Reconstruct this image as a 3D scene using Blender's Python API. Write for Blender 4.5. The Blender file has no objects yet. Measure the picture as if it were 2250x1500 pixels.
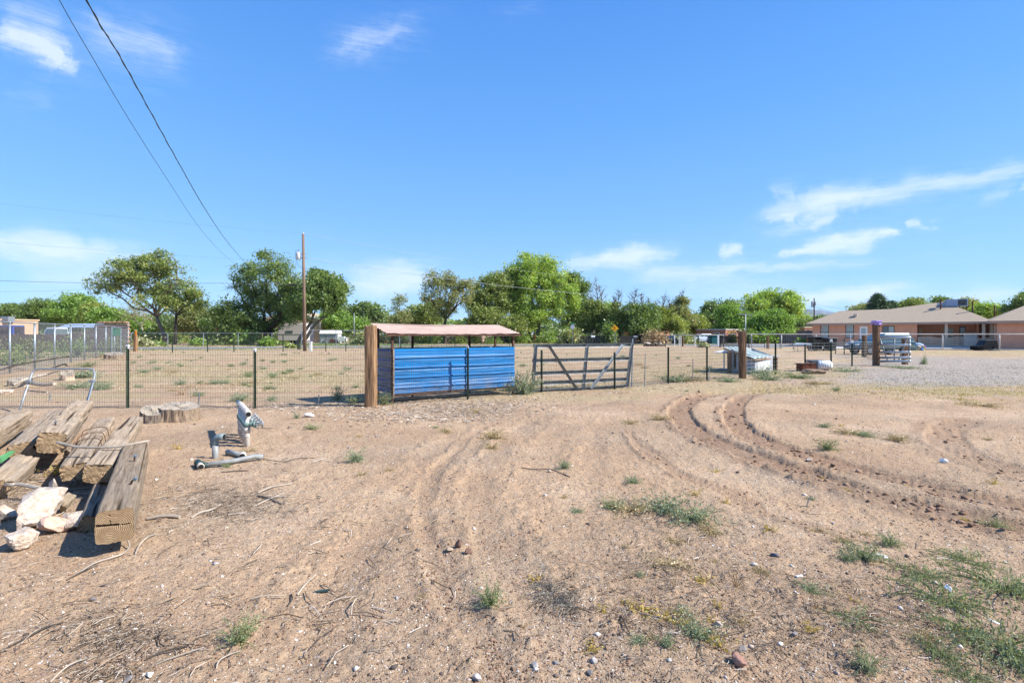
import bpy, math, random
import numpy as np
from mathutils import Vector, Matrix

SC = bpy.context.scene
COL = SC.collection
HAZE = 5.0e-5
F, HZ, CX, CH = 1125.0, 734.0, 1125.0, 1.6      # lens and horizon of the photograph, eye height in metres

# ---------------------------------------------------------------- camera
cam_data = bpy.data.cameras.new('camera')
cam = bpy.data.objects.new('camera', cam_data)
COL.objects.link(cam)
cam.location = (0, 0, CH)
cam.rotation_euler = (math.radians(90), 0, 0)
cam_data.sensor_width = 36
cam_data.lens = 36 * F / 2250
cam_data.shift_y = (HZ - 750) / 2250
cam_data.clip_start = 0.05
cam_data.clip_end = 60000
SC.camera = cam

# ---------------------------------------------------------------- sun and sky
SUNV = Vector((0.36, -0.075, 0.335)).normalized()
sun_data = bpy.data.lights.new('sun', 'SUN')
sun_data.energy = 4.6
sun_data.angle = math.radians(0.53)
sun_data.color = (1.0, 0.955, 0.885)
sun = bpy.data.objects.new('sun', sun_data)
sun.rotation_euler = SUNV.to_track_quat('Z', 'Y').to_euler()
sun.location = (20, -10, 30)
COL.objects.link(sun)

world = bpy.data.worlds.new('World')
SC.world = world
world.use_nodes = True


class NT:
    """Small wrapper that makes node wiring short."""
    def __init__(self, tree):
        self.t = tree
        self.n = tree.nodes
        self.l = tree.links

    def new(self, kind, **kw):
        nd = self.n.new(kind)
        for k, v in kw.items():
            setattr(nd, k, v)
        return nd

    def put(self, sock, v):
        if isinstance(v, bpy.types.NodeSocket):
            self.l.new(v, sock)
        elif v is not None:
            if hasattr(sock, 'default_value') and isinstance(v, (tuple, list)) and len(v) == 3 and sock.type == 'RGBA':
                v = (*v, 1)
            sock.default_value = v

    def math(self, op, a, b=None, c=None, clamp=False):
        nd = self.new('ShaderNodeMath', operation=op, use_clamp=clamp)
        for i, v in enumerate((a, b, c)):
            if v is not None:
                self.put(nd.inputs[i], v)
        return nd.outputs[0]

    def noise(self, vec, scale, detail=4, rough=0.55, dist=0.0):
        nd = self.new('ShaderNodeTexNoise')
        if vec is not None:
            self.put(nd.inputs['Vector'], vec)
        nd.inputs['Scale'].default_value = scale
        nd.inputs['Detail'].default_value = detail
        nd.inputs['Roughness'].default_value = rough
        nd.inputs['Distortion'].default_value = dist
        return nd.outputs['Fac']

    def ramp(self, fac, stops, mode='LINEAR'):
        nd = self.new('ShaderNodeValToRGB')
        nd.color_ramp.interpolation = mode
        el = nd.color_ramp.elements
        while len(el) < len(stops):
            el.new(0.5)
        for e, (p, c) in zip(el, stops):
            e.position = p
            e.color = (*c, 1) if len(c) == 3 else c
        self.put(nd.inputs[0], fac)
        return nd.outputs['Color']

    def mix(self, fac, a, b, blend='MIX'):
        nd = self.new('ShaderNodeMix', data_type='RGBA', blend_type=blend)
        self.put(nd.inputs[0], fac)
        self.put(nd.inputs[6], a)
        self.put(nd.inputs[7], b)
        return nd.outputs[2]

    def mapr(self, v, a, b, c=0.0, d=1.0, smooth=False):
        nd = self.new('ShaderNodeMapRange')
        if smooth:
            nd.interpolation_type = 'SMOOTHSTEP'
        self.put(nd.inputs[0], v)
        for i, x in enumerate((a, b, c, d)):
            nd.inputs[1 + i].default_value = x
        return nd.outputs[0]

    def mapping(self, vec, scale=(1, 1, 1), rot=(0, 0, 0), loc=(0, 0, 0)):
        nd = self.new('ShaderNodeMapping')
        self.put(nd.inputs[0], vec)
        nd.inputs['Location'].default_value = loc
        nd.inputs['Rotation'].default_value = rot
        nd.inputs['Scale'].default_value = scale
        return nd.outputs[0]


w = NT(world.node_tree)
w.n.clear()
sky = w.new('ShaderNodeTexSky', sky_type='NISHITA')
sky.sun_disc = False
sky.sun_elevation = math.asin(SUNV.z)
sky.sun_rotation = math.atan2(SUNV.x, SUNV.y)
sky.altitude = 1500
sky.air_density = 1.0
sky.dust_density = 0.25
sky.ozone_density = 2.2
tc = w.new('ShaderNodeTexCoord')
sep = w.new('ShaderNodeSeparateXYZ')
w.put(sep.inputs[0], tc.outputs['Generated'])
az = w.math('MULTIPLY', w.math('ARCTAN2', sep.outputs[0], sep.outputs[1]), 57.2958)
el = w.math('MULTIPLY', w.math('ARCSINE', sep.outputs[2]), 57.2958)


def azel(px, py):
    u, v = (px - CX) / F, (HZ - py) / F
    return math.degrees(math.atan(u)), math.degrees(math.atan(v / math.sqrt(1 + u * u)))


# thin cirrus: each streak is a soft elongated patch of the sky, broken up by stretched noise
STREAKS = [  # two ends in the photograph, half width in degrees, strength, noise stretch
    ((0, 70), (150, 112), 1.1, .60), ((20, 62), (160, 150), 1.0, .55), ((190, 45), (400, 135), 1.3, .36),
    ((0, 10), (130, 40), 1.2, .25), ((90, 118), (120, 145), 1.3, .45),
    ((725, 122), (905, 60), 0.9, .30), ((1090, 30), (1195, 10), 1.2, .16),
    ((0, 524), (150, 530), .9, .60), ((0, 556), (300, 548), .8, .62), ((0, 610), (380, 600), 2.0, .40),
    ((0, 200), (90, 235), 1.0, .18), ((760, 612), (960, 600), 1.7, .55), ((800, 640), (940, 615), 1.2, .4),
    ((1215, 580), (1440, 556), 1.0, .75), ((1330, 572), (1500, 556), 0.9, .45), ((1380, 612), (1640, 588), 0.9, .55), ((1600, 590), (1900, 574), .45, .40),
    ((1660, 470), (1890, 420), 1.0, .55), ((1780, 448), (2010, 408), 0.9, .62), ((1980, 412), (2260, 362), 0.8, .55),
    ((1700, 415), (1750, 425), 0.9, .4), ((1715, 475), (1770, 474), .6, .5),
    ((1700, 505), (1800, 492), .5, .35), ((1790, 488), (1868, 470), .65, .75),
    ((1712, 553), (1790, 545), .38, .85), ((1765, 544), (1945, 522), .75, 1.0), ((1935, 514), (1985, 508), .3, .7), ((2010, 490), (2050, 489), .4, .6),
    ((1584, 550), (1642, 540), .62, .95), ((2215, 408), (2250, 407), .35, .5), ((2130, 440), (2190, 425), .8, .3),
    ((1740, 655), (1920, 640), .75, .65), ((1800, 648), (2020, 632), .6, .5), ((2080, 655), (2250, 648), .7, .45),
    ((-40, 90), (420, 100), 4.2, .20), ((-40, 575), (420, 585), 3.6, .22), ((1250, 600), (1950, 560), 2.6, .18), ((1650, 480), (2300, 400), 3.4, .15), ((1500, 660), (2300, 640), 1.6, .34), ((560, 620), (1000, 600), 2.6, .30), ((700, 110), (960, 60), 2.2, .26),
    ((1450, 640), (1750, 628), 1.0, .25), ((450, 640), (700, 655), 2.0, .28), ((2040, 560), (2250, 560), 1.2, .12)]
wob = w.new('ShaderNodeTexNoise')
comb = w.new('ShaderNodeCombineXYZ')
w.put(comb.inputs[0], az); w.put(comb.inputs[1], el)
w.put(wob.inputs['Vector'], comb.outputs[0])
wob.inputs['Scale'].default_value = 0.22
wob.inputs['Detail'].default_value = 5
wob.inputs['Roughness'].default_value = .62
wsep = w.new('ShaderNodeSeparateColor')
w.put(wsep.inputs[0], wob.outputs['Color'])
azw = w.math('ADD', az, w.mapr(wsep.outputs[0], 0, 1, -4.2, 4.2))
elw = w.math('ADD', el, w.mapr(wsep.outputs[1], 0, 1, -1.3, 1.3))
tot = None
for (p, q, hw, st) in STREAKS:
    a0, e0 = azel(*p); a1, e1 = azel(*q)
    ca, ce = (a0 + a1) / 2, (e0 + e1) / 2
    L = max(math.hypot(a1 - a0, e1 - e0) / 2, .3)
    th = math.atan2(e1 - e0, a1 - a0)
    dx, dy = w.math('SUBTRACT', azw, ca), w.math('SUBTRACT', elw, ce)
    s = w.math('ADD', w.math('MULTIPLY', dx, math.cos(th) / L), w.math('MULTIPLY', dy, math.sin(th) / L))
    t = w.math('ADD', w.math('MULTIPLY', dx, -math.sin(th) / hw), w.math('MULTIPLY', dy, math.cos(th) / hw))
    s2 = w.math('MULTIPLY', s, s)
    d = w.math('ADD', w.math('MULTIPLY', s2, s2), w.math('MULTIPLY', t, t))
    g = w.math('MULTIPLY', w.math('EXPONENT', w.math('MULTIPLY', d, -1.0)), st)
    tot = g if tot is None else w.math('ADD', tot, g)
stv = w.mapping(comb.outputs[0], scale=(.16, 1.15, 1), rot=(0, 0, math.radians(-9)))
fib = w.noise(stv, 1.0, 7, .66, .5)
fib2 = w.noise(w.mapping(comb.outputs[0], scale=(.5, 2.6, 1), rot=(0, 0, math.radians(14))), 1.0, 5, .6, .4)
fin3 = w.noise(w.mapping(comb.outputs[0], scale=(.35, 5.5, 1), rot=(0, 0, math.radians(-7))), 1.0, 6, .7, .8)
fibm = w.math('ADD', w.math('ADD', w.math('MULTIPLY', fib, .45), w.math('MULTIPLY', fib2, .25)), w.math('MULTIPLY', fin3, .30))
cl = w.mapr(w.math('ADD', tot, w.math('MULTIPLY', w.math('SUBTRACT', fibm, .5), 2.4)), .02, 1.15, 0, 1)
cl = w.math('MULTIPLY', cl, w.math('MINIMUM', w.math('MULTIPLY', tot, 1.8), 1.0))
# outside the streaks in view the same thin cirrus goes on, sparse
gen = w.mapr(w.noise(w.mapping(comb.outputs[0], scale=(.03, .11, 1)), 1.0, 6, .6, .6), .60, .82, 0, .45)
side = w.mapr(w.math('ABSOLUTE', az), 47, 62)
cl = w.math('ADD', cl, w.math('MULTIPLY', gen, side), clamp=True)
cl = w.math('MULTIPLY', cl, w.mapr(el, -0.5, 1.5))
SKY_TINT = (0.62, 0.98, 1.28)
skyc = w.mix(1.0, sky.outputs[0], SKY_TINT, 'MULTIPLY')
grad = w.ramp(w.math('DIVIDE', el, 90), [(0, (.400, .610, .81)), (.06, (.270, .495, .79)), (.14, (.175, .410, .775)), (.24, (.112, .335, .765)), (.37, (.066, .250, .72)), (.6, (.080, .225, .640)), (1, (.05, .155, .50))])
grad = w.mix(1.0, grad, (6.3, 6.3, 6.3), 'MULTIPLY')
skyc = w.mix(.78, skyc, grad)
skyc = w.mix(w.math('MULTIPLY', cl, .64), skyc, (5.2, 5.5, 5.8))
bg = w.new('ShaderNodeBackground')
w.put(bg.inputs[0], skyc)
bg.inputs[1].default_value = 0.105
wo = w.new('ShaderNodeOutputWorld')
w.l.new(bg.outputs[0], wo.inputs[0])
world.cycles.sampling_method = 'MANUAL'
world.cycles.sample_map_resolution = 512

SC.view_settings.view_transform = 'Standard'
SC.view_settings.look = 'None'
SC.view_settings.exposure = 1.0
SC.view_settings.gamma = 1
SC.view_settings.use_curve_mapping = False
SC.render.engine = 'CYCLES'
SC.cycles.max_bounces = 6
SC.cycles.transparent_max_bounces = 8
SC.cycles.use_adaptive_sampling = True
SC.cycles.caustics_reflective = False
SC.cycles.caustics_refractive = False
SC.cycles.volume_bounces = 0


# ---------------------------------------------------------------- placing helpers
def at(px, py, Y):
    """Point of the place at distance Y seen at this spot of the photograph."""
    return Vector(((px - CX) / F * Y, Y, CH + (HZ - py) / F * Y))


def gp(px, py):
    """Ground point seen at this spot of the photograph."""
    Y = CH * F / (py - HZ)
    return Vector(((px - CX) / F * Y, Y, 0))


# ---------------------------------------------------------------- mesh helpers
class MB:
    def __init__(self):
        self.v, self.f, self.m = [], [], []

    def add(self, vs, fs, m=0):
        o = len(self.v)
        self.v += [tuple(p) for p in vs]
        for f in fs:
            self.f.append(tuple(i + o for i in f))
            self.m.append(m)
        return self

    def box(self, c, s, rz=0, m=0, M=None):
        hx, hy, hz = s[0] / 2, s[1] / 2, s[2] / 2
        R = Matrix.Rotation(rz, 3, 'Z') if M is None else M
        c = Vector(c)
        vs = [c + R @ Vector((x * hx, y * hy, z * hz)) for z in (-1, 1) for y in (-1, 1) for x in (-1, 1)]
        return self.add(vs, [(0, 2, 3, 1), (4, 5, 7, 6), (0, 1, 5, 4), (2, 6, 7, 3), (0, 4, 6, 2), (1, 3, 7, 5)], m)

    def bar(self, p, q, wd, ht, m=0, up=(0, 0, 1)):
        p, q = Vector(p), Vector(q)
        x = (q - p); L = x.length; x.normalize()
        upv = Vector(up)
        if abs(x.dot(upv)) > .98:
            upv = Vector((0, 1, 0))
        y = upv.cross(x).normalized(); z = x.cross(y)
        R = Matrix((x, y, z)).transposed()
        return self.box((p + q) / 2, (L, wd, ht), m=m, M=R)

    def tube(self, pts, r, n=8, m=0, caps=True):
        pts = [Vector(p) for p in pts]
        k = len(pts)
        rs = r if isinstance(r, (list, tuple)) else [r] * k
        vs = []
        ref = None
        for i in range(k):
            t = (pts[min(i + 1, k - 1)] - pts[max(i - 1, 0)])
            if t.length < 1e-9:
                t = Vector((0, 0, 1))
            t.normalize()
            if ref is None:
                ref = Vector((1, 0, 0)) if abs(t.x) < .8 else Vector((0, 1, 0))
            a = (ref - t * ref.dot(t)).normalized()
            ref = a
            b = t.cross(a)
            for j in range(n):
                an = 2 * math.pi * j / n
                vs.append(pts[i] + (a * math.cos(an) + b * math.sin(an)) * rs[i])
        fs = []
        for i in range(k - 1):
            for j in range(n):
                j2 = (j + 1) % n
                fs.append((i * n + j, i * n + j2, (i + 1) * n + j2, (i + 1) * n + j))
        if caps:
            fs.append(tuple(range(n - 1, -1, -1)))
            fs.append(tuple((k - 1) * n + j for j in range(n)))
        return self.add(vs, fs, m)

    def ext(self, poly, vec, m=0):
        """Closed prism: polygon of 3-D points pushed along vec."""
        n = len(poly); vec = Vector(vec)
        vs = [Vector(p) for p in poly] + [Vector(p) + vec for p in poly]
        fs = [tuple(range(n - 1, -1, -1)), tuple(range(n, 2 * n))]
        fs += [(i, (i + 1) % n, n + (i + 1) % n, n + i) for i in range(n)]
        return self.add(vs, fs, m)

    def build(self, name, mats, parent=None, world=False, loc=None, wloc=None, smooth=False, bevel=0, kind=None):
        if not isinstance(mats, (list, tuple)):
            mats = [mats]
        off = Vector((0, 0, 0))
        if parent is not None and world:
            p = parent
            while p is not None:
                off += p.location
                p = p.parent
        if wloc is not None:      # geometry given in world coordinates, origin moved to wloc
            off = Vector(wloc); loc = wloc
        me = bpy.data.meshes.new(name)
        me.from_pydata([(a - off.x, b - off.y, c - off.z) for a, b, c in self.v], [], self.f)
        for mt in mats:
            me.materials.append(mt)
        if len(mats) > 1:
            me.polygons.foreach_set('material_index', self.m)
        if smooth:
            me.polygons.foreach_set('use_smooth', [True] * len(me.polygons))
        me.update()
        o = bpy.data.objects.new(name, me)
        COL.objects.link(o)
        if parent is not None:
            o.parent = parent
        if loc is not None:
            o.location = loc
        if bevel:
            md = o.modifiers.new('bevel', 'BEVEL')
            md.width = bevel; md.segments = 2; md.limit_method = 'ANGLE'
        if kind:
            o['kind'] = kind
        return o


def mesh_np(name, V, Fc, mats, parent=None, loc=None, smooth=False, kind=None):
    """Fast mesh from numpy arrays; every face has the same number of corners."""
    V = np.asarray(V, dtype=np.float32); Fc = np.asarray(Fc, dtype=np.int32)
    me = bpy.data.meshes.new(name)
    nf, k = Fc.shape
    me.vertices.add(len(V)); me.vertices.foreach_set('co', V.ravel())
    me.loops.add(nf * k); me.loops.foreach_set('vertex_index', Fc.ravel())
    me.polygons.add(nf)
    me.polygons.foreach_set('loop_start', np.arange(0, nf * k, k, dtype=np.int32))
    me.polygons.foreach_set('loop_total', np.full(nf, k, dtype=np.int32))
    if smooth:
        me.polygons.foreach_set('use_smooth', np.ones(nf, dtype=bool))
    me.update(calc_edges=True)
    for mt in (mats if isinstance(mats, (list, tuple)) else [mats]):
        me.materials.append(mt)
    o = bpy.data.objects.new(name, me)
    COL.objects.link(o)
    if parent is not None:
        o.parent = parent
    if loc is not None:
        o.location = loc
    if kind:
        o['kind'] = kind
    return o


def tag(o, label, cat, group=None, kind=None):
    if label: o['label'] = label
    if cat: o['category'] = cat
    if group: o['group'] = group
    if kind: o['kind'] = kind
    return o


def thing(name, label, cat, loc=(0, 0, 0), rz=0, group=None):
    o = bpy.data.objects.new(name, None)
    o.empty_display_size = .2
    COL.objects.link(o)
    o.location = loc
    o.rotation_euler = (0, 0, rz)
    return tag(o, label, cat, group)


def copy_tree(o, parent=None):
    c = o.copy()
    COL.objects.link(c)
    c.parent = parent
    for ch in list(o.children):
        copy_tree(ch, c)
    return c


# ---------------------------------------------------------------- materials
MATS = {}


def mat(name, col, rough=.8, metal=0.0, var=.18, scale=6.0, bump=.0, bscale=40.0, stretch=(1, 1, 1), col2=None, spec=.3, trans=0):
    if name in MATS:
        return MATS[name]
    m = bpy.data.materials.new(name)
    m.use_nodes = True
    t = NT(m.node_tree)
    b = t.n['Principled BSDF']
    tcn = t.new('ShaderNodeTexCoord')
    vec = t.mapping(tcn.outputs['Object'], scale=stretch)
    nz = t.noise(vec, scale, 5, .6)
    c2 = col2 if col2 else tuple(max(0, c * (1 - var * 2)) for c in col)
    c1 = tuple(min(1, c * (1 + var)) for c in col)
    t.put(b.inputs['Base Color'], t.ramp(nz, [(.32, c2), (.68, c1)]))
    b.inputs['Roughness'].default_value = rough
    b.inputs['Metallic'].default_value = metal
    b.inputs['Specular IOR Level'].default_value = spec
    if bump:
        bn = t.new('ShaderNodeBump')
        bn.inputs['Strength'].default_value = bump
        bn.inputs['Distance'].default_value = .01
        t.put(bn.inputs['Height'], t.noise(vec, bscale, 4, .6))
        t.l.new(bn.outputs[0], b.inputs['Normal'])
    MATS[name] = m
    return m


def leaf_mat(name, c1, c2, c3=None, clump=.7, trans=.42):
    """Leaves: colour differs leaf by leaf and clump by clump, some light passes through."""
    m = bpy.data.materials.new(name)
    m.use_nodes = True
    t = NT(m.node_tree)
    t.n.clear()
    geo = t.new('ShaderNodeNewGeometry')
    tcn = t.new('ShaderNodeTexCoord')
    nz = t.noise(tcn.outputs['Object'], clump, 3, .6)
    base = t.ramp(nz, [(.35, c1), (.65, c2)])
    rnd = geo.outputs['Random Per Island']
    if c3:
        base = t.mix(t.mapr(rnd, .86, .90), base, c3)
    hs = t.new('ShaderNodeHueSaturation')
    t.put(hs.inputs['Value'], t.mapr(rnd, 0, 1, .65, 1.4))
    t.put(hs.inputs['Color'], base)
    d = t.new('ShaderNodeBsdfDiffuse'); tr = t.new('ShaderNodeBsdfTranslucent')
    gl = t.new('ShaderNodeBsdfGlossy'); gl.inputs['Roughness'].default_value = .45
    t.put(d.inputs[0], hs.outputs[0])
    t.put(tr.inputs[0], t.mix(1, hs.outputs[0], (1.2, 1.25, .6), 'MULTIPLY'))
    ms = t.new('ShaderNodeMixShader'); ms.inputs[0].default_value = trans
    t.l.new(d.outputs[0], ms.inputs[1]); t.l.new(tr.outputs[0], ms.inputs[2])
    m2 = t.new('ShaderNodeMixShader'); m2.inputs[0].default_value = .04
    t.l.new(ms.outputs[0], m2.inputs[1]); t.l.new(gl.outputs[0], m2.inputs[2])
    out = t.new('ShaderNodeOutputMaterial')
    t.l.new(m2.outputs[0], out.inputs[0])
    return m


def island_mat(name, stops, rough=.9, vary=.25):
    """Loose bits (stones, chips, twigs): each piece takes its own colour from a ramp."""
    m = bpy.data.materials.new(name)
    m.use_nodes = True
    t = NT(m.node_tree)
    b = t.n['Principled BSDF']
    geo = t.new('ShaderNodeNewGeometry')
    tcn = t.new('ShaderNodeTexCoord')
    c = t.ramp(geo.outputs['Random Per Island'], stops)
    c = t.mix(t.mapr(t.noise(tcn.outputs['Object'], 60, 3), .3, .7, 0, vary), c, (.12, .08, .06))
    t.put(b.inputs['Base Color'], c)
    b.inputs['Roughness'].default_value = rough
    b.inputs['Specular IOR Level'].default_value = .2
    return m


# numpy value noise
_rs = np.random.RandomState(7)
_TAB = _rs.rand(256, 256).astype(np.float32)


def vnoise(x, y):
    xi = np.floor(x).astype(np.int64); yi = np.floor(y).astype(np.int64)
    fx = x - xi; fy = y - yi
    fx = fx * fx * (3 - 2 * fx); fy = fy * fy * (3 - 2 * fy)
    a = _TAB[xi & 255, yi & 255]; b = _TAB[(xi + 1) & 255, yi & 255]
    c = _TAB[xi & 255, (yi + 1) & 255]; d = _TAB[(xi + 1) & 255, (yi + 1) & 255]
    return (a * (1 - fx) + b * fx) * (1 - fy) + (c * (1 - fx) + d * fx) * fy


def fbm(x, y, s, octv=4, g=.5):
    v = 0; a = 1; t = 0
    x = x / s; y = y / s
    for i in range(octv):
        v = v + a * vnoise(x + 17.3 * i, y + 9.1 * i); t += a
        a *= g; x, y = (x * .8 - y * .6) * 2.03, (x * .6 + y * .8) * 2.03
    return v / t


def sstep(a, b, x):
    t = np.clip((x - a) / (b - a), 0, 1)
    return t * t * (3 - 2 * t)
# ---------------------------------------------------------------- the ground
def smooth_line(pts, n=6):
    """Catmull-Rom through ground points of the photograph."""
    P = [np.array(gp(*p)[:2]) for p in pts]
    P = [2 * P[0] - P[1]] + P + [2 * P[-1] - P[-2]]
    out = []
    for i in range(1, len(P) - 2):
        for k in range(n):
            t = k / n
            out.append(.5 * ((2 * P[i]) + (-P[i - 1] + P[i + 1]) * t + (2 * P[i - 1] - 5 * P[i] + 4 * P[i + 1] - P[i + 2]) * t * t
                             + (-P[i - 1] + 3 * P[i] - 3 * P[i + 1] + P[i + 2]) * t ** 3))
    out.append(P[-2])
    return np.array(out)


# wheel ruts: line, half width, depth, dark freshly turned soil, height of the outer berm
RUTS = [
    ([(1790, 846), (1720, 853), (1650, 866), (1620, 885), (1612, 902), (1614, 922), (1636, 946), (1700, 978), (1757, 994), (1850, 1022), (1962, 1052), (2110, 1087), (2250, 1112), (2420, 1150)], .21, .045, 1.0, .016),
    ([(1800, 842), (1640, 856), (1545, 870), (1500, 890), (1494, 910), (1510, 932), (1545, 955), (1590, 975), (1640, 993), (1700, 1016), (1790, 1046), (1900, 1080), (2010, 1106), (2160, 1142), (2250, 1160), (2420, 1200)], .23, .045, 1.0, .032),
    ([(2120, 925), (2088, 938), (2075, 958), (2100, 984), (2156, 1010), (2250, 1042), (2400, 1080)], .24, .025, .6, .012),
    ([(1380, 950), (1419, 988), (1450, 1012), (1513, 1050), (1581, 1076), (1642, 1104), (1672, 1126), (1759, 1150), (1900, 1190)], .10, .010, .5, .026),
    ([(1330, 925), (1300, 1000), (1310, 1060), (1360, 1120), (1480, 1170), (1600, 1210), (1800, 1290), (2000, 1360)], .17, .009, .12, .014),
    ([(1240, 940), (1190, 1010), (1180, 1080), (1230, 1150), (1330, 1230), (1450, 1330), (1600, 1430), (1750, 1530)], .20, .011, .10, .012),
    ([(1160, 930), (1080, 1000), (1050, 1080), (1080, 1180), (1150, 1280), (1250, 1400), (1350, 1500), (1420, 1580)], .16, .014, .16, .013),
    ([(1060, 940), (970, 1020), (930, 1100), (945, 1180), (990, 1290), (1060, 1400), (1130, 1520)], .10, .018, .28, .014),
    ([(1010, 950), (900, 1040), (830, 1130), (740, 1240), (660, 1360), (600, 1480), (570, 1560)], .22, .010, .05, .010),
    ([(1500, 850), (1300, 890), (1150, 930), (1000, 1000), (900, 1080), (800, 1200), (740, 1330), (700, 1500)], .17, .012, .05, .010),
]
RUTS = [(smooth_line(a), b, c, d, e) for a, b, c, d, e in RUTS]


def seg_dist(x, y, L):
    best = np.full(x.shape, 1e9); side = np.zeros(x.shape); along = np.zeros(x.shape)
    lo = L.min(0) - 1.2; hi = L.max(0) + 1.2
    msk = (x > lo[0]) & (x < hi[0]) & (y > lo[1]) & (y < hi[1])
    X = x[msk]; Y = y[msk]
    b = np.full(X.shape, 1e9); sd = np.zeros(X.shape); al = np.zeros(X.shape); acc = 0.0
    for i in range(len(L) - 1):
        p, q = L[i], L[i + 1]
        d = q - p; LL = d @ d + 1e-9
        t = np.clip(((X - p[0]) * d[0] + (Y - p[1]) * d[1]) / LL, 0, 1)
        ex = X - p[0] - t * d[0]; ey = Y - p[1] - t * d[1]
        dd = np.hypot(ex, ey)
        s = np.sign(d[0] * ey - d[1] * ex)
        m = dd < b
        sd[m] = s[m]; b[m] = dd[m]; al[m] = acc + (t * math.sqrt(LL))[m]
        acc += math.sqrt(LL)
    best[msk] = b; side[msk] = sd; along[msk] = al
    return best, side, along


def in_poly(x, y, poly):
    r = np.zeros(x.shape, bool); n = len(poly)
    for i in range(n):
        x0, y0 = poly[i]; x1, y1 = poly[(i + 1) % n]
        c = ((y0 > y) != (y1 > y)) & (x < (x1 - x0) * (y - y0) / (y1 - y0 + 1e-12) + x0)
        r ^= c
    return r


def pix(x, y):
    yy = np.maximum(y, .3)
    return CX + x / yy * F, HZ + CH / yy * F


def ground(x, y):
    """Height and soil masks (fresh rut soil, grey gravel, straw, grey-brown litter)."""
    x = np.asarray(x, dtype=np.float64); y = np.asarray(y, dtype=np.float64)
    r = np.hypot(x, y)
    near = 1 - sstep(25, 45, r)
    h = (fbm(x, y, 2.6, 3) - .5) * .07 + (fbm(x + 40, y, .55, 4, .6) - .5) * .040
    fine = fbm(x, y + 30, .13, 3, .6) - .5
    h += fine * .034 * (1 - sstep(8, 20, r))
    clod = np.maximum(fbm(x + 5, y + 8, .075, 2) - .62, 0)
    rut = np.zeros(x.shape); edge = np.zeros(x.shape)
    wx = (fbm(x, y, .5, 3) - .5) * .22 + (fbm(x + 4, y, .11, 3, .65) - .5) * .09
    for L, hw, dep, dark, berm in RUTS:
        d, s, al = seg_dist(x, y, L)
        d = d + wx * .6
        ins = 1 - (sstep(hw * .35, hw * 1.35, d) if dark < .45 else sstep(hw * .84, hw * 1.08, d))
        if dark > .45:   # tread bars pressed across the track
            h = h + .007 * np.sin((al + d * s * .5) * 2 * np.pi / .085) * (d < hw * .8) * sstep(.35, .6, fbm(x + 13, y, .6, 2))
        brk = sstep(.30, .55, fbm(x + 3, y + 7, .9, 3))
        h = h - ins * dep * (.25 + .75 * brk if dark < .45 else .7 + .3 * brk) * (1 + .8 * fine)
        b = np.exp(-((d - hw * 1.40) / (hw * (.38 if dark > .45 else .50))) ** 2)
        bb = b * (.35 + .65 * (s < 0)) * brk
        h = h + bb * berm * (.6 + 1.6 * clod + 1.4 * fine)
        rut = np.maximum(rut, ins * dark)
        rut = np.maximum(rut, bb * dark * .9)
        edge = np.maximum(edge, bb * (.3 + .7 * dark))
    h = h + clod * (.03 + .07 * edge) * (1 - sstep(10, 22, r))
    px, py = pix(x, y)
    n1 = (fbm(x, y, 1.6, 4) - .5)
    n2 = (fbm(x + 9, y + 2, .8, 4) - .5)
    # gravel drive on the right
    gy = (px - 1840) * .012
    gravel = sstep(782, 790, py + n1 * 8 + (2250 - px) * .018) * (1 - sstep(838 + 0, 850, py + n2 * 26 - gy)) * sstep(1760, 1990, px + n1 * 260) * (y > 5)
    gravel = np.maximum(gravel, .3 * sstep(1650, 1800, px + n2 * 200) * sstep(806, 816, py) * (1 - sstep(838, 862, py + n2 * 24)))
    straw = sstep(834, 846, py + n1 * 14) * (1 - sstep(864, 884, py + n2 * 24)) * sstep(1740, 1980, px + n1 * 200) * sstep(.30, .52, fbm(x, y, .6, 4)) * (y > 5)
    field = sstep(11.6, 13, y) * (1 - sstep(60, 66, y)) * (px < 1900)
    straw = np.maximum(straw,   .75 * field * sstep(.42, .60, fbm(x * .5, y, 1.3, 4)))
    straw = np.maximum(straw, .9 * (px > 1900) * sstep(767, 769, py) * (1 - sstep(781, 786, py + (2250 - px) * .012)) * sstep(.34, .55, fbm(x * .4, y, 1.5, 4)))
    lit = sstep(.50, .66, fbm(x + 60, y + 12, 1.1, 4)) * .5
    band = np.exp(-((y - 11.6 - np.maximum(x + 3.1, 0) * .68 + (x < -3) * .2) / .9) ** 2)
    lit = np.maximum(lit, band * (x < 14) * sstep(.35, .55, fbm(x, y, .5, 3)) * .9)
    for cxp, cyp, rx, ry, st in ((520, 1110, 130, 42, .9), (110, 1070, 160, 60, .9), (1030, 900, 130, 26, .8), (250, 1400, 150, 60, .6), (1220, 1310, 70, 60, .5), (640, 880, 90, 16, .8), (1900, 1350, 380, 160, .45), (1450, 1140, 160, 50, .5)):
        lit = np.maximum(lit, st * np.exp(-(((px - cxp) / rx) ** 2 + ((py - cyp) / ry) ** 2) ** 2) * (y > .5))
    h = h * near * sstep(.2, 1.2, r)
    return h, rut, gravel, straw, lit


def gz(x, y):
    return float(ground(np.array([x]), np.array([y]))[0][0])


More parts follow.
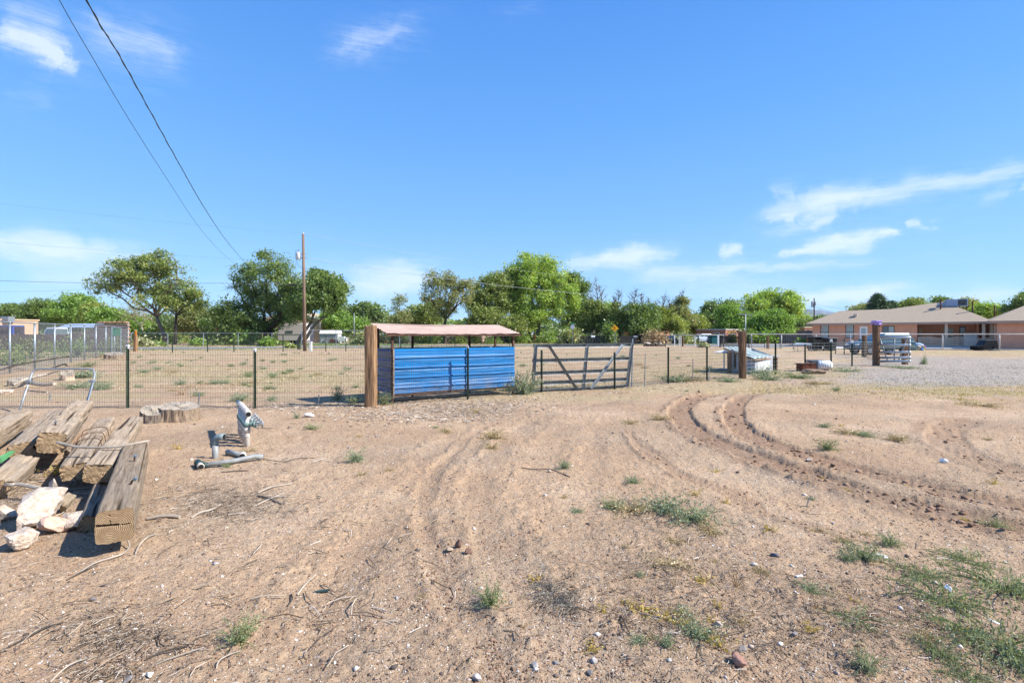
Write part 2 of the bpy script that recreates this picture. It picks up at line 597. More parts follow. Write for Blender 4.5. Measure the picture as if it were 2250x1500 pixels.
def build_ground():
    ang = np.concatenate([np.linspace(-180, -60, 50, endpoint=False), np.linspace(-60, 60, 1000, endpoint=False), np.linspace(60, 180, 50)])
    ang = np.radians(ang)
    rr = [0.0, .3, .7, 1.1, 1.5]
    r = 1.8
    while r < 30:
        rr.append(r); r += r * r * .95 / 819 + .0015 * r
    while r < 9000:
        rr.append(r); r *= 1.055
    rr.append(14000)
    rr = np.array(rr)
    R, A = np.meshgrid(rr, ang, indexing='ij')
    X = R * np.sin(A); Y = R * np.cos(A)
    h, rut, gravel, straw, lit = ground(X.ravel(), Y.ravel())
    V = np.stack([X.ravel(), Y.ravel(), h], 1)
    nr, na = R.shape
    i, j = np.meshgrid(np.arange(nr - 1), np.arange(na - 1), indexing='ij')
    a = (i * na + j).ravel()
    Fc = np.stack([a, a + 1, a + na + 1, a + na], 1)[:, ::-1]
    o = mesh_np('ground', V, Fc, ground_mat(), smooth=True, kind='structure')
    at_ = o.data.attributes.new('soil', 'FLOAT_COLOR', 'POINT')
    c = np.stack([rut, gravel, straw, lit], 1).astype(np.float32)
    at_.data.foreach_set('color', c.ravel())
    return o


def ground_mat():
    m = bpy.data.materials.new('sandy_soil')
    m.use_nodes = True
    t = NT(m.node_tree)
    b = t.n['Principled BSDF']
    tcn = t.new('ShaderNodeTexCoord'); P = tcn.outputs['Object']
    big = t.noise(P, .55, 5, .6)
    mid = t.noise(P, 3.2, 5, .62)
    fin = t.noise(P, 38, 5, .65)
    col = t.ramp(big, [(.36, (.425, .288, .176)), (.50, (.53, .372, .232)), (.64, (.615, .455, .305))])
    col = t.mix(t.mapr(mid, .38, .66, 0, .55), col, (.50, .322, .195))
    col = t.mix(t.mapr(fin, .40, .62, .55, 0), col, (.275, .182, .115))
    atr = t.new('ShaderNodeAttribute', attribute_name='soil')
    sp = t.new('ShaderNodeSeparateColor')
    t.put(sp.inputs[0], atr.outputs['Color'])
    rut, grv, stw = sp.outputs[0], sp.outputs[1], sp.outputs[2]
    lit = atr.outputs['Alpha']
    col = t.mix(t.math('MULTIPLY', rut, .84), col, t.ramp(t.noise(P, 9, 5, .7), [(.3, (.185, .110, .066)), (.7, (.38, .245, .158))]))
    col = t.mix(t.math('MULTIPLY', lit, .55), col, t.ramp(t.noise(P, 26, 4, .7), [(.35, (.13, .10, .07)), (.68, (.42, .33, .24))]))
    col = t.mix(t.math('MULTIPLY', stw, .75), col, t.ramp(t.noise(P, 20, 4, .7), [(.35, (.25, .20, .10)), (.65, (.56, .45, .25))]))
    gv = t.new('ShaderNodeTexVoronoi'); t.put(gv.inputs['Vector'], P); gv.inputs['Scale'].default_value = 34
    gs = t.new('ShaderNodeSeparateColor'); t.put(gs.inputs[0], gv.outputs['Color'])
    gc = t.ramp(gs.outputs[0], [(0, (.13, .12, .105)), (.45, (.31, .28, .24)), (.8, (.44, .40, .345)), (1, (.58, .53, .46))])
    col = t.mix(t.math('MULTIPLY', grv, .78), col, gc)
    # small embedded stones and chips of several sizes
    hgt = t.math('MULTIPLY', t.noise(P, 60, 6, .7), 1.0)
    for sc, thr, siz in ((30, .78, .34), (70, .60, .38), (140, .50, .44)):
        vo = t.new('ShaderNodeTexVoronoi'); t.put(vo.inputs['Vector'], P); vo.inputs['Scale'].default_value = sc
        vs = t.new('ShaderNodeSeparateColor'); t.put(vs.inputs[0], vo.outputs['Color'])
        pick = t.math('GREATER_THAN', vs.outputs[0], thr)
        sz = t.math('MULTIPLY', vs.outputs[1], siz)
        on = t.math('MULTIPLY', pick, t.math('LESS_THAN', vo.outputs['Distance'], sz))
        on = t.math('MULTIPLY', on, t.mapr(rut, .3, .9, 1, .35))
        sc_ = t.ramp(vs.outputs[2], [(0, (.06, .045, .036)), (.42, (.15, .105, .08)), (.60, (.33, .24, .18)), (.78, (.58, .50, .43)), (1, (.80, .76, .70))])
        col = t.mix(on, col, sc_)
        hgt = t.math('ADD', hgt, t.math('MULTIPLY', on, 1.1))
    t.put(b.inputs['Base Color'], col)
    b.inputs['Roughness'].default_value = .95
    b.inputs['Specular IOR Level'].default_value = .12
    bn = t.new('ShaderNodeBump')
    bn.inputs['Strength'].default_value = 1.0
    bn.inputs['Distance'].default_value = .016
    t.put(bn.inputs['Height'], t.math('ADD', hgt, t.math('MULTIPLY', t.noise(P, 16, 5, .7), 1.8)))
    t.l.new(bn.outputs[0], b.inputs['Normal'])
    return m


build_ground()
# ---------------------------------------------------------------- shared materials
M_tie = mat('weathered_tie_wood', (.34, .27, .19), var=.25, scale=3, stretch=(1, 1, 1), bump=.8, bscale=30)
M_post = mat('tan_post_wood', (.34, .205, .105), var=.2, scale=3.0, stretch=(11, 11, .9), bump=1.0, bscale=6, col2=(.13, .07, .035))
M_post2 = mat('brown_post_wood', (.21, .115, .062), var=.25, scale=3, stretch=(10, 10, .9), bump=.9, bscale=6, col2=(.05, .028, .016))
M_tpost = mat('green_steel_post', (.035, .055, .035), rough=.55, var=.3)
M_rust = mat('rusty_steel', (.10, .05, .032), rough=.8, var=.4, scale=14, col2=(.03, .015, .01))
M_galv = mat('galvanised_steel', (.33, .37, .40), rough=.45, metal=.55, var=.12, scale=9)
M_galvd = mat('dull_galvanised_steel', (.30, .32, .33), rough=.5, metal=.4, var=.15, scale=9)
M_wire = mat('fence_wire', (.10, .10, .095), rough=.6, metal=.3, var=.2)
M_wirel = mat('bright_fence_wire', (.55, .56, .56), rough=.5, metal=.3, var=.1)
M_blue = mat('blue_sheet_metal', (.003, .175, .46), rough=.42, var=.12, scale=2.5, spec=.4, stretch=(.6, .6, 4))
_t = NT(M_blue.node_tree); _b = _t.n['Principled BSDF']      # dust splash low down, faded and rusty patches
_l = _b.inputs['Base Color'].links[0].from_socket
_tc = _t.new('ShaderNodeTexCoord'); _s = _t.new('ShaderNodeSeparateXYZ'); _t.put(_s.inputs[0], _tc.outputs['Object'])
_n = _t.noise(_tc.outputs['Object'], 3.2, 6, .7); _n2 = _t.noise(_t.mapping(_tc.outputs['Object'], scale=(7, 7, .8)), 2.2, 5, .7)
_c = _t.mix(_t.math('MULTIPLY', _t.mapr(_s.outputs[2], .62, .18, 0, 1), _t.mapr(_n, .35, .65, .0, .50)), _l, (.36, .27, .19))
_c = _t.mix(_t.mapr(_n2, .52, .72, 0, .10), _c, (.20, .36, .58))
_c = _t.mix(_t.mapr(_t.noise(_tc.outputs['Object'], 11, 5, .75), .70, .76, 0, .6), _c, (.17, .07, .03))
_t.put(_b.inputs['Base Color'], _c)
M_greyblue = mat('grey_sheet_back', (.20, .20, .24), rough=.6, var=.08, scale=2)
M_pink = mat('pinkish_roof_sheet', (.40, .29, .24), rough=.6, var=.08, scale=2.5, bump=.15)
M_gate = mat('dark_steel_gate', (.19, .205, .20), rough=.5, metal=.35, var=.22, scale=7)
M_silver = mat('silver_gate_tube', (.50, .53, .55), rough=.38, metal=.5, var=.06)
M_white = mat('white_paint', (.78, .78, .76), rough=.5, var=.04)
M_pvc = mat('white_pvc', (.56, .53, .48), rough=.45, var=.12, scale=12, col2=(.42, .37, .31))
M_pvcg = mat('grey_pvc', (.29, .30, .29), rough=.45, var=.12, scale=12)
M_valve = mat('green_valve', (.16, .24, .22), rough=.5, var=.2)
M_black = mat('black_plastic', (.015, .016, .018), rough=.5, var=.2)
M_glass = mat('window_glass', (.10, .13, .13), rough=.08, var=.1, spec=.8)
M_blind = mat('window_with_blinds', (.38, .44, .42), rough=.25, var=.08, spec=.6)
M_dark = mat('dark_void', (.012, .011, .010), rough=.9, var=.1)
M_conc = mat('pale_concrete', (.52, .50, .47), var=.08, scale=3, bump=.2)
M_asph = mat('asphalt', (.21, .205, .20), var=.12, scale=1.2, bump=.2)
M_bark = mat('dark_bark', (.075, .058, .045), var=.3, scale=5, bump=.6, bscale=20)
M_barkg = mat('grey_bark', (.20, .165, .13), var=.3, scale=5, bump=.6, bscale=20)
M_barkl = mat('bleached_branch', (.40, .34, .27), var=.2, scale=5)
M_stucco = mat('salmon_stucco', (.66, .325, .205), rough=.9, var=.05, scale=1.2, bump=.1)
M_trim = mat('cream_trim', (.60, .49, .37), var=.04)
M_shingle = mat('grey_brown_shingles', (.36, .285, .21), rough=.95, var=.12, scale=9, bump=.5, bscale=30)
M_tire = mat('tyre_rubber', (.02, .02, .02), rough=.8, var=.1)
M_rim = mat('wheel_rim', (.35, .36, .37), rough=.35, metal=.6, var=.05)
M_tan = mat('tan_stucco', (.58, .40, .26), var=.05, scale=1)
M_orange = mat('orange_brick_wall', (.42, .18, .11), var=.10, scale=3, bump=.2)
M_barn = mat('tan_barn_sheet', (.44, .33, .20), rough=.6, var=.06)
M_block = mat('adobe_block', (.36, .23, .17), var=.16, scale=5, bump=.5, bscale=18)
M_teal = mat('light_blue_metal', (.30, .38, .50), rough=.4, var=.05)


# ---------------------------------------------------------------- roads, paths
def sheet(name, pts, m, z, kind='structure'):
    b = MB()
    b.add([(p.x, p.y, z) for p in pts], [tuple(range(len(pts)))])
    return b.build(name, m, kind=kind)


sheet('road', [Vector((-120, 18.5, 0)), Vector((-40, 52.5, 0)), Vector((-12, 60, 0)), Vector((12, 72, 0)), Vector((22, 80, 0)), Vector((60, 96, 0)), Vector((60, 106, 0)), Vector((20, 93, 0)), Vector((9, 84, 0)), Vector((-14, 71, 0)), Vector((-44, 62.5, 0)), Vector((-124, 27, 0))], M_asph, .010)
sheet('side_street', [gp(1430, 757.5), gp(1700, 764), gp(1760, 760), gp(1750, 756.5), gp(1560, 753.5), gp(1430, 754.5)], M_asph, .022)
sheet('driveway', [Vector((33.5, 56.3, 0)), Vector((43.5, 52.6, 0)), Vector((56, 48.5, 0)), Vector((63, 55, 0)), Vector((42, 69, 0)), Vector((36.5, 63, 0))], M_conc, .05)
M_lawn = mat('green_lawn', (.13, .20, .055), var=.3, scale=2)
sheet('lawn', [Vector((-27, 71, 0)), Vector((-14, 72, 0)), Vector((-12, 84, 0)), Vector((-40, 92, 0)), Vector((-44, 80, 0))], M_lawn, .016)


# mountains far beyond the house
def mountains():
    n = 90
    V = []; Fc = []
    Y0 = 9000.0
    rs = np.random.RandomState(3)
    for i in range(n):
        px = 1450 + i * 9
        pk = 680 + 20 * ((px - 1800) / 130.0) ** 2 if px < 1800 else 678 + 22 * ((px - 1795) / 100.0)
        if px < 1800: pk = 684 - 6 * math.exp(-((px - 1770) / 30) ** 2) + max(0, 1740 - px) * .12
        pk = min(pk, 724) + (vnoise(np.array([i * .55]), np.array([3.0]))[0] - .5) * 3
        z = (HZ - pk) / F * Y0
        X = (px - CX) / F * Y0
        for k, (fr, fz) in enumerate(((0, 0), (.25, .34), (.55, .72), (1, 1), (1.5, .5), (2.0, 0))):
            jit = 1 + (rs.rand() - .5) * .22 * (0 < k < 3)
            V.append((X * (1 + .1 * (fr - 1)), Y0 + (fr - 1) * 1100, z * fz * jit - 2))
    for i in range(n - 1):
        for k in range(5):
            a = i * 6 + k
            Fc.append((a, a + 6, a + 7, a + 1))
    mesh_np('mountains', V, Fc, mat('mountain_rock', (.10, .095, .09), var=.3, scale=.004), smooth=True, kind='structure')


mountains()
hb = MB(); hb.box((0, 0, 249.5), (30000, 30000, 501))
hz_m = bpy.data.materials.new('thin_haze'); hz_m.use_nodes = True
ht = NT(hz_m.node_tree); ht.n.clear()
pv = ht.new('ShaderNodeVolumePrincipled'); pv.inputs['Color'].default_value = (.62, .80, 1.0, 1); pv.inputs['Density'].default_value = HAZE
pv.inputs['Anisotropy'].default_value = .0
ho = ht.new('ShaderNodeOutputMaterial'); ht.l.new(pv.outputs[0], ho.inputs['Volume'])
tag(hb.build('haze', hz_m, kind='stuff'), 'thin blue haze filling the air towards the mountains', 'haze')


# ---------------------------------------------------------------- trees
LEAF = {
    'elm': leaf_mat('elm_leaves', (0.191, 0.252, 0.065), (0.267, 0.334, 0.090), (0.352, 0.341, 0.130)),
    'elmd': leaf_mat('dark_elm_leaves', (0.144, 0.218, 0.063), (0.221, 0.294, 0.079)),
    'cotton': leaf_mat('cottonwood_leaves', (0.267, 0.396, 0.077), (0.367, 0.505, 0.105), (0.459, 0.451, 0.105)),
    'green': leaf_mat('green_leaves', (0.176, 0.294, 0.058), (0.267, 0.396, 0.077)),
    'yellowish': leaf_mat('yellow_green_leaves', (0.244, 0.294, 0.065), (0.336, 0.368, 0.077)),
    'sparse': leaf_mat('olive_leaves', (0.229, 0.266, 0.097), (0.306, 0.341, 0.130), (0.397, 0.273, 0.130)),
    'pine': leaf_mat('pine_needles', (0.068, 0.116, 0.054), (0.100, 0.157, 0.072), trans=.15),
    'brush': leaf_mat('dry_brush', (0.397, 0.273, 0.155), (0.519, 0.355, 0.207), trans=.2),
    'sage': leaf_mat('sage_leaves', (0.306, 0.320, 0.168), (0.382, 0.383, 0.207), trans=.25),
    'far': leaf_mat('distant_leaves', (0.153, 0.226, 0.085), (0.221, 0.300, 0.105), clump=.25),
}


def leaves(rs, C, size, aspect=.55, droop=0.0):
    """Diamond leaves round the points C."""
    n = len(C)
    a = rs.normal(size=(n, 3)); a[:, 2] = a[:, 2] * .6 - droop
    a /= np.linalg.norm(a, axis=1, keepdims=True) + 1e-9
    b = np.cross(a, rs.normal(size=(n, 3))); b /= np.linalg.norm(b, axis=1, keepdims=True) + 1e-9
    s = size * (.6 + .8 * rs.rand(n, 1))
    V = np.stack([C - a * s, C - b * s * aspect, C + a * s, C + b * s * aspect], 1).reshape(-1, 3)
    Fc = np.arange(n * 4).reshape(-1, 4)
    return V, Fc


def leaves3(rs, C, size):
    """One slim triangle per leaf."""
    n = len(C)
    a = rs.normal(size=(n, 3)); a[:, 2] *= .7; a /= np.linalg.norm(a, axis=1, keepdims=True) + 1e-9
    b = np.cross(a, rs.normal(size=(n, 3))); b /= np.linalg.norm(b, axis=1, keepdims=True) + 1e-9
    s = size * (.6 + .8 * rs.rand(n, 1))
    V = np.stack([C - a * s, C + a * s * .9 + b * s * .5, C + a * s * .3 - b * s * .8], 1).reshape(-1, 3)
    return V, np.arange(n * 3).reshape(-1, 3)


def bend(p, q, rs, k=4, j=.08, sag=0):
    p = np.array(p, float); q = np.array(q, float); L = np.linalg.norm(q - p)
    out = []
    for i in range(k + 1):
        t = i / k
        o = p + (q - p) * t
        if 0 < i < k:
            o = o + rs.normal(size=3) * j * L * (.5 + .5 * math.sin(math.pi * t))
        o[2] += sag * L * math.sin(math.pi * t)
        out.append(o)
    return out


def tree(label, bx, D, crowns, leaf='elm', bark=None, trunk_r=.28, forkz=None, nclump=60, nleaf=70, lsize=.20, cr=.75,
         seed=1, name='tree', group=None, lean=0.0, trunks=((0, 0),), cat='tree', bare=None, shell=.35, gap=.0, dead=0, tips=None, twigs=True):
    """Trunk, limbs and branch skeleton reaching leaf clumps inside the crown's masses.
    crowns: (px, py, half width px, half height px) as seen at distance D."""
    rs = np.random.RandomState(seed)
    X0 = (bx - CX) / F * D
    root = thing(name, label, cat, (X0, D, 0), 0, group)
    gap = gap * .98; nclump = int(nclump * 1.4)
    cs = []
    for c in crowns:
        x = (c[0] - CX) / F * D - X0; z = CH + (HZ - c[1]) / F * D
        rx = c[2] / F * D; rz = c[3] / F * D
        cs.append((np.array([x, (rs.rand() - .5) * rx * .9, z]), np.array([rx, rx * .85, rz]), c[4] if len(c) > 4 else 1.0))
    low = min(c[0][2] - c[1][2] for c in cs)
    fz = forkz if forkz is not None else max(.5, low * .8)
    wood = MB()
    nodes = []
    for k, (tx, ty) in enumerate(trunks):
        mine = [c for i, c in enumerate(cs) if len(trunks) == 1 or i % len(trunks) == k]
        cx = np.mean([c[0][0] for c in mine]); 
        fork = np.array([tx + (cx - tx) * .12 + lean * fz, ty, fz])
        base = [np.array([tx, ty, -.15]), np.array([tx, ty, .15])] + bend((tx, ty, .15), fork, rs, 3, .03)[1:]
        wood.tube(base, [trunk_r * 1.35, trunk_r * 1.1] + list(np.linspace(trunk_r, trunk_r * .75, len(base) - 2)), 7)
        nodes += [(p, trunk_r * .4) for p in base[3:]]
        for c, r, dn in mine:
            tgt = c + np.array([0, 0, -r[2] * .25])
            L = bend(fork, tgt, rs, 4, .05, sag=-.03)
            top = c + np.array([rs.normal() * r[0] * .25, 0, r[2] * .75])
            L2 = bend(tgt, top, rs, 3, .07)
            pts = L + L2[1:]
            rr = list(np.linspace(trunk_r * .55, trunk_r * .12, len(pts)))
            wood.tube(pts, rr, 5)
            nodes += list(zip(pts[1:], rr[1:]))
    NP = np.array([n[0] for n in nodes])
    area = np.array([r[0] * r[2] * dn for c, r, dn in cs]); area = area / area.sum()
    allC = []
    for (c, r, dn), a in zip(cs, area):
        m = max(3, int(nclump * a))
        u = rs.normal(size=(m, 3)); u /= np.linalg.norm(u, axis=1, keepdims=True)
        u[:, 2] = np.where(u[:, 2] < -.8, -u[:, 2], u[:, 2])
        rho = (shell + (1 - shell) * rs.rand(m, 1) ** .6) * (.84 + .34 * rs.rand(m, 1))
        C = c + u * rho * r
        allC.append(C)
    C = np.concatenate(allC)
    for p in C:
        d = np.linalg.norm(NP - p, axis=1) + np.maximum(0, NP[:, 2] - p[2]) * 1.5
        k = int(np.argmin(d))
        if d[k] > .15:
            pts = bend(NP[k], p, rs, 3, .07, sag=.04)
            wood.tube(pts, [max(.03, trunk_r * .15), .035, .025, .012], 3, caps=False)
            if twigs:
                for q in range(3):
                    e = p + rs.normal(size=3) * cr * .7
                    wood.tube([pts[2], (pts[2] + e) / 2 + rs.normal(size=3) * .08, e], [.02, .014, .006], 3, caps=False)
    if tips:   # dead leaders standing out of the crown: (px, py of tip)
        for tpx, tpy in tips:
            tip = np.array([(tpx - CX) / F * D - X0, rs.normal() * .4, CH + (HZ - tpy) / F * D])
            k = int(np.argmin(np.linalg.norm(NP - (tip * [1, 1, .55]), axis=1)))
            pts = bend(NP[k], tip, rs, 6, .025)
            wood.tube(pts, list(np.linspace(.13, .02, 7)), 5)
            for i in range(2, 7):
                for q in range(5):
                    an = rs.rand() * 6.28; ll = (7.5 - i) * .30 * (.5 + rs.rand())
                    e = pts[i] + np.array([math.cos(an) * ll * .8, math.sin(an) * ll * .5, ll * (.5 + .6 * rs.rand())])
                    md = (pts[i] + e) / 2 + rs.normal(size=3) * .08
                    wood.tube([pts[i], md, e], [.045, .03, .01], 3, caps=False)
                    for z in range(2):
                        e2 = md + (e - md) * .5 + rs.normal(size=3) * .35 + np.array([0, 0, .3])
                        wood.tube([md, e2], [.022, .008], 3, caps=False)
    if leaf is None:
        wood.build('trunk', bark or M_bark, root)
        return root
    n = nleaf
    off = np.clip(rs.normal(size=(len(C), n, 3)), -1.45, 1.45) * np.array([cr, cr, cr * .62])
    wob = (.5 + .8 * rs.rand(len(C), 1, 1))
    keep = rs.rand(len(C), n) < (.45 + .75 * rs.rand(len(C), 1))
    P = (C[:, None, :] + off * wob)[keep]
    if gap:
        g = fbm(P[:, 0] * 1.0 + seed * 3, P[:, 2] * 1.0 + P[:, 1] * .6, 1.6, 3)
        P = P[g > gap]
    P[:, 2] = np.maximum(P[:, 2], .15)
    P = np.concatenate([P, P + rs.normal(size=P.shape) * .16, P + rs.normal(size=P.shape) * .22])
    V, Fc = leaves3(rs, P, lsize * .74)
    mesh_np('crown', V, Fc, LEAF[leaf], root)
    wood.build('trunk', bark or M_bark, root, smooth=True)
    return root


def bush(label, px, D, rx, hpx, leaf='green', seed=1, n=900, lsize=.16, name='bush', group=None, cat='bush'):
    rs = np.random.RandomState(seed)
    X0 = (px - CX) / F * D
    root = thing(name, label, cat, (X0, D, 0), 0, group)
    R = rx / F * D; H = hpx / F * D
    m = max(6, n // 45)
    u = rs.normal(size=(m, 3)); u /= np.linalg.norm(u, axis=1, keepdims=True); u[:, 2] = np.abs(u[:, 2])
    C = u * (.4 + .55 * rs.rand(m, 1)) * np.array([R, R * .8, H])
    off = rs.normal(size=(m, 45, 3)) * np.array([.20 * R + .1, .2 * R + .1, .16 * H + .08])
    P = (C[:, None, :] + off).reshape(-1, 3)
    P = P[P[:, 2] > .03]
    V, Fc = leaves(rs, P, lsize)
    mesh_np('foliage', V, Fc, LEAF[leaf], root)
    wd = MB()
    for c in C[:14]:
        wd.tube(bend((rs.normal() * R * .1, rs.normal() * R * .1, -.05), c, rs, 3, .08), [.05, .035, .025, .012], 4)
    wd.build('stems', M_bark, root)
    return root


# left roadside
tree('tall elm with wide crown leaning left over a pale trunk, across the road', 366, 80,
     [(262, 618, 40, 24), (300, 600, 45, 30), (345, 574, 38, 22), (385, 580, 30, 20), (330, 635, 40, 18, .5), (395, 640, 40, 26, .8), (250, 640, 26, 14, .7), (352, 650, 42, 34, .9), (330, 606, 40, 26, .8)],
     'elm', M_barkg, .30, 4.4, 95, 80, .21, .75, seed=11, name='elm_tree', lean=-.28, gap=.34)
tree('smaller elm with dark straight trunk beside the tall leaning elm', 386, 79,
     [(392, 640, 38, 30), (410, 672, 34, 22), (372, 672, 30, 20, .7), (425, 650, 20, 16)],
     'elm', M_bark, .21, 4.5, 55, 75, .20, .7, seed=12, name='elm_tree', gap=.42)
tree('bare bleached tree with crooked branches left of the tall leaning elm', 312, 90,
     [(285, 685, 24, 26), (320, 690, 22, 24)], 'sparse', M_barkl, .2, 3, 34, 10, .16, .8, seed=13, name='bare_tree')
tree('big spreading dark elm left of the wooden utility pole', 588, 78,
     [(590, 585, 42, 30), (545, 612, 42, 26), (510, 625, 28, 22), (625, 612, 44, 30), (655, 640, 36, 34), (560, 665, 60, 38), (625, 680, 50, 40), (515, 690, 38, 34), (480, 700, 22, 26, .7), (550, 715, 50, 22), (610, 716, 40, 22, .8)],
     'elmd', M_bark, .34, 2.0, 210, 95, .18, .75, seed=14, name='elm_tree', gap=.44, trunks=((-.3, 0), (.6, .3)))
tree('elm with slanting forked trunk spreading right of the wooden utility pole', 652, 74,
     [(700, 622, 40, 26), (735, 640, 30, 28), (690, 655, 40, 28), (735, 672, 22, 20, .7), (660, 690, 26, 24, .6)],
     'elmd', M_barkg, .24, 3.4, 110, 90, .21, .75, seed=15, name='elm_tree', gap=.38, lean=.55, trunks=((0, 0), (.5, .2)))
tree('dark spreading tree far behind the tan metal barn', 800, 135,
     [(780, 695, 30, 20), (815, 690, 26, 20), (805, 682, 20, 16), (840, 705, 20, 16)], 'far', M_bark, .4, 5, 50, 60, .42, 1.4, seed=16, name='elm_tree')
tree('low green tree behind the white shed trailer', 752, 100,
     [(752, 712, 36, 22), (728, 705, 22, 20), (778, 722, 24, 16)], 'green', M_bark, .3, 2, 60, 70, .26, 1.0, seed=17, name='elm_tree')
tree('small reddish thin tree left of the sparse tall elm', 878, 90,
     [(878, 675, 16, 24), (886, 700, 20, 20), (866, 705, 18, 16)], 'sparse', M_bark, .14, 4, 34, 30, .17, .6, seed=18, name='small_tree')
tree('sparse tall elm showing sky between its branches, above the shed roof', 978, 84,
     [(962, 622, 24, 24), (990, 628, 26, 28), (950, 655, 24, 24), (1010, 650, 28, 28), (975, 680, 30, 26), (1025, 635, 20, 20, .6)],
     'sparse', M_bark, .26, 4.0, 100, 50, .18, .6, seed=19, name='elm_tree', gap=.38)
tree('olive green elm with feathery crown left of the tall bright cottonwood', 1092, 88,
     [(1065, 640, 34, 28), (1098, 620, 24, 28), (1050, 668, 28, 22), (1095, 668, 28, 26)],
     'elm', M_bark, .3, 4.0, 90, 70, .2, .7, seed=20, name='elm_tree', gap=.36)
tree('tallest bright green cottonwood in the middle of the tree row', 1172, 92,
     [(1165, 592, 38, 28), (1205, 602, 36, 30), (1130, 618, 34, 30), (1170, 640, 50, 34), (1225, 635, 34, 34), (1125, 668, 36, 30), (1200, 680, 44, 30), (1245, 660, 24, 26), (1160, 700, 50, 26)],
     'cotton', M_barkg, .36, 4.0, 240, 95, .21, .85, seed=21, name='cottonwood_tree', gap=.33, trunks=((-.8, 0), (.9, .3)))
tree('dark green elm behind the right side of the tall cottonwood', 1262, 98,
     [(1255, 625, 24, 24), (1275, 655, 26, 30), (1262, 690, 34, 30), (1290, 700, 22, 22)], 'elmd', M_bark, .35, 3.5, 100, 80, .22, .8, seed=22, name='elm_tree', gap=.3)
tree('low shady elm with several trunks below the tall cottonwood', 1108, 86,
     [(1080, 705, 40, 26), (1130, 712, 30, 22), (1050, 700, 28, 26)], 'elm', M_bark, .22, 2.5, 80, 70, .2, .75, seed=23, name='elm_tree', trunks=((0, 0), (1.6, .4)))
tree('green elm above the left end of the pink shed roof', 915, 96,
     [(915, 695, 40, 22), (945, 690, 26, 24), (880, 712, 30, 16)], 'elm', M_bark, .25, 2.5, 80, 70, .22, .8, seed=24, name='elm_tree')
tree('dead topped elm with bare grey leader, first right of the cottonwood', 1312, 92,
     [(1312, 690, 26, 30), (1300, 720, 30, 22), (1330, 705, 20, 24)], 'elm', M_barkg, .3, 3, 75, 70, .2, .65, seed=25, name='dead_topped_tree', tips=((1308, 618), (1318, 632), (1298, 642)))
tree('bright leafy tree between two dead topped elms', 1335, 100,
     [(1335, 690, 26, 20), (1345, 712, 30, 22), (1322, 712, 26, 20)], 'cotton', M_bark, .25, 2.5, 70, 70, .22, .8, seed=26, name='leafy_tree')
tree('dead topped elm above the yellow diamond sign', 1362, 90,
     [(1358, 695, 20, 26), (1372, 710, 22, 22), (1345, 715, 22, 18)], 'elm', M_bark, .26, 3, 60, 60, .2, .6, seed=27, name='dead_topped_tree', tips=((1360, 642), (1350, 658)))
tree('dark dead topped elm with broad base behind the dry hedge', 1402, 88,
     [(1392, 690, 20, 26), (1418, 690, 24, 24), (1402, 715, 34, 20), (1430, 705, 20, 20)], 'elmd', M_bark, .4, 2.2, 90, 65, .19, .6, seed=28, name='dead_topped_tree', tips=((1396, 642), (1408, 650), (1425, 660)), trunks=((-.4, 0), (.5, .2)))
tree('yellow green rounded tree behind the parked pickup', 1462, 92,
     [(1455, 700, 24, 22), (1478, 712, 26, 18), (1440, 715, 20, 16)], 'yellowish', M_bark, .3, 2.2, 80, 75, .2, .65, seed=29, name='leafy_tree', tips=((1460, 655), (1470, 664)))
tree('pointed olive elm with ragged bare top behind the parked pickup', 1495, 96,
     [(1497, 672, 16, 20), (1492, 690, 24, 20), (1510, 702, 26, 20), (1480, 715, 20, 14)], 'sparse', M_bark, .26, 3, 80, 50, .19, .55, seed=30, name='elm_tree', tips=((1503, 643), (1490, 655)))
tree('leafy tree drooping over the red brick house', 1530, 100,
     [(1525, 712, 24, 18), (1545, 722, 18, 12)], 'yellowish', M_bark, .2, 2, 40, 70, .2, .7, seed=31, name='leafy_tree')
tree('dark round tree behind the red brick house', 1575, 118,
     [(1570, 688, 26, 22), (1600, 690, 22, 24), (1550, 700, 20, 20), (1585, 705, 34, 22)], 'far', M_bark, .35, 3, 90, 70, .3, 1.0, seed=32, name='leafy_tree')
tree('mid green rounded tree right of the red brick house', 1612, 100,
     [(1600, 700, 24, 26), (1625, 708, 24, 22), (1612, 722, 30, 16)], 'green', M_bark, .3, 2, 95, 75, .22, .75, seed=33, name='leafy_tree')
tree('broad bright cottonwood behind the thin grey cross pole', 1700, 120,
     [(1650, 675, 30, 26), (1690, 665, 30, 24), (1725, 668, 32, 28), (1740, 695, 26, 26), (1670, 700, 34, 24), (1710, 705, 36, 24)],
     'cotton', M_barkg, .5, 4, 170, 85, .27, 1.0, seed=34, name='cottonwood_tree', gap=.36)
tree('rounded green mulberry in front of the broad cottonwood', 1692, 92,
     [(1665, 715, 24, 20), (1695, 708, 30, 22), (1720, 715, 20, 20), (1690, 728, 40, 12)], 'green', M_bark, .3, 1.6, 130, 80, .2, .65, seed=35, name='mulberry_tree')
tree('dark green tree against the mountains left of the salmon house', 1790, 100,
     [(1770, 718, 26, 14), (1802, 712, 22, 15), (1758, 722, 20, 13), (1818, 720, 18, 10)], 'elmd', M_bark, .3, 2.2, 100, 75, .22, .7, seed=36, name='leafy_tree')


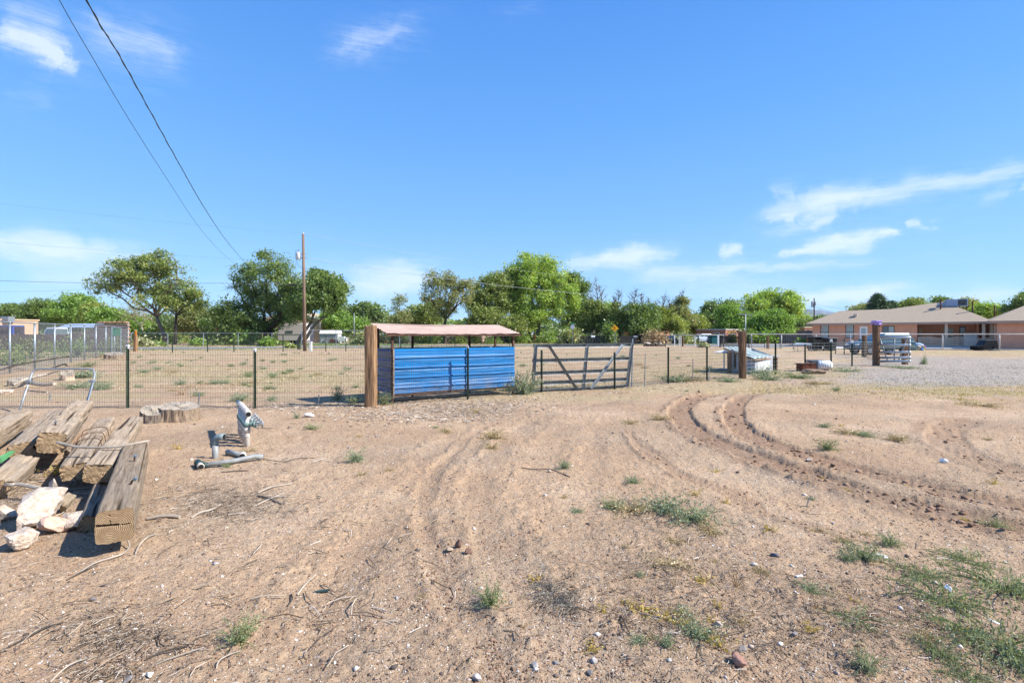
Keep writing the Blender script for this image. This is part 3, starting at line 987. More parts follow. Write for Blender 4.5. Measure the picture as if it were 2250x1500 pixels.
def pine(label, px, D, ytop, ybot, half, seed):
    rs = np.random.RandomState(seed)
    X0 = (px - CX) / F * D
    root = thing('pine_tree', label, 'tree', (X0, D, 0))
    zt = CH + (HZ - ytop) / F * D; zb = CH + (HZ - ybot) / F * D; R = half / F * D
    wd = MB(); P = []
    wd.tube([(0, 0, -.1), (0, 0, zt * .5), (0, 0, zt)], [.3, .2, .04], 6)
    for i in range(46):
        t = (i / 46) ** .9
        z = zb + (zt - zb) * t
        for k in range(6):
            an = rs.rand() * 6.28; L = R * (1 - t) ** .75 * (.65 + .5 * rs.rand()) + .15
            e = np.array([math.cos(an) * L, math.sin(an) * L, z + L * .12])
            wd.tube([(0, 0, z - .1), e], [.05, .015], 3, caps=False)
            for q in range(8):
                f = .35 + .65 * q / 7
                P.append(np.array([e[0] * f, e[1] * f, z + L * .12 * f]) + rs.normal(size=(5, 3)) * np.array([.25, .25, .18]))
    V, Fc = leaves(rs, np.concatenate(P), .20, .3)
    mesh_np('crown', V, Fc, LEAF['pine'], root)
    wd.build('trunk', M_bark, root)


pine('dark pointed pine behind the salmon house roof', 1929, 100, 648, 700, 34, 41)
pine('small dark pine behind the salmon house, right of the pointed pine', 1958, 104, 664, 700, 16, 42)
tree('pale olive tree behind the left part of the salmon house roof', 1895, 110, [(1885, 690, 26, 12), (1905, 684, 22, 12)], 'sparse', M_bark, .3, 4, 50, 55, .25, .8, seed=43, name='leafy_tree')
tree('flat topped light green tree behind the salmon house ridge', 1995, 105, [(1985, 680, 28, 14), (2005, 668, 20, 9), (1975, 690, 24, 12)], 'elm', M_bark, .3, 4, 60, 60, .24, .7, seed=44, name='elm_tree')
tree('dark small tree behind the rooftop cooler', 2072, 110, [(2075, 668, 16, 12), (2068, 685, 20, 14)], 'elmd', M_bark, .3, 4, 40, 60, .25, .7, seed=45, name='leafy_tree')
tree('pale tree right of the rooftop cooler', 2130, 112, [(2125, 672, 22, 14), (2110, 690, 24, 14)], 'sparse', M_bark, .3, 4, 50, 60, .25, .8, seed=46, name='leafy_tree')
tree('bright green tree between the house roof and the garage roof', 2165, 100, [(2160, 682, 22, 12), (2180, 686, 20, 12), (2145, 695, 24, 12), (2190, 695, 16, 12)], 'cotton', M_bark, .3, 4, 70, 60, .24, .7, seed=47, name='leafy_tree')
tree('dark tree behind the garage roof at the right edge', 2245, 95, [(2242, 668, 20, 14), (2225, 680, 16, 10), (2265, 665, 24, 22)], 'elmd', M_bark, .3, 4, 60, 60, .23, .7, seed=48, name='leafy_tree')

# left far group
for k, (lb, bx, D, cr_, lf, sd) in enumerate((
        ('dark green tree at the far left above the flat tan house', 22, 115, [(15, 690, 34, 14), (40, 686, 22, 12)], 'elmd', 51),
        ('dark bushy tree behind the flat tan house, left of the tallest green crown', 82, 112, [(75, 690, 32, 20), (100, 680, 28, 16), (95, 700, 40, 20)], 'elmd', 52),
        ('tallest rounded green tree behind the block wall on the left', 160, 108, [(155, 668, 30, 18), (185, 672, 26, 18), (150, 692, 46, 22), (195, 690, 28, 20)], 'green', 53),
        ('yellow green tree behind the top corner of the block wall', 222, 98, [(222, 700, 26, 14), (215, 686, 16, 12)], 'yellowish', 54),
        ('bright green tree right of the block wall, behind the bare tree', 262, 96, [(255, 705, 30, 20), (285, 712, 22, 18), (232, 695, 20, 14)], 'green', 55),
        ('low green tree behind the elm trunks on the left', 345, 112, [(340, 712, 30, 18), (372, 716, 26, 16)], 'far', 56),
        ('low hazy green tree between the two big elms', 432, 104, [(430, 702, 30, 22), (458, 712, 26, 18), (410, 718, 24, 12)], 'sparse', 57),
        ('dark low tree behind the left of the spreading elm', 492, 100, [(490, 716, 30, 18), (510, 722, 24, 12)], 'elmd', 58))):
    tree(lb, bx, D, cr_, lf, M_bark, .3, 2.2, 90, 75, .25, .9, seed=sd, name='leafy_tree')

# bushes along the far side of the road
for lb, px, D, rx, hp, lf, sd, n in (
        ('sage green rounded bush by the orange topped post', 318, 66, 20, 18, 'sage', 61, 900),
        ('dark low bush at the foot of the leaning elm', 348, 70, 15, 10, 'green', 62, 500),
        ('bright green low bush on the dirt mound between the elms', 432, 70, 18, 14, 'green', 63, 700),
        ('leafy green bush behind the chain link fence below the spreading elm', 590, 68, 18, 17, 'green', 64, 800),
        ('small lime weed bush at the roadside left of the green utility box', 640, 60, 9, 9, 'yellowish', 65, 300),
        ('dark conical bush below the first dead topped elm', 1338, 84, 20, 46, 'elmd', 66, 1500),
        ('dark clipped hedge bush left of the conical bush', 1290, 88, 26, 20, 'elmd', 67, 1100),
        ('yellow green reed clump beside the green street sign', 1246, 84, 16, 30, 'yellowish', 68, 700),
        ('brown dry brush heap behind the reddish wooden post', 1440, 82, 30, 30, 'brush', 69, 1900),
        ('round sage bush at the foot of the black gate post', 1548, 62, 9, 9, 'sage', 70, 500),
        ('shady bush behind the rear mesh of the blue shed', 1010, 88, 22, 22, 'elmd', 71, 900),
        ('green bush left of the white garage seen under the shed roof', 880, 88, 20, 26, 'elmd', 72, 900),
        ('dark bush under the cottonwood seen under the shed roof', 952, 86, 20, 22, 'elmd', 73, 900),
        ('green shrub under the trees right of the shed roof', 1140, 88, 26, 26, 'green', 74, 1100),
        ('green shrub left of the yellow green reeds', 1200, 90, 30, 26, 'green', 75, 1200),
        ('low green bush behind the second chain link section', 790, 84, 20, 16, 'green', 76, 700),
        ('leafy shrub at the left end of the salmon house', 1765, 76, 14, 14, 'green', 77, 500)):
    bush(lb, px, D, rx, hp, lf, sd, n)

protos = []
rs_ = random.Random(8)
for i in range(34):
    px = 285 + (1720 - 285) * (i + rs_.uniform(-.3, .3)) / 34
    if 655 < px < 760: continue
    D = rs_.uniform(84, 98) if px > 900 else rs_.uniform(74, 96)
    if len(protos) < 5:
        b = bush('low green bush in the thicket row under the trees beyond the road', px, D, 26, 26, ('green', 'elm', 'elmd', 'yellowish', 'sparse')[len(protos)], 400 + i, 1000, .2, group='low bushes of the thicket beyond the road')
        protos.append(b)
    else:
        b = copy_tree(protos[rs_.randrange(5)]); b.location = ((px - CX) / F * D, D, 0); b.rotation_euler = (0, 0, rs_.uniform(0, 6))
    s_ = rs_.uniform(.7, 1.35); b.scale = (s_, s_, s_ * rs_.uniform(.8, 1.3))

# far wood: reads as one mass behind everything
def far_wood():
    rs = np.random.RandomState(77)
    n = 20000
    th = np.radians(-60 + 120 * rs.rand(n)); R = 165 + 30 * rs.rand(n)
    hmax = 4.2 + 4.2 * fbm(np.degrees(th) * .5 + 5, R * 0 + 3, 1.6, 4)
    z = hmax * rs.rand(n) ** .6
    P = np.stack([R * np.sin(th), R * np.cos(th), z], 1)
    V, Fc = leaves(rs, P, .75, .7)
    o = mesh_np('treeline', V, Fc, LEAF['far'], kind='stuff')
    tag(o, 'far green wood along the horizon behind the houses', 'trees')


far_wood()
# ---------------------------------------------------------------- fences
def tpost(mb, x, y, h, r=.022, tip=True):
    z = gz(x, y)
    mb.box((x, y, z + h / 2 - .1), (r * 2.1, r * .5, h + .2))
    mb.box((x, y - r * .8, z + h / 2 - .1), (r * .5, r * 1.7, h + .2))
    k = int(h / .09)
    for i in range(k):
        mb.box((x, y + r * .45, z + .06 + i * .09), (r * 1.0, r * .5, .03))


def wire(mb, p, q, r, m=0):
    mb.tube([p, q], r, 3, m, caps=False)


def mesh_fence(root, pts, h, dx, heights, r, m, name='wire_mesh', sag=.0, z0=.03, seed=0):
    rs = random.Random(seed)
    mb = MB()
    for a, b in zip(pts[:-1], pts[1:]):
        a = Vector(a); b = Vector(b); L = (b - a).length
        n = max(1, int(L / dx))
        top = lambda t: -sag * math.sin(math.pi * t)
        za, zb = gz(a.x, a.y), gz(b.x, b.y)
        prev = None
        seg = max(2, int(L / .8))
        for hh in heights:
            pp = []
            for i in range(seg + 1):
                t = i / seg
                p = a.lerp(b, t)
                pp.append(Vector((p.x, p.y + .012 * math.sin(i * 2.1 + hh * 9), za + (zb - za) * t + hh + top(t) * hh / h + rs.uniform(-.004, .004))))
            mb.tube(pp, r, 3, caps=False)
        for i in range(n + 1):
            t = i / n
            p = a.lerp(b, t); g = za + (zb - za) * t
            j = rs.uniform(-.006, .006)
            wire(mb, (p.x + j, p.y, g + heights[0] - .01), (p.x - j, p.y, g + heights[-1] + top(t)), r * .85)
    o = mb.build(name, m, root, world=True, kind='stuff')
    return o


FP = {k: gp(*v) for k, v in {'a': (281, 897), 'b': (560, 895), 'corner': (815, 893), 'c': (1028, 878), 'd': (1190, 861), 'e': (1350, 853),
                             'f': (1468, 842), 'g': (1553, 836), 'mid': (1632, 831), 'h': (1704, 823), 'i': (1769, 813), 'j': (1826, 812), 'k': (1872, 805), 'gate': (1925, 803)}.items()}
heights = [.03, .13, .23, .33, .44, .56, .68, .80, .92, 1.04, 1.16, 1.27]
left0 = Vector((-13.6, 11.25, 0))
fl = thing('wire_fence', 'long sagging welded wire fence on green steel posts left of the tan corner post', 'fence', FP['a'])
mesh_fence(fl, [left0, FP['a'], FP['b'], FP['corner'] + Vector((-.12, 0, 0))], 1.27, .052, heights, .0022, M_wire, seed=1)
for k in ('a', 'b'):
    b = MB(); tpost(b, FP[k].x, FP[k].y, 1.33 if k == 'a' else 1.27, .026)
    o = b.build('fence_post', M_tpost, fl, world=True)
    b = MB(); z = gz(FP[k].x, FP[k].y)
    b.box((FP[k].x, FP[k].y - .002, z + 1.27 if k == 'b' else z + 1.32), (.05, .04, .08))
    b.build('white_post_tip', M_white, o, world=True)
b = MB()
for px, py, t in ((111, 882, 864), (438, 892, 862), (700, 893, 866)):
    p = gp(px, py)
    b2 = MB(); b2.tube([(p.x, p.y - .03, -.05), (p.x + .02, p.y - .03, (py - t) / F * p.y)], .014, 6)
    b2.build('stub_stake', M_galvd, fl, world=True)

fr = thing('wire_fence', 'welded wire fence running from the tan corner post past the blue shed and dark gate', 'fence', FP['corner'])
mesh_fence(fr, [FP['corner'] + Vector((.12, .05, 0)), FP['c'], FP['d'], FP['e'], FP['f'], FP['g'], FP['mid']], 1.2, .052, [h * .93 for h in heights], .0030, M_wire, seed=2)
for k, h in (('c', 1.30), ('d', 1.16), ('e', 1.08), ('f', 1.18), ('g', 1.18)):
    b = MB(); tpost(b, FP[k].x, FP[k].y - .02, h, .026)
    b.build('fence_post', M_tpost, fr, world=True)
for px, py, t in ((1416, 849, 777), (1521, 838, 788), (1557, 838, 802)):
    p = gp(px, py)
    b = MB(); b.tube([(p.x, p.y, -.05), (p.x + .03, p.y, (py - t) / F * p.y)], .013, 6)
    b.build('thin_stake', M_galvd, fr, world=True)
b = MB(); z = gz(FP['c'].x, FP['c'].y)
b.box((FP['c'].x, FP['c'].y - .03, z + 1.28), (.05, .04, .06)); b.build('white_post_tip', M_white, fr, world=True)

fh = thing('wire_fence', 'fence of bright horizontal wires between the two brown gate posts beyond the dog kennel', 'fence', FP['mid'])
PH = [FP['mid'], FP['h'], FP['i'], FP['j'], FP['k'], FP['gate']]
hz_h = [.10, .24, .38, .52, .66, .80, .94, 1.08, 1.20]
mb = MB()
for a, b_ in zip(PH[:-1], PH[1:]):
    for hh in hz_h:
        wire(mb, (a.x, a.y, gz(a.x, a.y) + hh), (b_.x, b_.y, gz(b_.x, b_.y) + hh), .0034)
    n = int((b_ - a).length / .30)
    for i in range(n):
        p = a.lerp(b_, i / n)
        wire(mb, (p.x, p.y, .1), (p.x, p.y, 1.20), .0018)
mb.build('wire_mesh', M_wirel, fh, world=True, kind='stuff')
for k, h in (('h', 1.24), ('i', 1.16), ('j', 1.30), ('k', 1.22)):
    b = MB(); tpost(b, FP[k].x, FP[k].y, h, .032)
    o = b.build('fence_post', M_tpost, fh, world=True)
    if k in 'jk':
        b = MB(); b.box((FP[k].x, FP[k].y - .01, h), (.08, .07, .14)); b.build('white_post_tip', M_white, o, world=True)


def wood_post(label, px, py, ytop, wpx, m, seed=0, square=False, name='wooden_post', extra=None, ht=None):
    p = gp(px, py); Y = p.y
    top = CH + (HZ - ytop) / F * Y
    w = wpx / F * Y / 2
    rs = np.random.RandomState(seed)
    n, k = 22, 34
    V = []
    for i in range(k):
        z = -.12 + (top + .12) * i / (k - 1)
        for j in range(n):
            an = 2 * math.pi * j / n
            if square:
                c, s = math.cos(an), math.sin(an)
                q = (abs(c) ** 5 + abs(s) ** 5) ** (-1 / 5)
                r = w * .93 * q
            else:
                r = w
            r *= 1 - .10 * max(0, vnoise(np.array([j * 1.13 + seed]), np.array([z * 1.6]))[0] - .55) * 3 + (vnoise(np.array([j * .7 + seed * 3]), np.array([z * 4.0]))[0] - .5) * .06
            V.append((r * math.cos(an), r * math.sin(an), z + (rs.rand() - .5) * .05 * (i == k - 1)))
    Fc = [(i * n + j, i * n + (j + 1) % n, (i + 1) * n + (j + 1) % n, (i + 1) * n + j) for i in range(k - 1) for j in range(n)]
    mb = MB(); mb.add(V, Fc + [tuple((k - 1) * n + j for j in range(n))])
    o = mb.build(name, m)
    o.location = (p.x, p.y, 0)
    tag(o, label, 'post')
    return o, top


wood_post('tall split tan wooden corner post at the left end of the blue shed', 815, 893, 717, 27, M_post, 1, True)
wood_post('brown wooden post in front of the green striped dog kennel roof', 1631, 831, 728, 15, M_post2, 2, True)
pz, ztop = wood_post('brown wooden gate post with a lilac cap on top, beside the silver gate', 1925, 803, 712, 14, M_post2, 3)
# lilac cloth cap
cb = MB()
rs = random.Random(5)
for i in range(9):
    an = i * .7
    cb.box((.03 * math.cos(an), .03 * math.sin(an), -.02 + .022 * i), (.37 - .02 * (i % 3), .34 - .02 * (i % 2), .045), rz=an * .3)
o = cb.build('cloth_cap', mat('lilac_cloth', (.42, .30, .66), rough=.9, var=.15, scale=20), loc=(pz.location.x, pz.location.y, ztop + .0), bevel=.012)
tag(o, 'lilac cloth cap wrapped over the top of the brown gate post', 'cloth')
for lb, px, py, yt, wp, sq in (('short brown post behind the blue parked car, left of the silver gate', 1899, 784, 737, 9, True),
                               ('dark brown post at the far end of the silver gate', 1988, 800, 742, 11, True),
                               ('short brown post standing in the field between the kennel and the white rail', 1687, 766, 738, 5.5, True),
                               ('short brown post beside the left dark wheelie bin', 1776, 766, 739, 6, True),
                               ('reddish wooden post beside the brown brush heap across the road', 1407, 753, 727, 4.5, False),
                               ('short brown post among the white gate posts by the parked pickup', 1500, 761, 740, 4.5, False),
                               ('red and yellow topped post by the road behind the dark gate', 1175, 754, 727, 4.2, False)):
    wood_post(lb, px, py, yt, wp, M_post2 if 'red' not in lb else mat('red_post_wood', (.22, .07, .035), var=.3), 10 + px, sq)
o_, zt_ = wood_post('weathered wooden post with an orange marker stake at the end of the block wall', 298, 772, 736, 8, M_post, 31, True)
b = MB(); p = gp(298, 772); b.box((0, 0, 0), (.12, .08, .42)); b.box((0, 0, .22), (.07, .06, .12))
tag(b.build('marker_stake', mat('orange_paint', (.75, .22, .01), rough=.6), loc=(p.x, p.y, zt_ + .12)), 'small orange marker stake on top of the weathered roadside post', 'marker')


# ---------------------------------------------------------------- blue shed
U = Vector((.81, .586, 0)).normalized(); Vv = Vector((-.586, .81, 0)).normalized()
S0 = Vector((-2.74, 11.72, 0)); SL = 3.42; SWD = .86
ang_s = math.atan2(U.y, U.x)
sh = thing('livestock_shelter', 'low shelter of blue ribbed metal sheets under a pinkish metal roof', 'shelter', S0, ang_s)


def ribbed(mb, L, z0, z1, y, out, m=0, nsheet=1, x0=0.0, period=.232, amp=.030):
    """Sheet standing along x with horizontal ribs; out = -1 faces -y."""
    prof = []
    z = z0
    H = z1 - z0
    def d(zz):
        t = ((z1 - zz) / period) % 1.0
        if .74 < t < .97:
            e = min((t - .74) / .13, (.97 - t) / .06, 1)
            return amp * e
        for c in (.22, .48):
            if abs(t - c) < .03:
                return amp * .25 * (1 - abs(t - c) / .03)
        return 0
    N = int(H / .0062)
    zs = [z0 + H * i / N for i in range(N + 1)]
    vs = []
    K = max(2, int(L / .35))
    for i in range(K + 1):
        x = x0 + L * i / K
        for zz in zs:
            vs.append((x, y + out * (d(zz) + .006 * math.sin(i * 1.3 + zz * 7)), zz))
    fs = []
    n = N + 1
    for i in range(K):
        for j in range(N):
            fs.append((i * n + j, (i + 1) * n + j, (i + 1) * n + j + 1, i * n + j + 1))
    mb.add(vs, fs, m)


zb, ztp = .235, 1.262
mb = MB(); ribbed(mb, 1.98, zb, ztp, -.035, -1); o = mb.build('blue_sheet', M_blue, sh)
mb = MB(); ribbed(mb, 1.50, zb - .012, ztp - .006, -.060, -1, x0=SL - 1.50); mb.build('blue_sheet', M_blue, sh)
mb = MB(); ribbed(mb, SWD, zb, ztp, 0, 1)
mb.v = [(y_ - .035, x_ * 1.0, z_) for x_, y_, z_ in mb.v]
mb.build('side_sheet', [M_greyblue], sh)
mb = MB()
for k in range(5):
    z_ = ztp - .042 - k * .232
    mb.box((-.062, SWD / 2, z_), (.012, SWD, .022))
mb.build('side_rib', mat('blue_rib', (.015, .07, .33), rough=.5), sh)
mb = MB(); ribbed(mb, SWD, zb, ztp, 0, -1); mb.v = [(SL + .035 - y_, x_, z_) for x_, y_, z_ in mb.v]; mb.build('side_sheet', M_blue, sh)
mb = MB(); ribbed(mb, SL, zb, ztp, SWD + .03, 1); mb.build('rear_sheet', M_greyblue, sh)
for x, y, zt in ((0, 0, 1.60), (SL, 0, 1.58), (0, SWD, 1.82), (SL, SWD, 1.80), (SL - .85, SWD, 1.80), (.9, SWD, 1.8)):
    mb = MB(); mb.box((x, y, zt / 2 - .05), (.05, .05, zt + .1)); mb.build('frame_post', M_rust, sh)
for (p, q) in (((-.12, 0, 1.585), (SL + .12, 0, 1.575)), ((-.12, SWD, 1.81), (SL + .12, SWD, 1.79)), ((0, 0, 1.57), (0, SWD, 1.79)), ((SL, 0, 1.56), (SL, SWD, 1.77)), ((0, 0, .2), (SL, 0, .2)), ((SL * .5, 0, 1.57), (SL * .5, SWD, 1.78))):
    mb = MB(); mb.bar(p, q, .045, .05); mb.build('frame_rail', M_rust, sh)
mb = MB(); mb.box((.0, -.07, .72), (.03, .03, 1.1)); mb.build('edge_strip', mat('raw_edge', (.32, .24, .17), var=.4, scale=30), sh)
# upper wire mesh on the rear and the fence side
mb = MB()
for i in range(int(SL / .075)):
    wire(mb, (i * .075, SWD, 1.2), (i * .075, SWD, 1.8), .0022)
for k in range(5):
    wire(mb, (0, SWD, 1.3 + k * .1), (SL, SWD, 1.3 + k * .1), .0022)
mb.build('wire_mesh', M_wire, sh, kind='stuff')
# corrugated roof, sagging a little
mb = MB(); N = 64; K = 22; ov = .10
vs = []
for i in range(K + 1):
    x = -.16 + (SL + .36) * i / K
    for j in range(N + 1):
        t = j / N
        y = -ov + (SWD + ov * 1.8) * t
        z = 1.612 + .245 * t - .022 * i / K + .012 * math.cos(2 * math.pi * t * 8) - .016 * math.sin(math.pi * i / K * 1.4) + .008 * math.sin(i * 2.2 + j * .3) * (1 - t)
        vs.append((x, y, z))
vs += [(a, b_, c - .006) for a, b_, c in vs]
fs = []
n = N + 1; T = (K + 1) * n
for i in range(K):
    for j in range(N):
        a = i * n + j
        fs.append((a, a + n, a + n + 1, a + 1)); fs.append((T + a, T + a + 1, T + a + n + 1, T + a + n))
mb.add(vs, fs); mb.build('roof', M_pink, sh)
mb = MB(); mb.bar((-.16, -ov - .0, 1.585), (SL + .19, -ov, 1.565), .03, .035); mb.build('roof_batten', M_rust, sh)
mb = MB(); mb.bar((-.05, -.02, 1.58), (-.05, SWD, 1.8), .04, .05)
for k in range(4): mb.bar((-.13, -.05 + .24 * k, 1.57 + .06 * k), (.3, -.05 + .24 * k, 1.57 + .06 * k), .035, .035)
mb.build('roof_batten', mat('pale_batten', (.45, .33, .2), var=.2), sh)

# ---------------------------------------------------------------- dark steel gate leaning on the fence
gt = thing('steel_gate', 'dark grey steel livestock gate leaning behind the wire fence', 'gate', gp(1168, 862))


def gpnt(px, py):
    t = (px - 1168) / 222.0; v = (857 - py) / 100.0
    Y = 14.15 + 1.50 * t + .12 * v
    return at(px, py, Y)


def rail(name, a, b, wd, ht, lip=True):
    mb = MB(); A, B = gpnt(*a), gpnt(*b)
    mb.bar(A, B, .022, ht * 1.15)
    if lip:
        dn = Vector((0, 0, -ht / 2 - .006)); fw = Vector((.02, -.034, 0))
        mb.bar(A + dn * 1.2 + fw, B + dn * 1.2 + fw, .085, .014, m=1)  # lower lip coloured pale to paint in the sun it catches
        mb.bar(A - dn + fw, B - dn + fw, .065, .010)
    mb.build(name, [M_gate, mat('sunlit_lip_steel', (.62, .63, .62), rough=.5)], gt, world=True)


for a, b_ in (((1172, 759.5), (1390, 757)), ((1170, 792), (1384, 787)), ((1168, 820), (1381, 812)), ((1168, 842), (1379, 832)), ((1168, 861), (1378, 848))):
    rail('gate_rail', a, b_, .05, .076)
for a, b_ in (((1177, 756), (1169, 862)), ((1289, 757), (1280, 856)), ((1387, 755), (1376, 850))):
    mb = MB(); A, B = gpnt(*a) + Vector((0, -.07, 0)), gpnt(*b_) + Vector((0, -.07, 0))
    mb.bar(A, B, .085, .06, up=(0, 1, 0)); mb.bar(A + Vector((.045, -.02, 0)), B + Vector((.045, -.02, 0)), .012, .05, up=(0, 1, 0))
    mb.build('gate_stile', M_gate, gt, world=True)
for a, b_ in (((1204, 757), (1268, 857)), ((1366, 757), (1297, 852))):
    mb = MB(); A, B = gpnt(*a) + Vector((0, -.13, 0)), gpnt(*b_) + Vector((0, -.13, 0))
    mb.bar(A, B, .075, .03, up=(0, 1, 0)); mb.bar(A + Vector((.04, -.02, 0)), B + Vector((.04, -.02, 0)), .014, .045, up=(0, 1, 0))
    mb.build('gate_brace', M_gate if a[0] < 1300 else M_galvd, gt, world=True)
mb = MB(); A = gpnt(1174, 800) + Vector((-.03, -.1, 0)); B = gpnt(1170, 858) + Vector((-.03, -.1, 0)); mb.bar(A, B, .03, .03, up=(0, 1, 0)); mb.build('hinge_plate', M_rust, gt, world=True)
mb = MB(); mb.tube([gpnt(1390, 744), gpnt(1388, 850)], .02, 6); mb.build('gate_pole', M_galv, gt, world=True)

# ---------------------------------------------------------------- silver tube gate on the right
sg = thing('tube_gate', 'silver tubular farm gate hung on the lilac capped post', 'gate', gp(1931, 803))
DG0, DG1 = 26.2, 25.0
GA = lambda px, py: at(px, py, DG0 + (DG1 - DG0) * (px - 1930) / 70.0)
for ya, yb in ((740.5, 741.5), (757.5, 758), (773.5, 773.5), (785.5, 785), (793.8, 793)):
    mb = MB(); mb.tube([GA(1930, ya), GA(2001, yb)], .056, 12); mb.build('gate_rail', M_silver, sg, world=True, smooth=True)
for p in ((1931.5,), (1965,), (1999,)):
    mb = MB(); mb.tube([GA(p[0], 740), GA(p[0], 794)], .030, 8); mb.build('gate_upright', M_galvd, sg, world=True, smooth=True)
for a, b_ in (((1934, 742), (1952, 793)), ((1995, 742), (1976, 793))):
    mb = MB(); mb.tube([GA(*a) + Vector((0, .05, 0)), GA(*b_) + Vector((0, .05, 0))], .03, 8); mb.build('gate_brace', M_galvd, sg, world=True, smooth=True)

# ---------------------------------------------------------------- chain link fence at the left
C0 = np.array([-20.5, 20.9]); CD = np.array([-1.425, 2.62])
clf = thing('chain_link_fence', 'tall grey chain link fence running back along the left side', 'fence', (C0[0], C0[1], 0))
KP = list(range(-4, 10))
CHH = lambda k: 2.09 + .015 * k
for k in KP:
    if k == 8: continue
    p = C0 + CD * k
    mb = MB(); mb.tube([(p[0], p[1], -.1), (p[0], p[1], CHH(k) - .04)], .042 if k in (-3, 1, 7) else .034, 8)
    mb.tube([(p[0], p[1], CHH(k) - .05), (p[0], p[1], CHH(k) + .02)], .05, 8)
    mb.build('fence_post', M_galv, clf, world=True, smooth=True)
mb = MB(); mb.tube([(C0[0] + CD[0] * k, C0[1] + CD[1] * k, CHH(k)) for k in KP], .024, 8); mb.build('top_rail', M_galv, clf, world=True, smooth=True)
mb = MB()
a = Vector((C0[0] - 4 * CD[0], C0[1] - 4 * CD[1], 0)); L_ = np.linalg.norm(CD) * 13
dirv = Vector((CD[0], CD[1], 0)).normalized()
stp = .085; H_ = 2.05; n = int(L_ / stp)
for i in range(-int(H_ / stp), n):
    for sgn in (0, 1):
        s0, z0_ = (i * stp, 0.03); s1 = s0 + H_
        if s1 < 0 or s0 > L_: continue
        q0, q1 = max(s0, 0), min(s1, L_)
        h0, h1 = .03 + (q0 - s0), .03 + (q1 - s0)
        if sgn: h0, h1 = .03 + H_ - (q0 - s0), .03 + H_ - (q1 - s0)
        A = a + dirv * q0; B = a + dirv * q1
        wire(mb, (A.x, A.y, h0), (B.x, B.y, h1), .0019)
mb.build('chain_link', mat('chain_link_wire', (.26, .29, .31), rough=.5, metal=.2), clf, world=True, kind='stuff')
# green gate leaf in it
cg = thing('gate', 'narrow green meshed gate at the far end of the chain link fence', 'gate', (*(C0 + CD * 6.55), 0))
A = C0 + CD * 6.55; B = C0 + CD * 7.7
mb = MB(); off = Vector((.12, -.06, 0))
mb.tube([Vector((A[0], A[1], .1)) + off, Vector((A[0], A[1], 2.1)) + off, Vector((B[0], B[1], 2.1)) + off, Vector((B[0], B[1], .1)) + off, Vector((A[0], A[1], .1)) + off], .04, 8)
mb.build('gate_frame', M_galv, cg, world=True)
mb = MB()
for i in range(16):
    t = i / 15; p = A + (B - A) * t
    mb.box((p[0] + .12, p[1] - .06, 1.78), (.05, .01, .6), rz=math.atan2(CD[1], CD[0]))
mb.build('green_screen', mat('green_screen', (.05, .22, .14), var=.15), cg, world=True, kind='stuff')

# ---------------------------------------------------------------- fence along the road, far
ff = thing('roadside_fence', 'thin wire fence with dark steel posts along the near side of the road', 'fence', (-33, 49, 0))
mb = MB()
rp = [gp(300, 773), gp(379, 774), gp(456, 773), gp(514, 773), gp(622, 772.5), gp(716, 772), gp(760, 772), gp(880, 769), gp(1000, 766), gp(1120, 763), gp(1290, 761), gp(1462, 763)]
for a_, b_ in zip(rp[:-1], rp[1:]):
    for h in (.35, .7, 1.05, 1.4):
        wire(mb, (a_.x, a_.y, h), (b_.x, b_.y, h), .006)
mb.build('wire_strand', M_wire, ff, world=True, kind='stuff')
for p in rp[1:]:
    mb = MB(); mb.box((p.x, p.y, .72), (.07, .05, 1.55)); mb.build('fence_post', M_tpost, ff, world=True)
fc = thing('chain_link_fence', 'grey chain link fence with top rail on the far side of the road', 'fence', (-50, 68, 0))
for (xa, xb, ya, D0, D1) in ((288, 611, 732.5, 66, 70), (663, 905, 726.5, 66, 72)):
    mb = MB()
    zt = 1.75 if xa < 500 else 2.1
    A = at(xa, 734, D0); B = at(xb, 734, D1); L = (B - A).length
    mb.tube([(A.x, A.y, zt), (B.x, B.y, zt)], .03, 6)
    mb.build('top_rail', M_galv, fc, world=True)
    for i in range(int(L / 4.2) + 1):
        p = A.lerp(B, min(1, i * 4.2 / L))
        m_ = MB(); m_.tube([(p.x, p.y, 0), (p.x, p.y, zt)], .05, 6); m_.build('fence_post', M_galv, fc, world=True)
    mb = MB(); n = int(L / .22)
    for i in range(n):
        p = A.lerp(B, i / n); q = A.lerp(B, min(1, i / n + zt / L))
        wire(mb, (p.x, p.y, .02), (q.x, q.y, zt), .006); wire(mb, (p.x, p.y, zt), (q.x, q.y, .02), .006)
    mb.build('chain_link', M_wire, fc, world=True, kind='stuff')

# ---------------------------------------------------------------- white pipe rail fence in front of the house
WR = [at(1480, 734, 66), at(1590, 734, 62), at(1651, 734, 60), at(1717, 734, 58.5), at(1793, 734, 56.5), at(1869, 734, 54.5), at(2071, 734, 52.5), at(2196, 734, 49.5), at(2330, 734, 47)]
wr = thing('pipe_rail_fence', 'cream pipe rail fence with a high top rail in front of the salmon house', 'fence', (WR[3].x, WR[3].y, 0))
M_pipe = mat('cream_pipe', (.60, .56, .50), rough=.5, var=.12, scale=2)
mb = MB(); mb.tube([(p.x, p.y, 1.60) for p in WR[1:]], .052, 8); mb.build('top_rail', M_pipe, wr, world=True, smooth=True)
mb = MB(); mb.tube([(p.x, p.y, 1.50) for p in WR[:2]], .05, 8); mb.build('top_rail', M_pipe, wr, world=True, smooth=True)
mb = MB(); mb.tube([(p.x, p.y, .10) for p in WR[5:]], .04, 8); mb.build('bottom_rail', M_pipe, wr, world=True, smooth=True)
for p in WR[1:]:
    mb = MB(); mb.tube([(p.x, p.y, -.05), (p.x, p.y, 1.6)], .06, 8); mb.build('fence_post', M_pipe, wr, world=True, smooth=True)
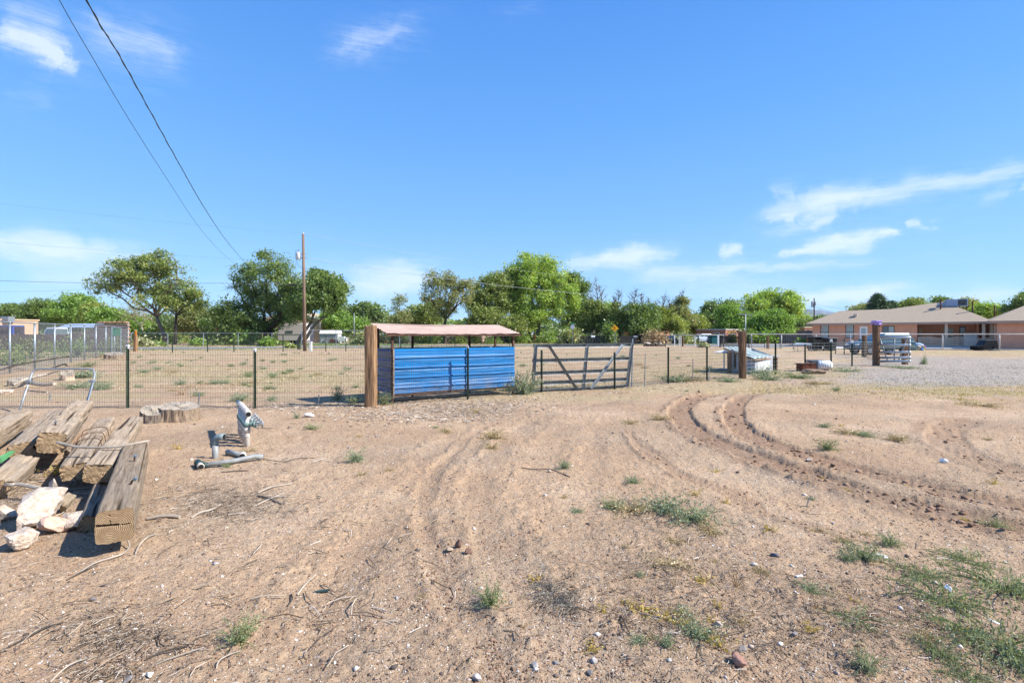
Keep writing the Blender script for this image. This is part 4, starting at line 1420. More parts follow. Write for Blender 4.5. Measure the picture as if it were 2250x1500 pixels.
# pen fence behind the kennel
pf = thing('pen_fence', 'thin dark mesh fence on small posts around the pen behind the dog kennel', 'fence', gp(1743, 767))
PF = [gp(1645, 763), gp(1680, 765), gp(1714, 766), gp(1743, 767.5), gp(1790, 771), gp(1836, 777), gp(1855, 779), gp(1899, 785), gp(1922, 800)]
mb = MB()
for a_, b_ in zip(PF[:-1], PF[1:]):
    for h in (.2, .45, .7, .95, 1.1):
        wire(mb, (a_.x, a_.y, h), (b_.x, b_.y, h), .006)
    n = int((b_ - a_).length / .3)
    for i in range(n):
        p = a_.lerp(b_, i / n); wire(mb, (p.x, p.y, 0), (p.x, p.y, 1.1), .003)
mb.build('wire_mesh', M_wire, pf, world=True, kind='stuff')
for p in PF[:-1]:
    mb = MB(); mb.box((p.x, p.y, .6), (.06, .05, 1.35)); mb.build('fence_post', M_tpost, pf, world=True)
# ---------------------------------------------------------------- salmon house
HA, HB = at(1785, 734, 67), at(2200, 734, 56.0)      # front wall line, left corner to right end
HA.z = HB.z = 0
hu = (HB - HA).normalized(); hang = math.atan2(hu.y, hu.x)
house = thing('ranch_house', 'long single storey salmon stucco ranch house with hipped grey brown roof and porch', 'house', HA, hang)
HL = (HB - HA).length


def hs(px):
    """Distance along the front wall seen at this column."""
    k = (px - CX) / F
    s = (k * HA.y - HA.x) / (hu.x - k * hu.y)
    return s


def hzv(px, py):
    p = HA + hu * hs(px)
    return CH + (HZ - py) / F * p.y


EAVE = 2.95
sp = hs(2015)          # where the porch begins
PD = 3.2               # porch depth
DEP = 11.0
mb = MB()
mb.box((sp / 2, .10, EAVE / 2), (sp, .20, EAVE)); mb.build('wall', M_stucco, house)
mb = MB(); mb.box((.10, DEP / 2 + .1, EAVE / 2), (.20, DEP - .21, EAVE)); mb.build('wall', M_stucco, house)
mb = MB(); mb.box((sp - .1, PD / 2 + .1, EAVE / 2), (.20, PD - .21, EAVE)); mb.build('wall', M_stucco, house)
mb = MB(); mb.box(((sp + HL + 2) / 2, PD + .1, EAVE / 2), (HL + 2 - sp, .20, EAVE)); mb.build('wall', M_stucco, house)
mb = MB(); mb.box((hs(2120) + 1.2, PD - .9, EAVE / 2), (.18, 1.8, EAVE)); mb.build('wall', M_stucco, house)
for px in (1807, 1840, 1859, 1968):
    s = hs(px); mb = MB(); mb.box((s, -.012, EAVE / 2), (.07, .03, EAVE)); mb.build('wall_batten', M_stucco, house)
mb = MB(); mb.box((sp - .12, -.012, EAVE / 2), (.26, .03, EAVE)); mb.build('wall_batten', M_stucco, house)

# hipped roof: low long part and higher part over the porch
OV = .65
r1x0, r1x1 = hs(1838), hs(2000)
pk = hs(2052)
zr = hzv(1838, 689) + .45
zp = hzv(2052, 668) + .50
x0, x1 = -OV, hs(2180) + .1
y0, y1 = -OV - .0, DEP + OV
ze = EAVE + .05
mb = MB()
V = [(x0, y0, ze), (x1, y0, ze), (x1, y1, ze), (x0, y1, ze),
     (hs(1838), 3.2, zr), (hs(1955), 3.2, zr + .10), (pk + 1.1, 5.0, zp), (hs(1955), y0, ze), (hs(1955), y1, ze), (pk + 1.1, 6.0, zp), (hs(1838), 7.5, zr), (hs(1955), 7.5, zr + .1)]
mb.add(V, [(0, 7, 5, 4), (7, 1, 6, 5), (1, 2, 9, 6), (2, 8, 11, 9), (8, 3, 10, 11), (3, 0, 4, 10), (4, 5, 11, 10), (5, 6, 9, 11)])
rf = mb.build('roof', M_shingle, house)
md = rf.modifiers.new('thick', 'SOLIDIFY'); md.thickness = .10; md.offset = -1
mb = MB()
mb.box(((x0 + x1) / 2, y0 - .03, ze - .13), (x1 - x0 + .06, .04, .24)); mb.box((x0 - .03, (y0 + y1) / 2, ze - .13), (.04, y1 - y0, .24))
mb.build('fascia', mat('fascia_brown', (.36, .26, .20), var=.05), house)
mb = MB(); mb.box(((x0 + x1) / 2, (y0 + PD) / 2, EAVE - .04), (x1 - x0 - .1, PD - y0, .04)); mb.build('porch_ceiling', M_trim, house)
for px, py, dy in ((1869, 695, 1.2), (2039, 673.5, 3.2)):
    s = hs(px); z = hzv(px, py)
    p = MB(); p.box((s + dy * .35, dy, z + .12 * dy + .10), (.42, .42, .22)); p.build('roof_vent', mat('pale_vent', (.62, .58, .54)), house)
for px in (1812, 1867):
    s = hs(px); zt, zb_ = hzv(px, 712.5), hzv(px, 742)
    w_ = hs(px + 8.5) - hs(px - 8.5)
    f = MB()
    f.box((s - w_ / 2, -.02, (zt + zb_) / 2), (.07, .07, zt - zb_ + .1)); f.box((s + w_ / 2, -.02, (zt + zb_) / 2), (.07, .07, zt - zb_ + .1))
    f.box((s, -.021, zt), (w_, .07, .07)); f.box((s, -.021, zb_), (w_, .08, .08)); f.box((s, -.024, zb_ + (zt - zb_) * .42), (w_, .06, .05))
    fo = f.build('window', mat('dark_window_frame', (.10, .09, .075)), house)
    g = MB(); g.box((s, -.008, (zt + zb_) / 2), (w_ - .08, .02, zt - zb_ - .08)); g.build('pane', M_blind, fo)
    g = MB()
    for i in (1, 2, 3): g.box((s - w_ / 2 + w_ * i / 4, -.03, (zt + zb_) / 2), (.022, .02, zt - zb_ - .08))
    for i in range(1, 6): g.box((s, -.033, zb_ + (zt - zb_) * i / 6), (w_ - .08, .012, .02))
    g.build('muntin', mat('muntin', (.30, .33, .30)), fo)
# entrance door with white frame
s0_, s1_ = hs(1889), hs(1906); zt = hzv(1897, 716.5)
d = MB()
d.box(((s0_ + s1_) / 2, -.02, zt / 2), (s1_ - s0_, .06, zt)); do = d.build('door', M_white, house)
d = MB(); d.box(((s0_ + s1_) / 2, -.054, zt - .62), ((s1_ - s0_) * .62, .02, .72)); d.build('door_window', M_blind, do)
d = MB(); d.box((s1_ - .12, -.07, 1.05), (.04, .05, .1)); d.build('handle', M_black, do)
s = hs(1952); zt, zb_ = hzv(1952, 716.5), hzv(1952, 731.5); w_ = hs(1965) - hs(1940)
f = MB()
f.box((s - w_ / 2, -.02, (zt + zb_) / 2), (.06, .07, zt - zb_)); f.box((s + w_ / 2, -.02, (zt + zb_) / 2), (.06, .07, zt - zb_)); f.box((s, -.021, zt), (w_ + .06, .07, .06)); f.box((s, -.021, zb_), (w_ + .06, .07, .06)); f.box((s, -.024, (zt + zb_) / 2), (.06, .06, zt - zb_))
fo = f.build('window', mat('dark_window_frame', (.1, .09, .075)), house)
g = MB(); g.box((s - w_ / 4, -.008, (zt + zb_) / 2), (w_ / 2, .02, zt - zb_ - .05)); g.build('pane', M_glass, fo)
g = MB(); g.box((s + w_ / 4, -.008, (zt + zb_) / 2), (w_ / 2, .02, zt - zb_ - .05)); g.build('pane', M_blind, fo)
# porch: slab, columns, inner windows and door, railing
mb = MB(); mb.box(((sp + HL + 1) / 2, PD / 2 - .35, .12), (HL + 1 - sp, PD + .7, .24)); mb.build('porch_slab', M_conc, house)
for px in (2079, 2161, 2179):
    s = hs(px); mb = MB(); mb.box((s, -.10 if px < 2179 else .3, EAVE / 2), (.26, .26, EAVE - .1)); mb.build('column', M_trim, house)


def back(px0, px1, y_, z0, z1, name, m, parent=house, yoff=0.0):
    k = F
    P0 = HA + Vector((-hu.y, hu.x, 0)) * y_
    def ss(px):
        q = (px - CX) / F
        return (q * P0.y - P0.x) / (hu.x - q * hu.y)
    a_, b_ = ss(px0), ss(px1)
    mb = MB(); mb.box(((a_ + b_) / 2, y_ + yoff, (z0 + z1) / 2), (abs(b_ - a_), .08, z1 - z0))
    return mb.build(name, m, parent)


o = back(2073, 2095, PD, .24, 2.35, 'door', M_trim, yoff=-.05); back(2081, 2091, PD, 1.25, 2.15, 'door_window', M_glass, o, -.10)
o = back(2108, 2121, PD, .24, 2.5, 'patio_door', M_dark, yoff=-.05); back(2110, 2120, PD, .6, 2.4, 'pane', M_glass, o, -.10)
o = back(2019, 2026, PD, .3, 2.4, 'side_door', M_trim, yoff=-.06)
for a_, b_, lb in ((2026, 2034, 0),):
    pass
rl = thing('porch_railing', 'cream wrought iron railing with wavy top along the porch', 'railing', HA, hang)
s0_, s1_ = hs(2018), hs(2192)
mb = MB()
N = 90
pts = []
for i in range(N + 1):
    s = s0_ + (s1_ - s0_) * i / N
    pts.append((s, -.55, 1.22 + .10 * math.sin((s - s0_) * 2.1)))
mb.tube(pts, .022, 5); mb.build('top_rail', M_trim, rl)
mb = MB(); mb.bar((s0_, -.55, .34), (s1_, -.55, .34), .04, .05); mb.build('bottom_rail', M_trim, rl)
for i in range(0, N + 1):
    mb = MB(); p = pts[i]; big = i % 15 == 0
    mb.box((p[0], p[1], (p[2] + .3) / 2), (.035 if not big else .06, .03, p[2] - .3 + (.12 if big else 0)))
    if i == 0: bal = mb.build('baluster', M_trim, rl); continue
    mb.build('baluster', M_trim, rl)

# washing machine and things on the porch
q = HA + hu * hs(2135) + Vector((-hu.y, hu.x, 0)) * 1.6
wm = thing('washing_machine', 'white washing machine standing on the shady porch', 'appliance', (q.x, q.y, .24), hang)
mb = MB(); mb.box((0, 0, .7), (1.15, .7, 1.4)); mb.build('body', M_white, wm, bevel=.03)
mb = MB(); mb.box((0, .2, 1.47), (1.1, .2, .14)); mb.build('control_panel', M_trim, wm)
mb = MB(); mb.box((0, -.36, 1.25), (1.0, .02, .05)); mb.build('lid_edge', M_galvd, wm)

# evaporative cooler
cl = HA + hu * (pk + 2.2) + Vector((-hu.y, hu.x, 0)) * 4.2
zc = CH + (HZ - 672) / F * cl.y
ec = thing('rooftop_cooler', 'grey evaporative cooler on a metal stand on the house roof', 'cooler', (cl.x, cl.y, zc), hang)
mb = MB(); mb.box((0, 0, .35), (2.0, 1.1, .85)); mb.build('cabinet', M_teal, ec, bevel=.02)
mb = MB(); mb.box((.52, -.56, .36), (.78, .03, .66)); mb.build('louvre_panel', M_black, ec)
for i in range(7):
    mb = MB(); mb.box((.52, -.585, .08 + i * .09), (.76, .03, .02)); mb.build('louvre', M_galvd, ec)
mb = MB(); mb.ext([(-1.0, -.4, .6), (-1.9, -.4, .1), (-1.9, -.4, -.35), (-1.0, -.4, -.1)], (0, .8, 0)); mb.build('duct', M_teal, ec)
for x in (-.8, .3, .9):
    for y in (-.45, .45):
        mb = MB(); mb.box((x, y, -.45), (.05, .05, 1.0)); mb.build('stand_leg', M_rust, ec)
for px, py, h, dy in ((2067, 657, 1.0, 4.8), (2137, 663, 1.7, 3.4), (2185, 672, .9, 5.5)):
    q = HA + hu * (hs(px) + dy * .55) + Vector((-hu.y, hu.x, 0)) * dy
    x_ = (px - CX) / F * q.y
    zt = CH + (HZ - py) / F * q.y
    mb = MB(); mb.tube([(0, 0, -h * 1.3), (0, 0, 0)], .07, 8); mb.tube([(0, 0, -.06), (0, 0, .03)], .1, 8)
    tag(mb.build('vent_pipe', M_rust, loc=(x_, q.y, zt)), {2067: 'short rusty flue pipe left of the rooftop cooler', 2137: 'taller rusty flue pipe right of the rooftop cooler', 2185: 'thin dark flue pipe near the garage roof'}[px], 'flue pipe')

# ---------------------------------------------------------------- garage at the right edge
GA0 = at(2191, 734, 54.0); GA0.z = 0
gr = thing('garage', 'salmon stucco garage wing with hipped grey brown roof at the right edge', 'garage', GA0, hang)
GLn = 9.0
mb = MB(); mb.box((GLn / 2, .1, EAVE / 2), (GLn, .2, EAVE)); mb.build('wall', M_stucco, gr)
mb = MB(); mb.box((.1, 3.6, EAVE / 2), (.2, 6.8, EAVE)); mb.build('wall', M_stucco, gr)
mb = MB(); mb.box((-.06, 1.0, 1.25), (.08, .25, 2.4)); mb.build('corner_trim', M_trim, gr)
mb = MB(); x0, x1, y0, y1 = -.7, GLn + .6, -.65, 7.6
mb.add([(x0, y0, ze), (x1, y0, ze), (x1, y1, ze), (x0, y1, ze), (2.9, 3.5, 4.88), (x1 - 3, 3.5, 4.88)], [(0, 1, 5, 4), (1, 2, 5), (2, 3, 4, 5), (3, 0, 4)])
rf = mb.build('roof', M_shingle, gr); md = rf.modifiers.new('thick', 'SOLIDIFY'); md.thickness = .1; md.offset = -1
mb = MB(); mb.box(((x0 + x1) / 2, y0 - .03, ze - .14), (x1 - x0, .04, .26)); mb.box((x0 - .03, (y0 + y1) / 2, ze - .14), (.04, y1 - y0, .26)); mb.build('fascia', mat('fascia_brown', (1, 1, 1)), gr)
mb = MB(); mb.box((5, -.6, .12), (4.5, .5, .2)); mb.build('door_sill', M_black, gr)


# ---------------------------------------------------------------- cars
def car(label, cat, px, D, yaw, col, kind='suv', L=4.7, Wd=1.85, H=1.72, name='parked_car', roofcol=None):
    X = (px - CX) / F * D
    root = thing(name, label, cat, (X, D, 0), yaw)
    pm = mat('car_paint_' + name + str(int(px)), col, rough=.3, var=.04, spec=.6)
    wr_ = H * .205
    if kind == 'pickup':
        body = [(-L / 2, .42), (-L / 2, 1.06), (.12, 1.06), (.12, 1.08), (1.25, 1.08), (L / 2 - .08, 1.0), (L / 2, .8), (L / 2, .42)]
        cab = [(-.45, 1.06), (-.40, H), (.65, H), (1.2, 1.08)]
    elif kind == 'sedan':
        body = [(-L / 2, .35), (-L / 2 + .05, .92), (-1.5, 1.0), (1.0, .98), (L / 2 - .15, .80), (L / 2, .6), (L / 2, .32)]
        cab = [(-1.75, .98), (-1.05, H), (.25, H), (1.05, .97)]
    else:
        body = [(-L / 2, .40), (-L / 2, .95), (-L / 2 + .1, 1.08), (.95, 1.08), (L / 2 - .25, .96), (L / 2, .75), (L / 2, .40)]
        cab = [(-L / 2 + .08, 1.07), (-L / 2 + .38, H), (.10, H), (.98, 1.07)]
    mb = MB(); mb.ext([(x, -Wd / 2, z) for x, z in body], (0, Wd, 0)); bd = mb.build('body', pm, root, bevel=.09)
    tw = Wd / 2 - .20
    mb = MB()
    n = len(cab)
    lo = [(cab[0][0], -Wd / 2 + .05, cab[0][1]), (cab[1][0], -tw, cab[1][1]), (cab[2][0], -tw, cab[2][1]), (cab[3][0], -Wd / 2 + .05, cab[3][1])]
    hi = [(a_, -b_, c) for a_, b_, c in lo]
    mb.add(lo + hi, [(0, 1, 2, 3), (7, 6, 5, 4), (1, 5, 6, 2), (0, 4, 5, 1), (3, 2, 6, 7)]); mb.build('cabin', pm, root, bevel=.05)
    # glass a little proud of the cabin
    for sgn in (-1, 1):
        def P(u, v):
            xb = cab[0][0] + (cab[3][0] - cab[0][0]) * u; xt = cab[1][0] + (cab[2][0] - cab[1][0]) * u
            zb_ = cab[0][1]; zt_ = cab[1][1]
            return (xb + (xt - xb) * v, sgn * ((Wd / 2 - .05) + (tw - Wd / 2 + .05) * v + .012), zb_ + (zt_ - zb_) * v)
        sl = [(.05, .32), (.35, .62), (.65, .94)] if kind != 'pickup' else [(.08, .9)]
        for a_, b_ in sl:
            mb = MB(); q = [P(a_, .14), P(a_ + .02, .88), P(b_ - .02, .88), P(b_, .14)]
            mb.add(q, [(0, 1, 2, 3)]); mb.build('side_window', M_glass, root)
    for (i, j, sg_) in ((3, 2, 1), (0, 1, -1)):
        x_b, z_b = cab[i]; x_t, z_t = cab[j]
        f = lambda v: (x_b + (x_t - x_b) * v + sg_ * .015, z_b + (z_t - z_b) * v)
        a_, b_ = f(.12), f(.88)
        mb = MB(); mb.add([(a_[0], -Wd / 2 + .2, a_[1] + .01), (b_[0], -tw + .08, b_[1] + .01), (b_[0], tw - .08, b_[1] + .01), (a_[0], Wd / 2 - .2, a_[1] + .01)], [(0, 1, 2, 3)])
        mb.build('windshield' if i == 3 else 'rear_window', M_glass, root)
    for x in (-L * .30, L * .31):
        for y in (-Wd / 2 + .08, Wd / 2 - .08):
            mb = MB(); mb.tube([(x, y - .12, .34), (x, y + .12, .34)], .34, 18); w_ = mb.build('wheel', M_tire, root)
            mb = MB(); mb.tube([(x, y - .135, .34), (x, y + .135, .34)], .2, 12); mb.build('rim', M_rim, w_)
            mb = MB(); sg_ = 1 if y > 0 else -1
            arc = [(x + .42 * math.cos(t), sg_ * (Wd / 2 + .006), .34 + .42 * math.sin(t)) for t in np.linspace(0, math.pi, 12)]
            mb.tube(arc, .035, 4); mb.build('wheel_arch', M_black, root)
    for y in (-Wd / 2 + .28, Wd / 2 - .28):
        mb = MB(); mb.box((L / 2 - .03, y, .78), (.12, .36, .16)); mb.build('headlight', mat('lamp_glass', (.75, .76, .75), rough=.15, spec=.7), root, bevel=.03)
        mb = MB(); mb.box((-L / 2 + .02, y, .92), (.10, .2, .26)); mb.build('tail_light', mat('red_lamp', (.35, .02, .015), rough=.25), root, bevel=.02)
    for x in (L / 2 - .02, -L / 2 + .02):
        mb = MB(); mb.box((x, 0, .5), (.16, Wd * .96, .2)); mb.build('bumper', mat('bumper_grey', (.12, .125, .13)), root, bevel=.04)
    for sgn in (-1, 1):
        mb = MB(); mb.box((.85, sgn * (Wd / 2 + .09), 1.12), (.14, .2, .15)); mb.build('mirror', pm, root, bevel=.03)
    return root


cr = car('teal blue estate car parked on the drive behind the brown gate posts', 'car', 1932, 40.5, math.radians(180 + 2), (.035, .095, .13), 'suv', 4.55, 1.8, 1.62)
for y in (-.62, .62):
    mb = MB(); mb.tube([(-1.9, y, 1.67), (0, y, 1.69)], .02, 6); mb.build('roof_rack', M_galv, cr)
# two tone lower body
mb = MB(); mb.box((0, 0, .62), (4.30, 1.83, .26)); mb.build('lower_body', mat('sage_paint', (.17, .20, .18), rough=.35), cr, bevel=.05)
car('silver hatchback parked across the road by the brick house', 'car', 1538, 88, math.radians(195), (.50, .55, .62), 'suv', 4.2, 1.8, 1.66)
car('cream pickup truck parked across the road by the yellow green tree', 'pickup truck', 1503, 90, math.radians(185), (.48, .43, .36), 'pickup', 5.6, 1.95, 1.85)
car('slate grey sedan parked across the road by the brown brush heap', 'car', 1466, 86, math.radians(160), (.12, .16, .18), 'sedan', 4.5, 1.8, 1.4)
car('white pickup truck under the light blue carport roof on the left', 'pickup truck', 128, 58, math.radians(175), (.66, .68, .70), 'pickup', 5.4, 1.9, 2.35)

# ---------------------------------------------------------------- bins and small things by the house
def bin_(label, px, D, w=.75, h=1.12, col=M_black):
    r = thing('wheelie_bin', label, 'bin', ((px - CX) / F * D, D, 0), .1)
    mb = MB(); wb = w * .42
    mb.add([(-wb, -wb, .05), (wb, -wb, .05), (wb, wb, .05), (-wb, wb, .05), (-w / 2, -w / 2, h), (w / 2, -w / 2, h), (w / 2, w / 2, h), (-w / 2, w / 2, h)],
           [(0, 3, 2, 1), (0, 1, 5, 4), (1, 2, 6, 5), (2, 3, 7, 6), (3, 0, 4, 7), (4, 5, 6, 7)]); mb.build('body', col, r)
    mb = MB(); mb.box((0, -.02, h + .04), (w * 1.12, w * 1.12, .07)); mb.build('lid', mat('bin_lid_grey', (.18, .2, .22), rough=.4), r, bevel=.02)
    for x in (-w * .4, w * .4):
        mb = MB(); mb.tube([(x - .04, w * .45, .1), (x + .04, w * .45, .1)], .1, 10); mb.build('wheel', M_tire, r)
    return r


bin_('dark wheelie bin by the left end of the salmon house', 1792, 50, .95, 1.32)
bin_('second dark wheelie bin, between the two windows of the salmon house', 1823, 49, .85, 1.18)
bin_('teal wheelie bin by the far brick house wall', 1568, 84, 1.1, 1.35, mat('teal_plastic', (.02, .13, .13)))
# covered lawn tractor
r = thing('covered_mower', 'black covered ride on mower beside the garage corner', 'mower', ((2172 - CX) / F * 50, 50.3, 0), -.1)
mb = MB(); mb.ext([(-.9, -.4, .15), (-1.0, -.4, .45), (-.55, -.4, .55), (-.25, -.4, 1.02), (.75, -.4, 1.08), (.95, -.4, .2)], (0, .9, 0)); mb.build('cover', M_black, r, bevel=.06)
mb = MB(); mb.box((-.75, 0, .28), (.7, 1.0, .32)); mb.build('front_deck', M_dark, r, bevel=.05)
for x in (-.7, .6):
    mb = MB(); mb.tube([(x, -.5, .24), (x, .5, .24)], .24, 12); mb.build('wheel', M_tire, r)
mb = MB()
rs = random.Random(4)
p = Vector(((2010 - CX) / F * 50.5, 50.5, 0))
r = thing('toy_pile', 'colourful heap of toys and plant pots by the rail fence', 'toys', p)
for i, c in enumerate(((.1, .25, .6), (.5, .1, .08), (.6, .5, .1), (.05, .3, .12), (.7, .7, .7), (.3, .15, .4), (.08, .2, .5), (.5, .4, .3))):
    mb = MB(); x = rs.uniform(-.5, .9); s = rs.uniform(.12, .28)
    mb.tube([(x, rs.uniform(-.3, .3), 0), (x + .1, 0, s * 1.8)], [s, s * .7], 8); mb.build('toy', mat('toy_%d' % i, c), r)
r = thing('round_tub', 'pale blue round tub standing left of the porch railing', 'tub', ((2016 - CX) / F * 53.5, 53.5, 0))
mb = MB(); mb.tube([(0, 0, 0), (0, 0, .3), (0, 0, .55), (0, 0, .7)], [.42, .55, .5, .2], 16); mb.build('body', mat('pale_blue_plastic', (.28, .40, .52)), r, smooth=True)


# ---------------------------------------------------------------- far houses
def flat_house(label, px0, px1, D0, D1, ytop, col, name='flat_roof_house', depth=9, wins=(), trim=None, cat='house'):
    A = at(px0, 734, D0); B = at(px1, 734, D1); A.z = B.z = 0
    u = (B - A).normalized(); an = math.atan2(u.y, u.x); L = (B - A).length
    H = CH + (HZ - ytop) / F * (D0 + D1) / 2
    r = thing(name, label, cat, A, an)
    mb = MB(); mb.box((L / 2, depth / 2, H / 2), (L, depth, H)); mb.build('wall', col, r)
    mb = MB(); mb.box((L / 2, depth / 2, H + .06), (L + .25, depth + .25, .18)); mb.build('parapet', trim or col, r)
    for (f0, f1, z0, z1) in wins:
        mb = MB(); mb.box(((f0 + f1) / 2 * L, -.03, (z0 + z1) / 2), ((f1 - f0) * L, .08, z1 - z0)); w_ = mb.build('window', M_white, r)
        mb = MB(); mb.box(((f0 + f1) / 2 * L, -.075, (z0 + z1) / 2), ((f1 - f0) * L - .14, .02, z1 - z0 - .14)); mb.build('pane', M_glass, w_)
    return r


flat_house('red brick flat roofed house across the road behind the silver hatchback', 1530, 1594, 97, 93, 724.5, M_orange, wins=((.62, .8, 1.0, 1.9),), trim=mat('white_trim', (.6, .57, .52)))
flat_house('low orange flat roofed house left of the salmon house', 1716, 1768, 96, 90, 720, mat('light_orange_wall', (.52, .28, .17)), wins=((.35, .6, 1.0, 2.0),), trim=M_trim)
flat_house('orange stucco house half hidden behind the dead topped elms', 1352, 1455, 104, 100, 716, M_orange, wins=((.1, .2, .8, 2.2), (.42, .52, .9, 2.1), (.8, .9, 1, 2)))
flat_house('tan flat roofed adobe house with blue trimmed awning at the far left', -60, 84, 70, 76, 703, M_tan, depth=7, wins=((.12, .3, 1.2, 2.2),))
flat_house('white walled house seen under the blue shed roof', 880, 922, 96, 96, 733, M_white, depth=6, wins=((.1, .3, .4, 1.2), (.6, .8, .4, 1.2)))
flat_house('pink walled house seen between the shed posts', 936, 1060, 98, 98, 731, mat('pink_wall', (.50, .34, .27)), depth=6, wins=((.05, .1, .4, 1.3), (.3, .36, .4, 1.3), (.62, .7, .4, 1.3)))
flat_house('white gabled outbuilding between the trees above the dark gate', 1290, 1302, 104, 103, 722, M_white, depth=4)
r = thing('roof_cooler', 'small grey cooler on the flat roof of the tan house', 'cooler', at(17, 703, 73))
mb = MB(); mb.box((0, 0, .15), (1.1, 1, .7)); mb.build('cabinet', M_galv, r); mb = MB(); mb.box((0, -.52, .15), (.8, .03, .4)); mb.build('louvre_panel', M_galvd, r)
r = thing('awning', 'dark awning with blue posts and rail on the tan house', 'awning', at(5, 734, 68))
mb = MB(); mb.box((-1.2, .2, 1.08), (6.4, 1.6, .16)); mb.build('blue_beam', mat('blue_paint', (.03, .07, .35)), r)
mb = MB(); mb.box((1.85, -.5, .3), (.22, .22, 1.5)); mb.build('post', mat('blue_paint', (1, 1, 1)), r)
mb = MB(); mb.box((-1.2, 1.2, .2), (6.0, .1, 1.6)); mb.build('shade_panel', mat('mauve_shade', (.14, .11, .14)), r)
# carport with gabled metal roof
r = thing('carport', 'carport with light blue grey metal roof behind the block wall', 'carport', ((128 - CX) / F * 60, 60, 0))
mb = MB(); zc0, zc1 = CH + (HZ - 719) / F * 60, CH + (HZ - 711) / F * 62
mb.add([(-.2, 0, zc0), (4.3, 0, zc0), (4.0, 1.6, zc1), (-.1, 1.6, zc1), (4.6, 3.2, zc0), (.2, 3.2, zc0)], [(0, 1, 2, 3), (3, 2, 4, 5)]); o = mb.build('roof', M_teal, r)
md = o.modifiers.new('t', 'SOLIDIFY'); md.thickness = .06
for x in (0, 2, 4.1):
    for y in (.1, 3.0):
        mb = MB(); mb.box((x, y, zc0 / 2), (.12, .12, zc0)); mb.build('post', M_rust, r)

# adobe block wall, block by block
A = at(2, 734, 47.5); B = at(282, 734, 44.5); A.z = B.z = 0
u = (B - A).normalized(); L = (B - A).length
r = thing('block_wall', 'stepped wall of rough brown adobe blocks behind the chain link fence', 'wall', A, math.atan2(u.y, u.x))
bm_ = MB(); bm_.box((0, 0, 0), (.435, .26, .165)); first = None
rs = random.Random(9); cnt = 0
courses = 15; step = .178
lower = MB()
for c in range(courses):
    z = .09 + c * step
    x = .22 + (c % 2) * .22
    while x < L - .1:
        px_ = (A + u * x).x / (A + u * x).y * F + CX
        top = 2.45 if px_ > 212 else (1.95 if px_ > 188 else (1.75 if px_ > 160 else 1.52))
        if px_ > 278: top = 2.55
        if z < top:
            if px_ > 175 and cnt < 290 and z > .4:
                if first is None:
                    first = bm_.build('block', M_block, r, bevel=.03); o = first
                else:
                    o = first.copy(); COL.objects.link(o)
                o.parent = r; o.location = (x, rs.uniform(-.02, .02), z); o.rotation_euler = (rs.uniform(-.03, .03), 0, rs.uniform(-.04, .04)); cnt += 1
            else:
                lower.box((x, rs.uniform(-.03, .03), z), (.43, .26, .15), rz=rs.uniform(-.04, .04))
        x += .445
lower.build('block_courses', M_block, r, kind='stuff')
mb = MB(); mb.box((L / 2, .02, .75), (L, .17, 1.5)); mb.box((L * .875, .02, 1.2), (L * .25, .17, 2.2)); mb.build('mortar', mat('mortar', (.25, .17, .13)), r)
mb = MB()
for i in range(12):
    mb.box((L - .2 - i * .26, 0, 2.62 + .02 * (i % 2)), (.30, .34, .13), rz=rs.uniform(-.1, .1))
mb.build('coping', mat('orange_coping', (.48, .27, .18), var=.2), r, bevel=.04)
mb = MB(); mb.box((L - .02, 0, 1.3), (.07, .07, 2.7)); mb.build('end_pole', M_galv, r)

# barn, trailers and yard things across the road
A = at(652, 734, 98); B = at(704, 734, 96)
bx0 = (640 - CX) / F * 97; bx1 = (704 - CX) / F * 97
r = thing('metal_barn', 'tan ribbed metal barn with white trim and pale door behind the leaning elm', 'barn', (bx0, 97, 0))
Wb = bx1 - bx0; he = CH + (HZ - 702) / F * 97; hr = CH + (HZ - 686) / F * 97
mb = MB(); mb.ext([(-6.0, 0, 0), (Wb, 0, 0), (Wb, 0, he), (-.4, 0, hr + .4), (-6.0, 0, he)], (0, 12, 0)); mb.build('wall', M_barn, r)
mb = MB(); mb.bar((Wb, -.06, he + .05), (-.4, -.06, hr + .45), .14, .2); mb.bar((Wb - .02, -.06, 0), (Wb - .02, -.06, he), .14, .14, up=(0, 1, 0)); mb.build('white_trim', M_white, r)
for i in range(12):
    mb = MB(); x = Wb - .5 - i * .45; mb.box((x, -.03, he / 2), (.06, .05, he)); mb.build('wall_rib', M_barn, r)
sx = lambda px: (px - 640) / F * 97
mb = MB(); mb.box(((sx(671) + sx(689)) / 2, -.07, (CH + (HZ - 713) / F * 97) / 2), (sx(689) - sx(671), .06, CH + (HZ - 713) / F * 97)); do = mb.build('roller_door', mat('grey_door', (.42, .44, .50)), r)
mb = MB(); mb.box(((sx(673) + sx(682)) / 2, -.12, 1.1), (sx(682) - sx(673), .05, 2.6)); mb.build('entry_door', M_white, do)
# pale trailer
r = thing('camper_trailer', 'faded pinkish white camper trailer parked in front of the tan barn', 'trailer', ((640 - CX) / F * 84, 84, 0), .03)
w_ = (668 - 611) / F * 84
mb = MB(); zt = CH + (HZ - 711) / F * 84
mb.ext([(-2.2, 0, .5), (-2.25, 0, 1.9), (-1.6, 0, zt - .25), (-.8, 0, zt), (w_ - 2.0, 0, zt + .1), (w_ - 2.0, 0, .5)], (0, 2.2, 0)); mb.build('body', mat('pinkish_white_paint', (.62, .53, .53)), r, bevel=.1)
mb = MB(); mb.box((-.3, -.03, 2.0), (1.1, .05, .34)); mb.build('window', M_glass, r)
mb = MB(); mb.box((-.2, -.02, 1.62), (4.0, .05, .05)); mb.build('stripe', mat('trailer_stripe', (.42, .38, .40)), r)
for x in (-.3, .6):
    mb = MB(); mb.tube([(x, .1, .36), (x, .35, .36)], .36, 14); mb.build('wheel', M_tire, r)
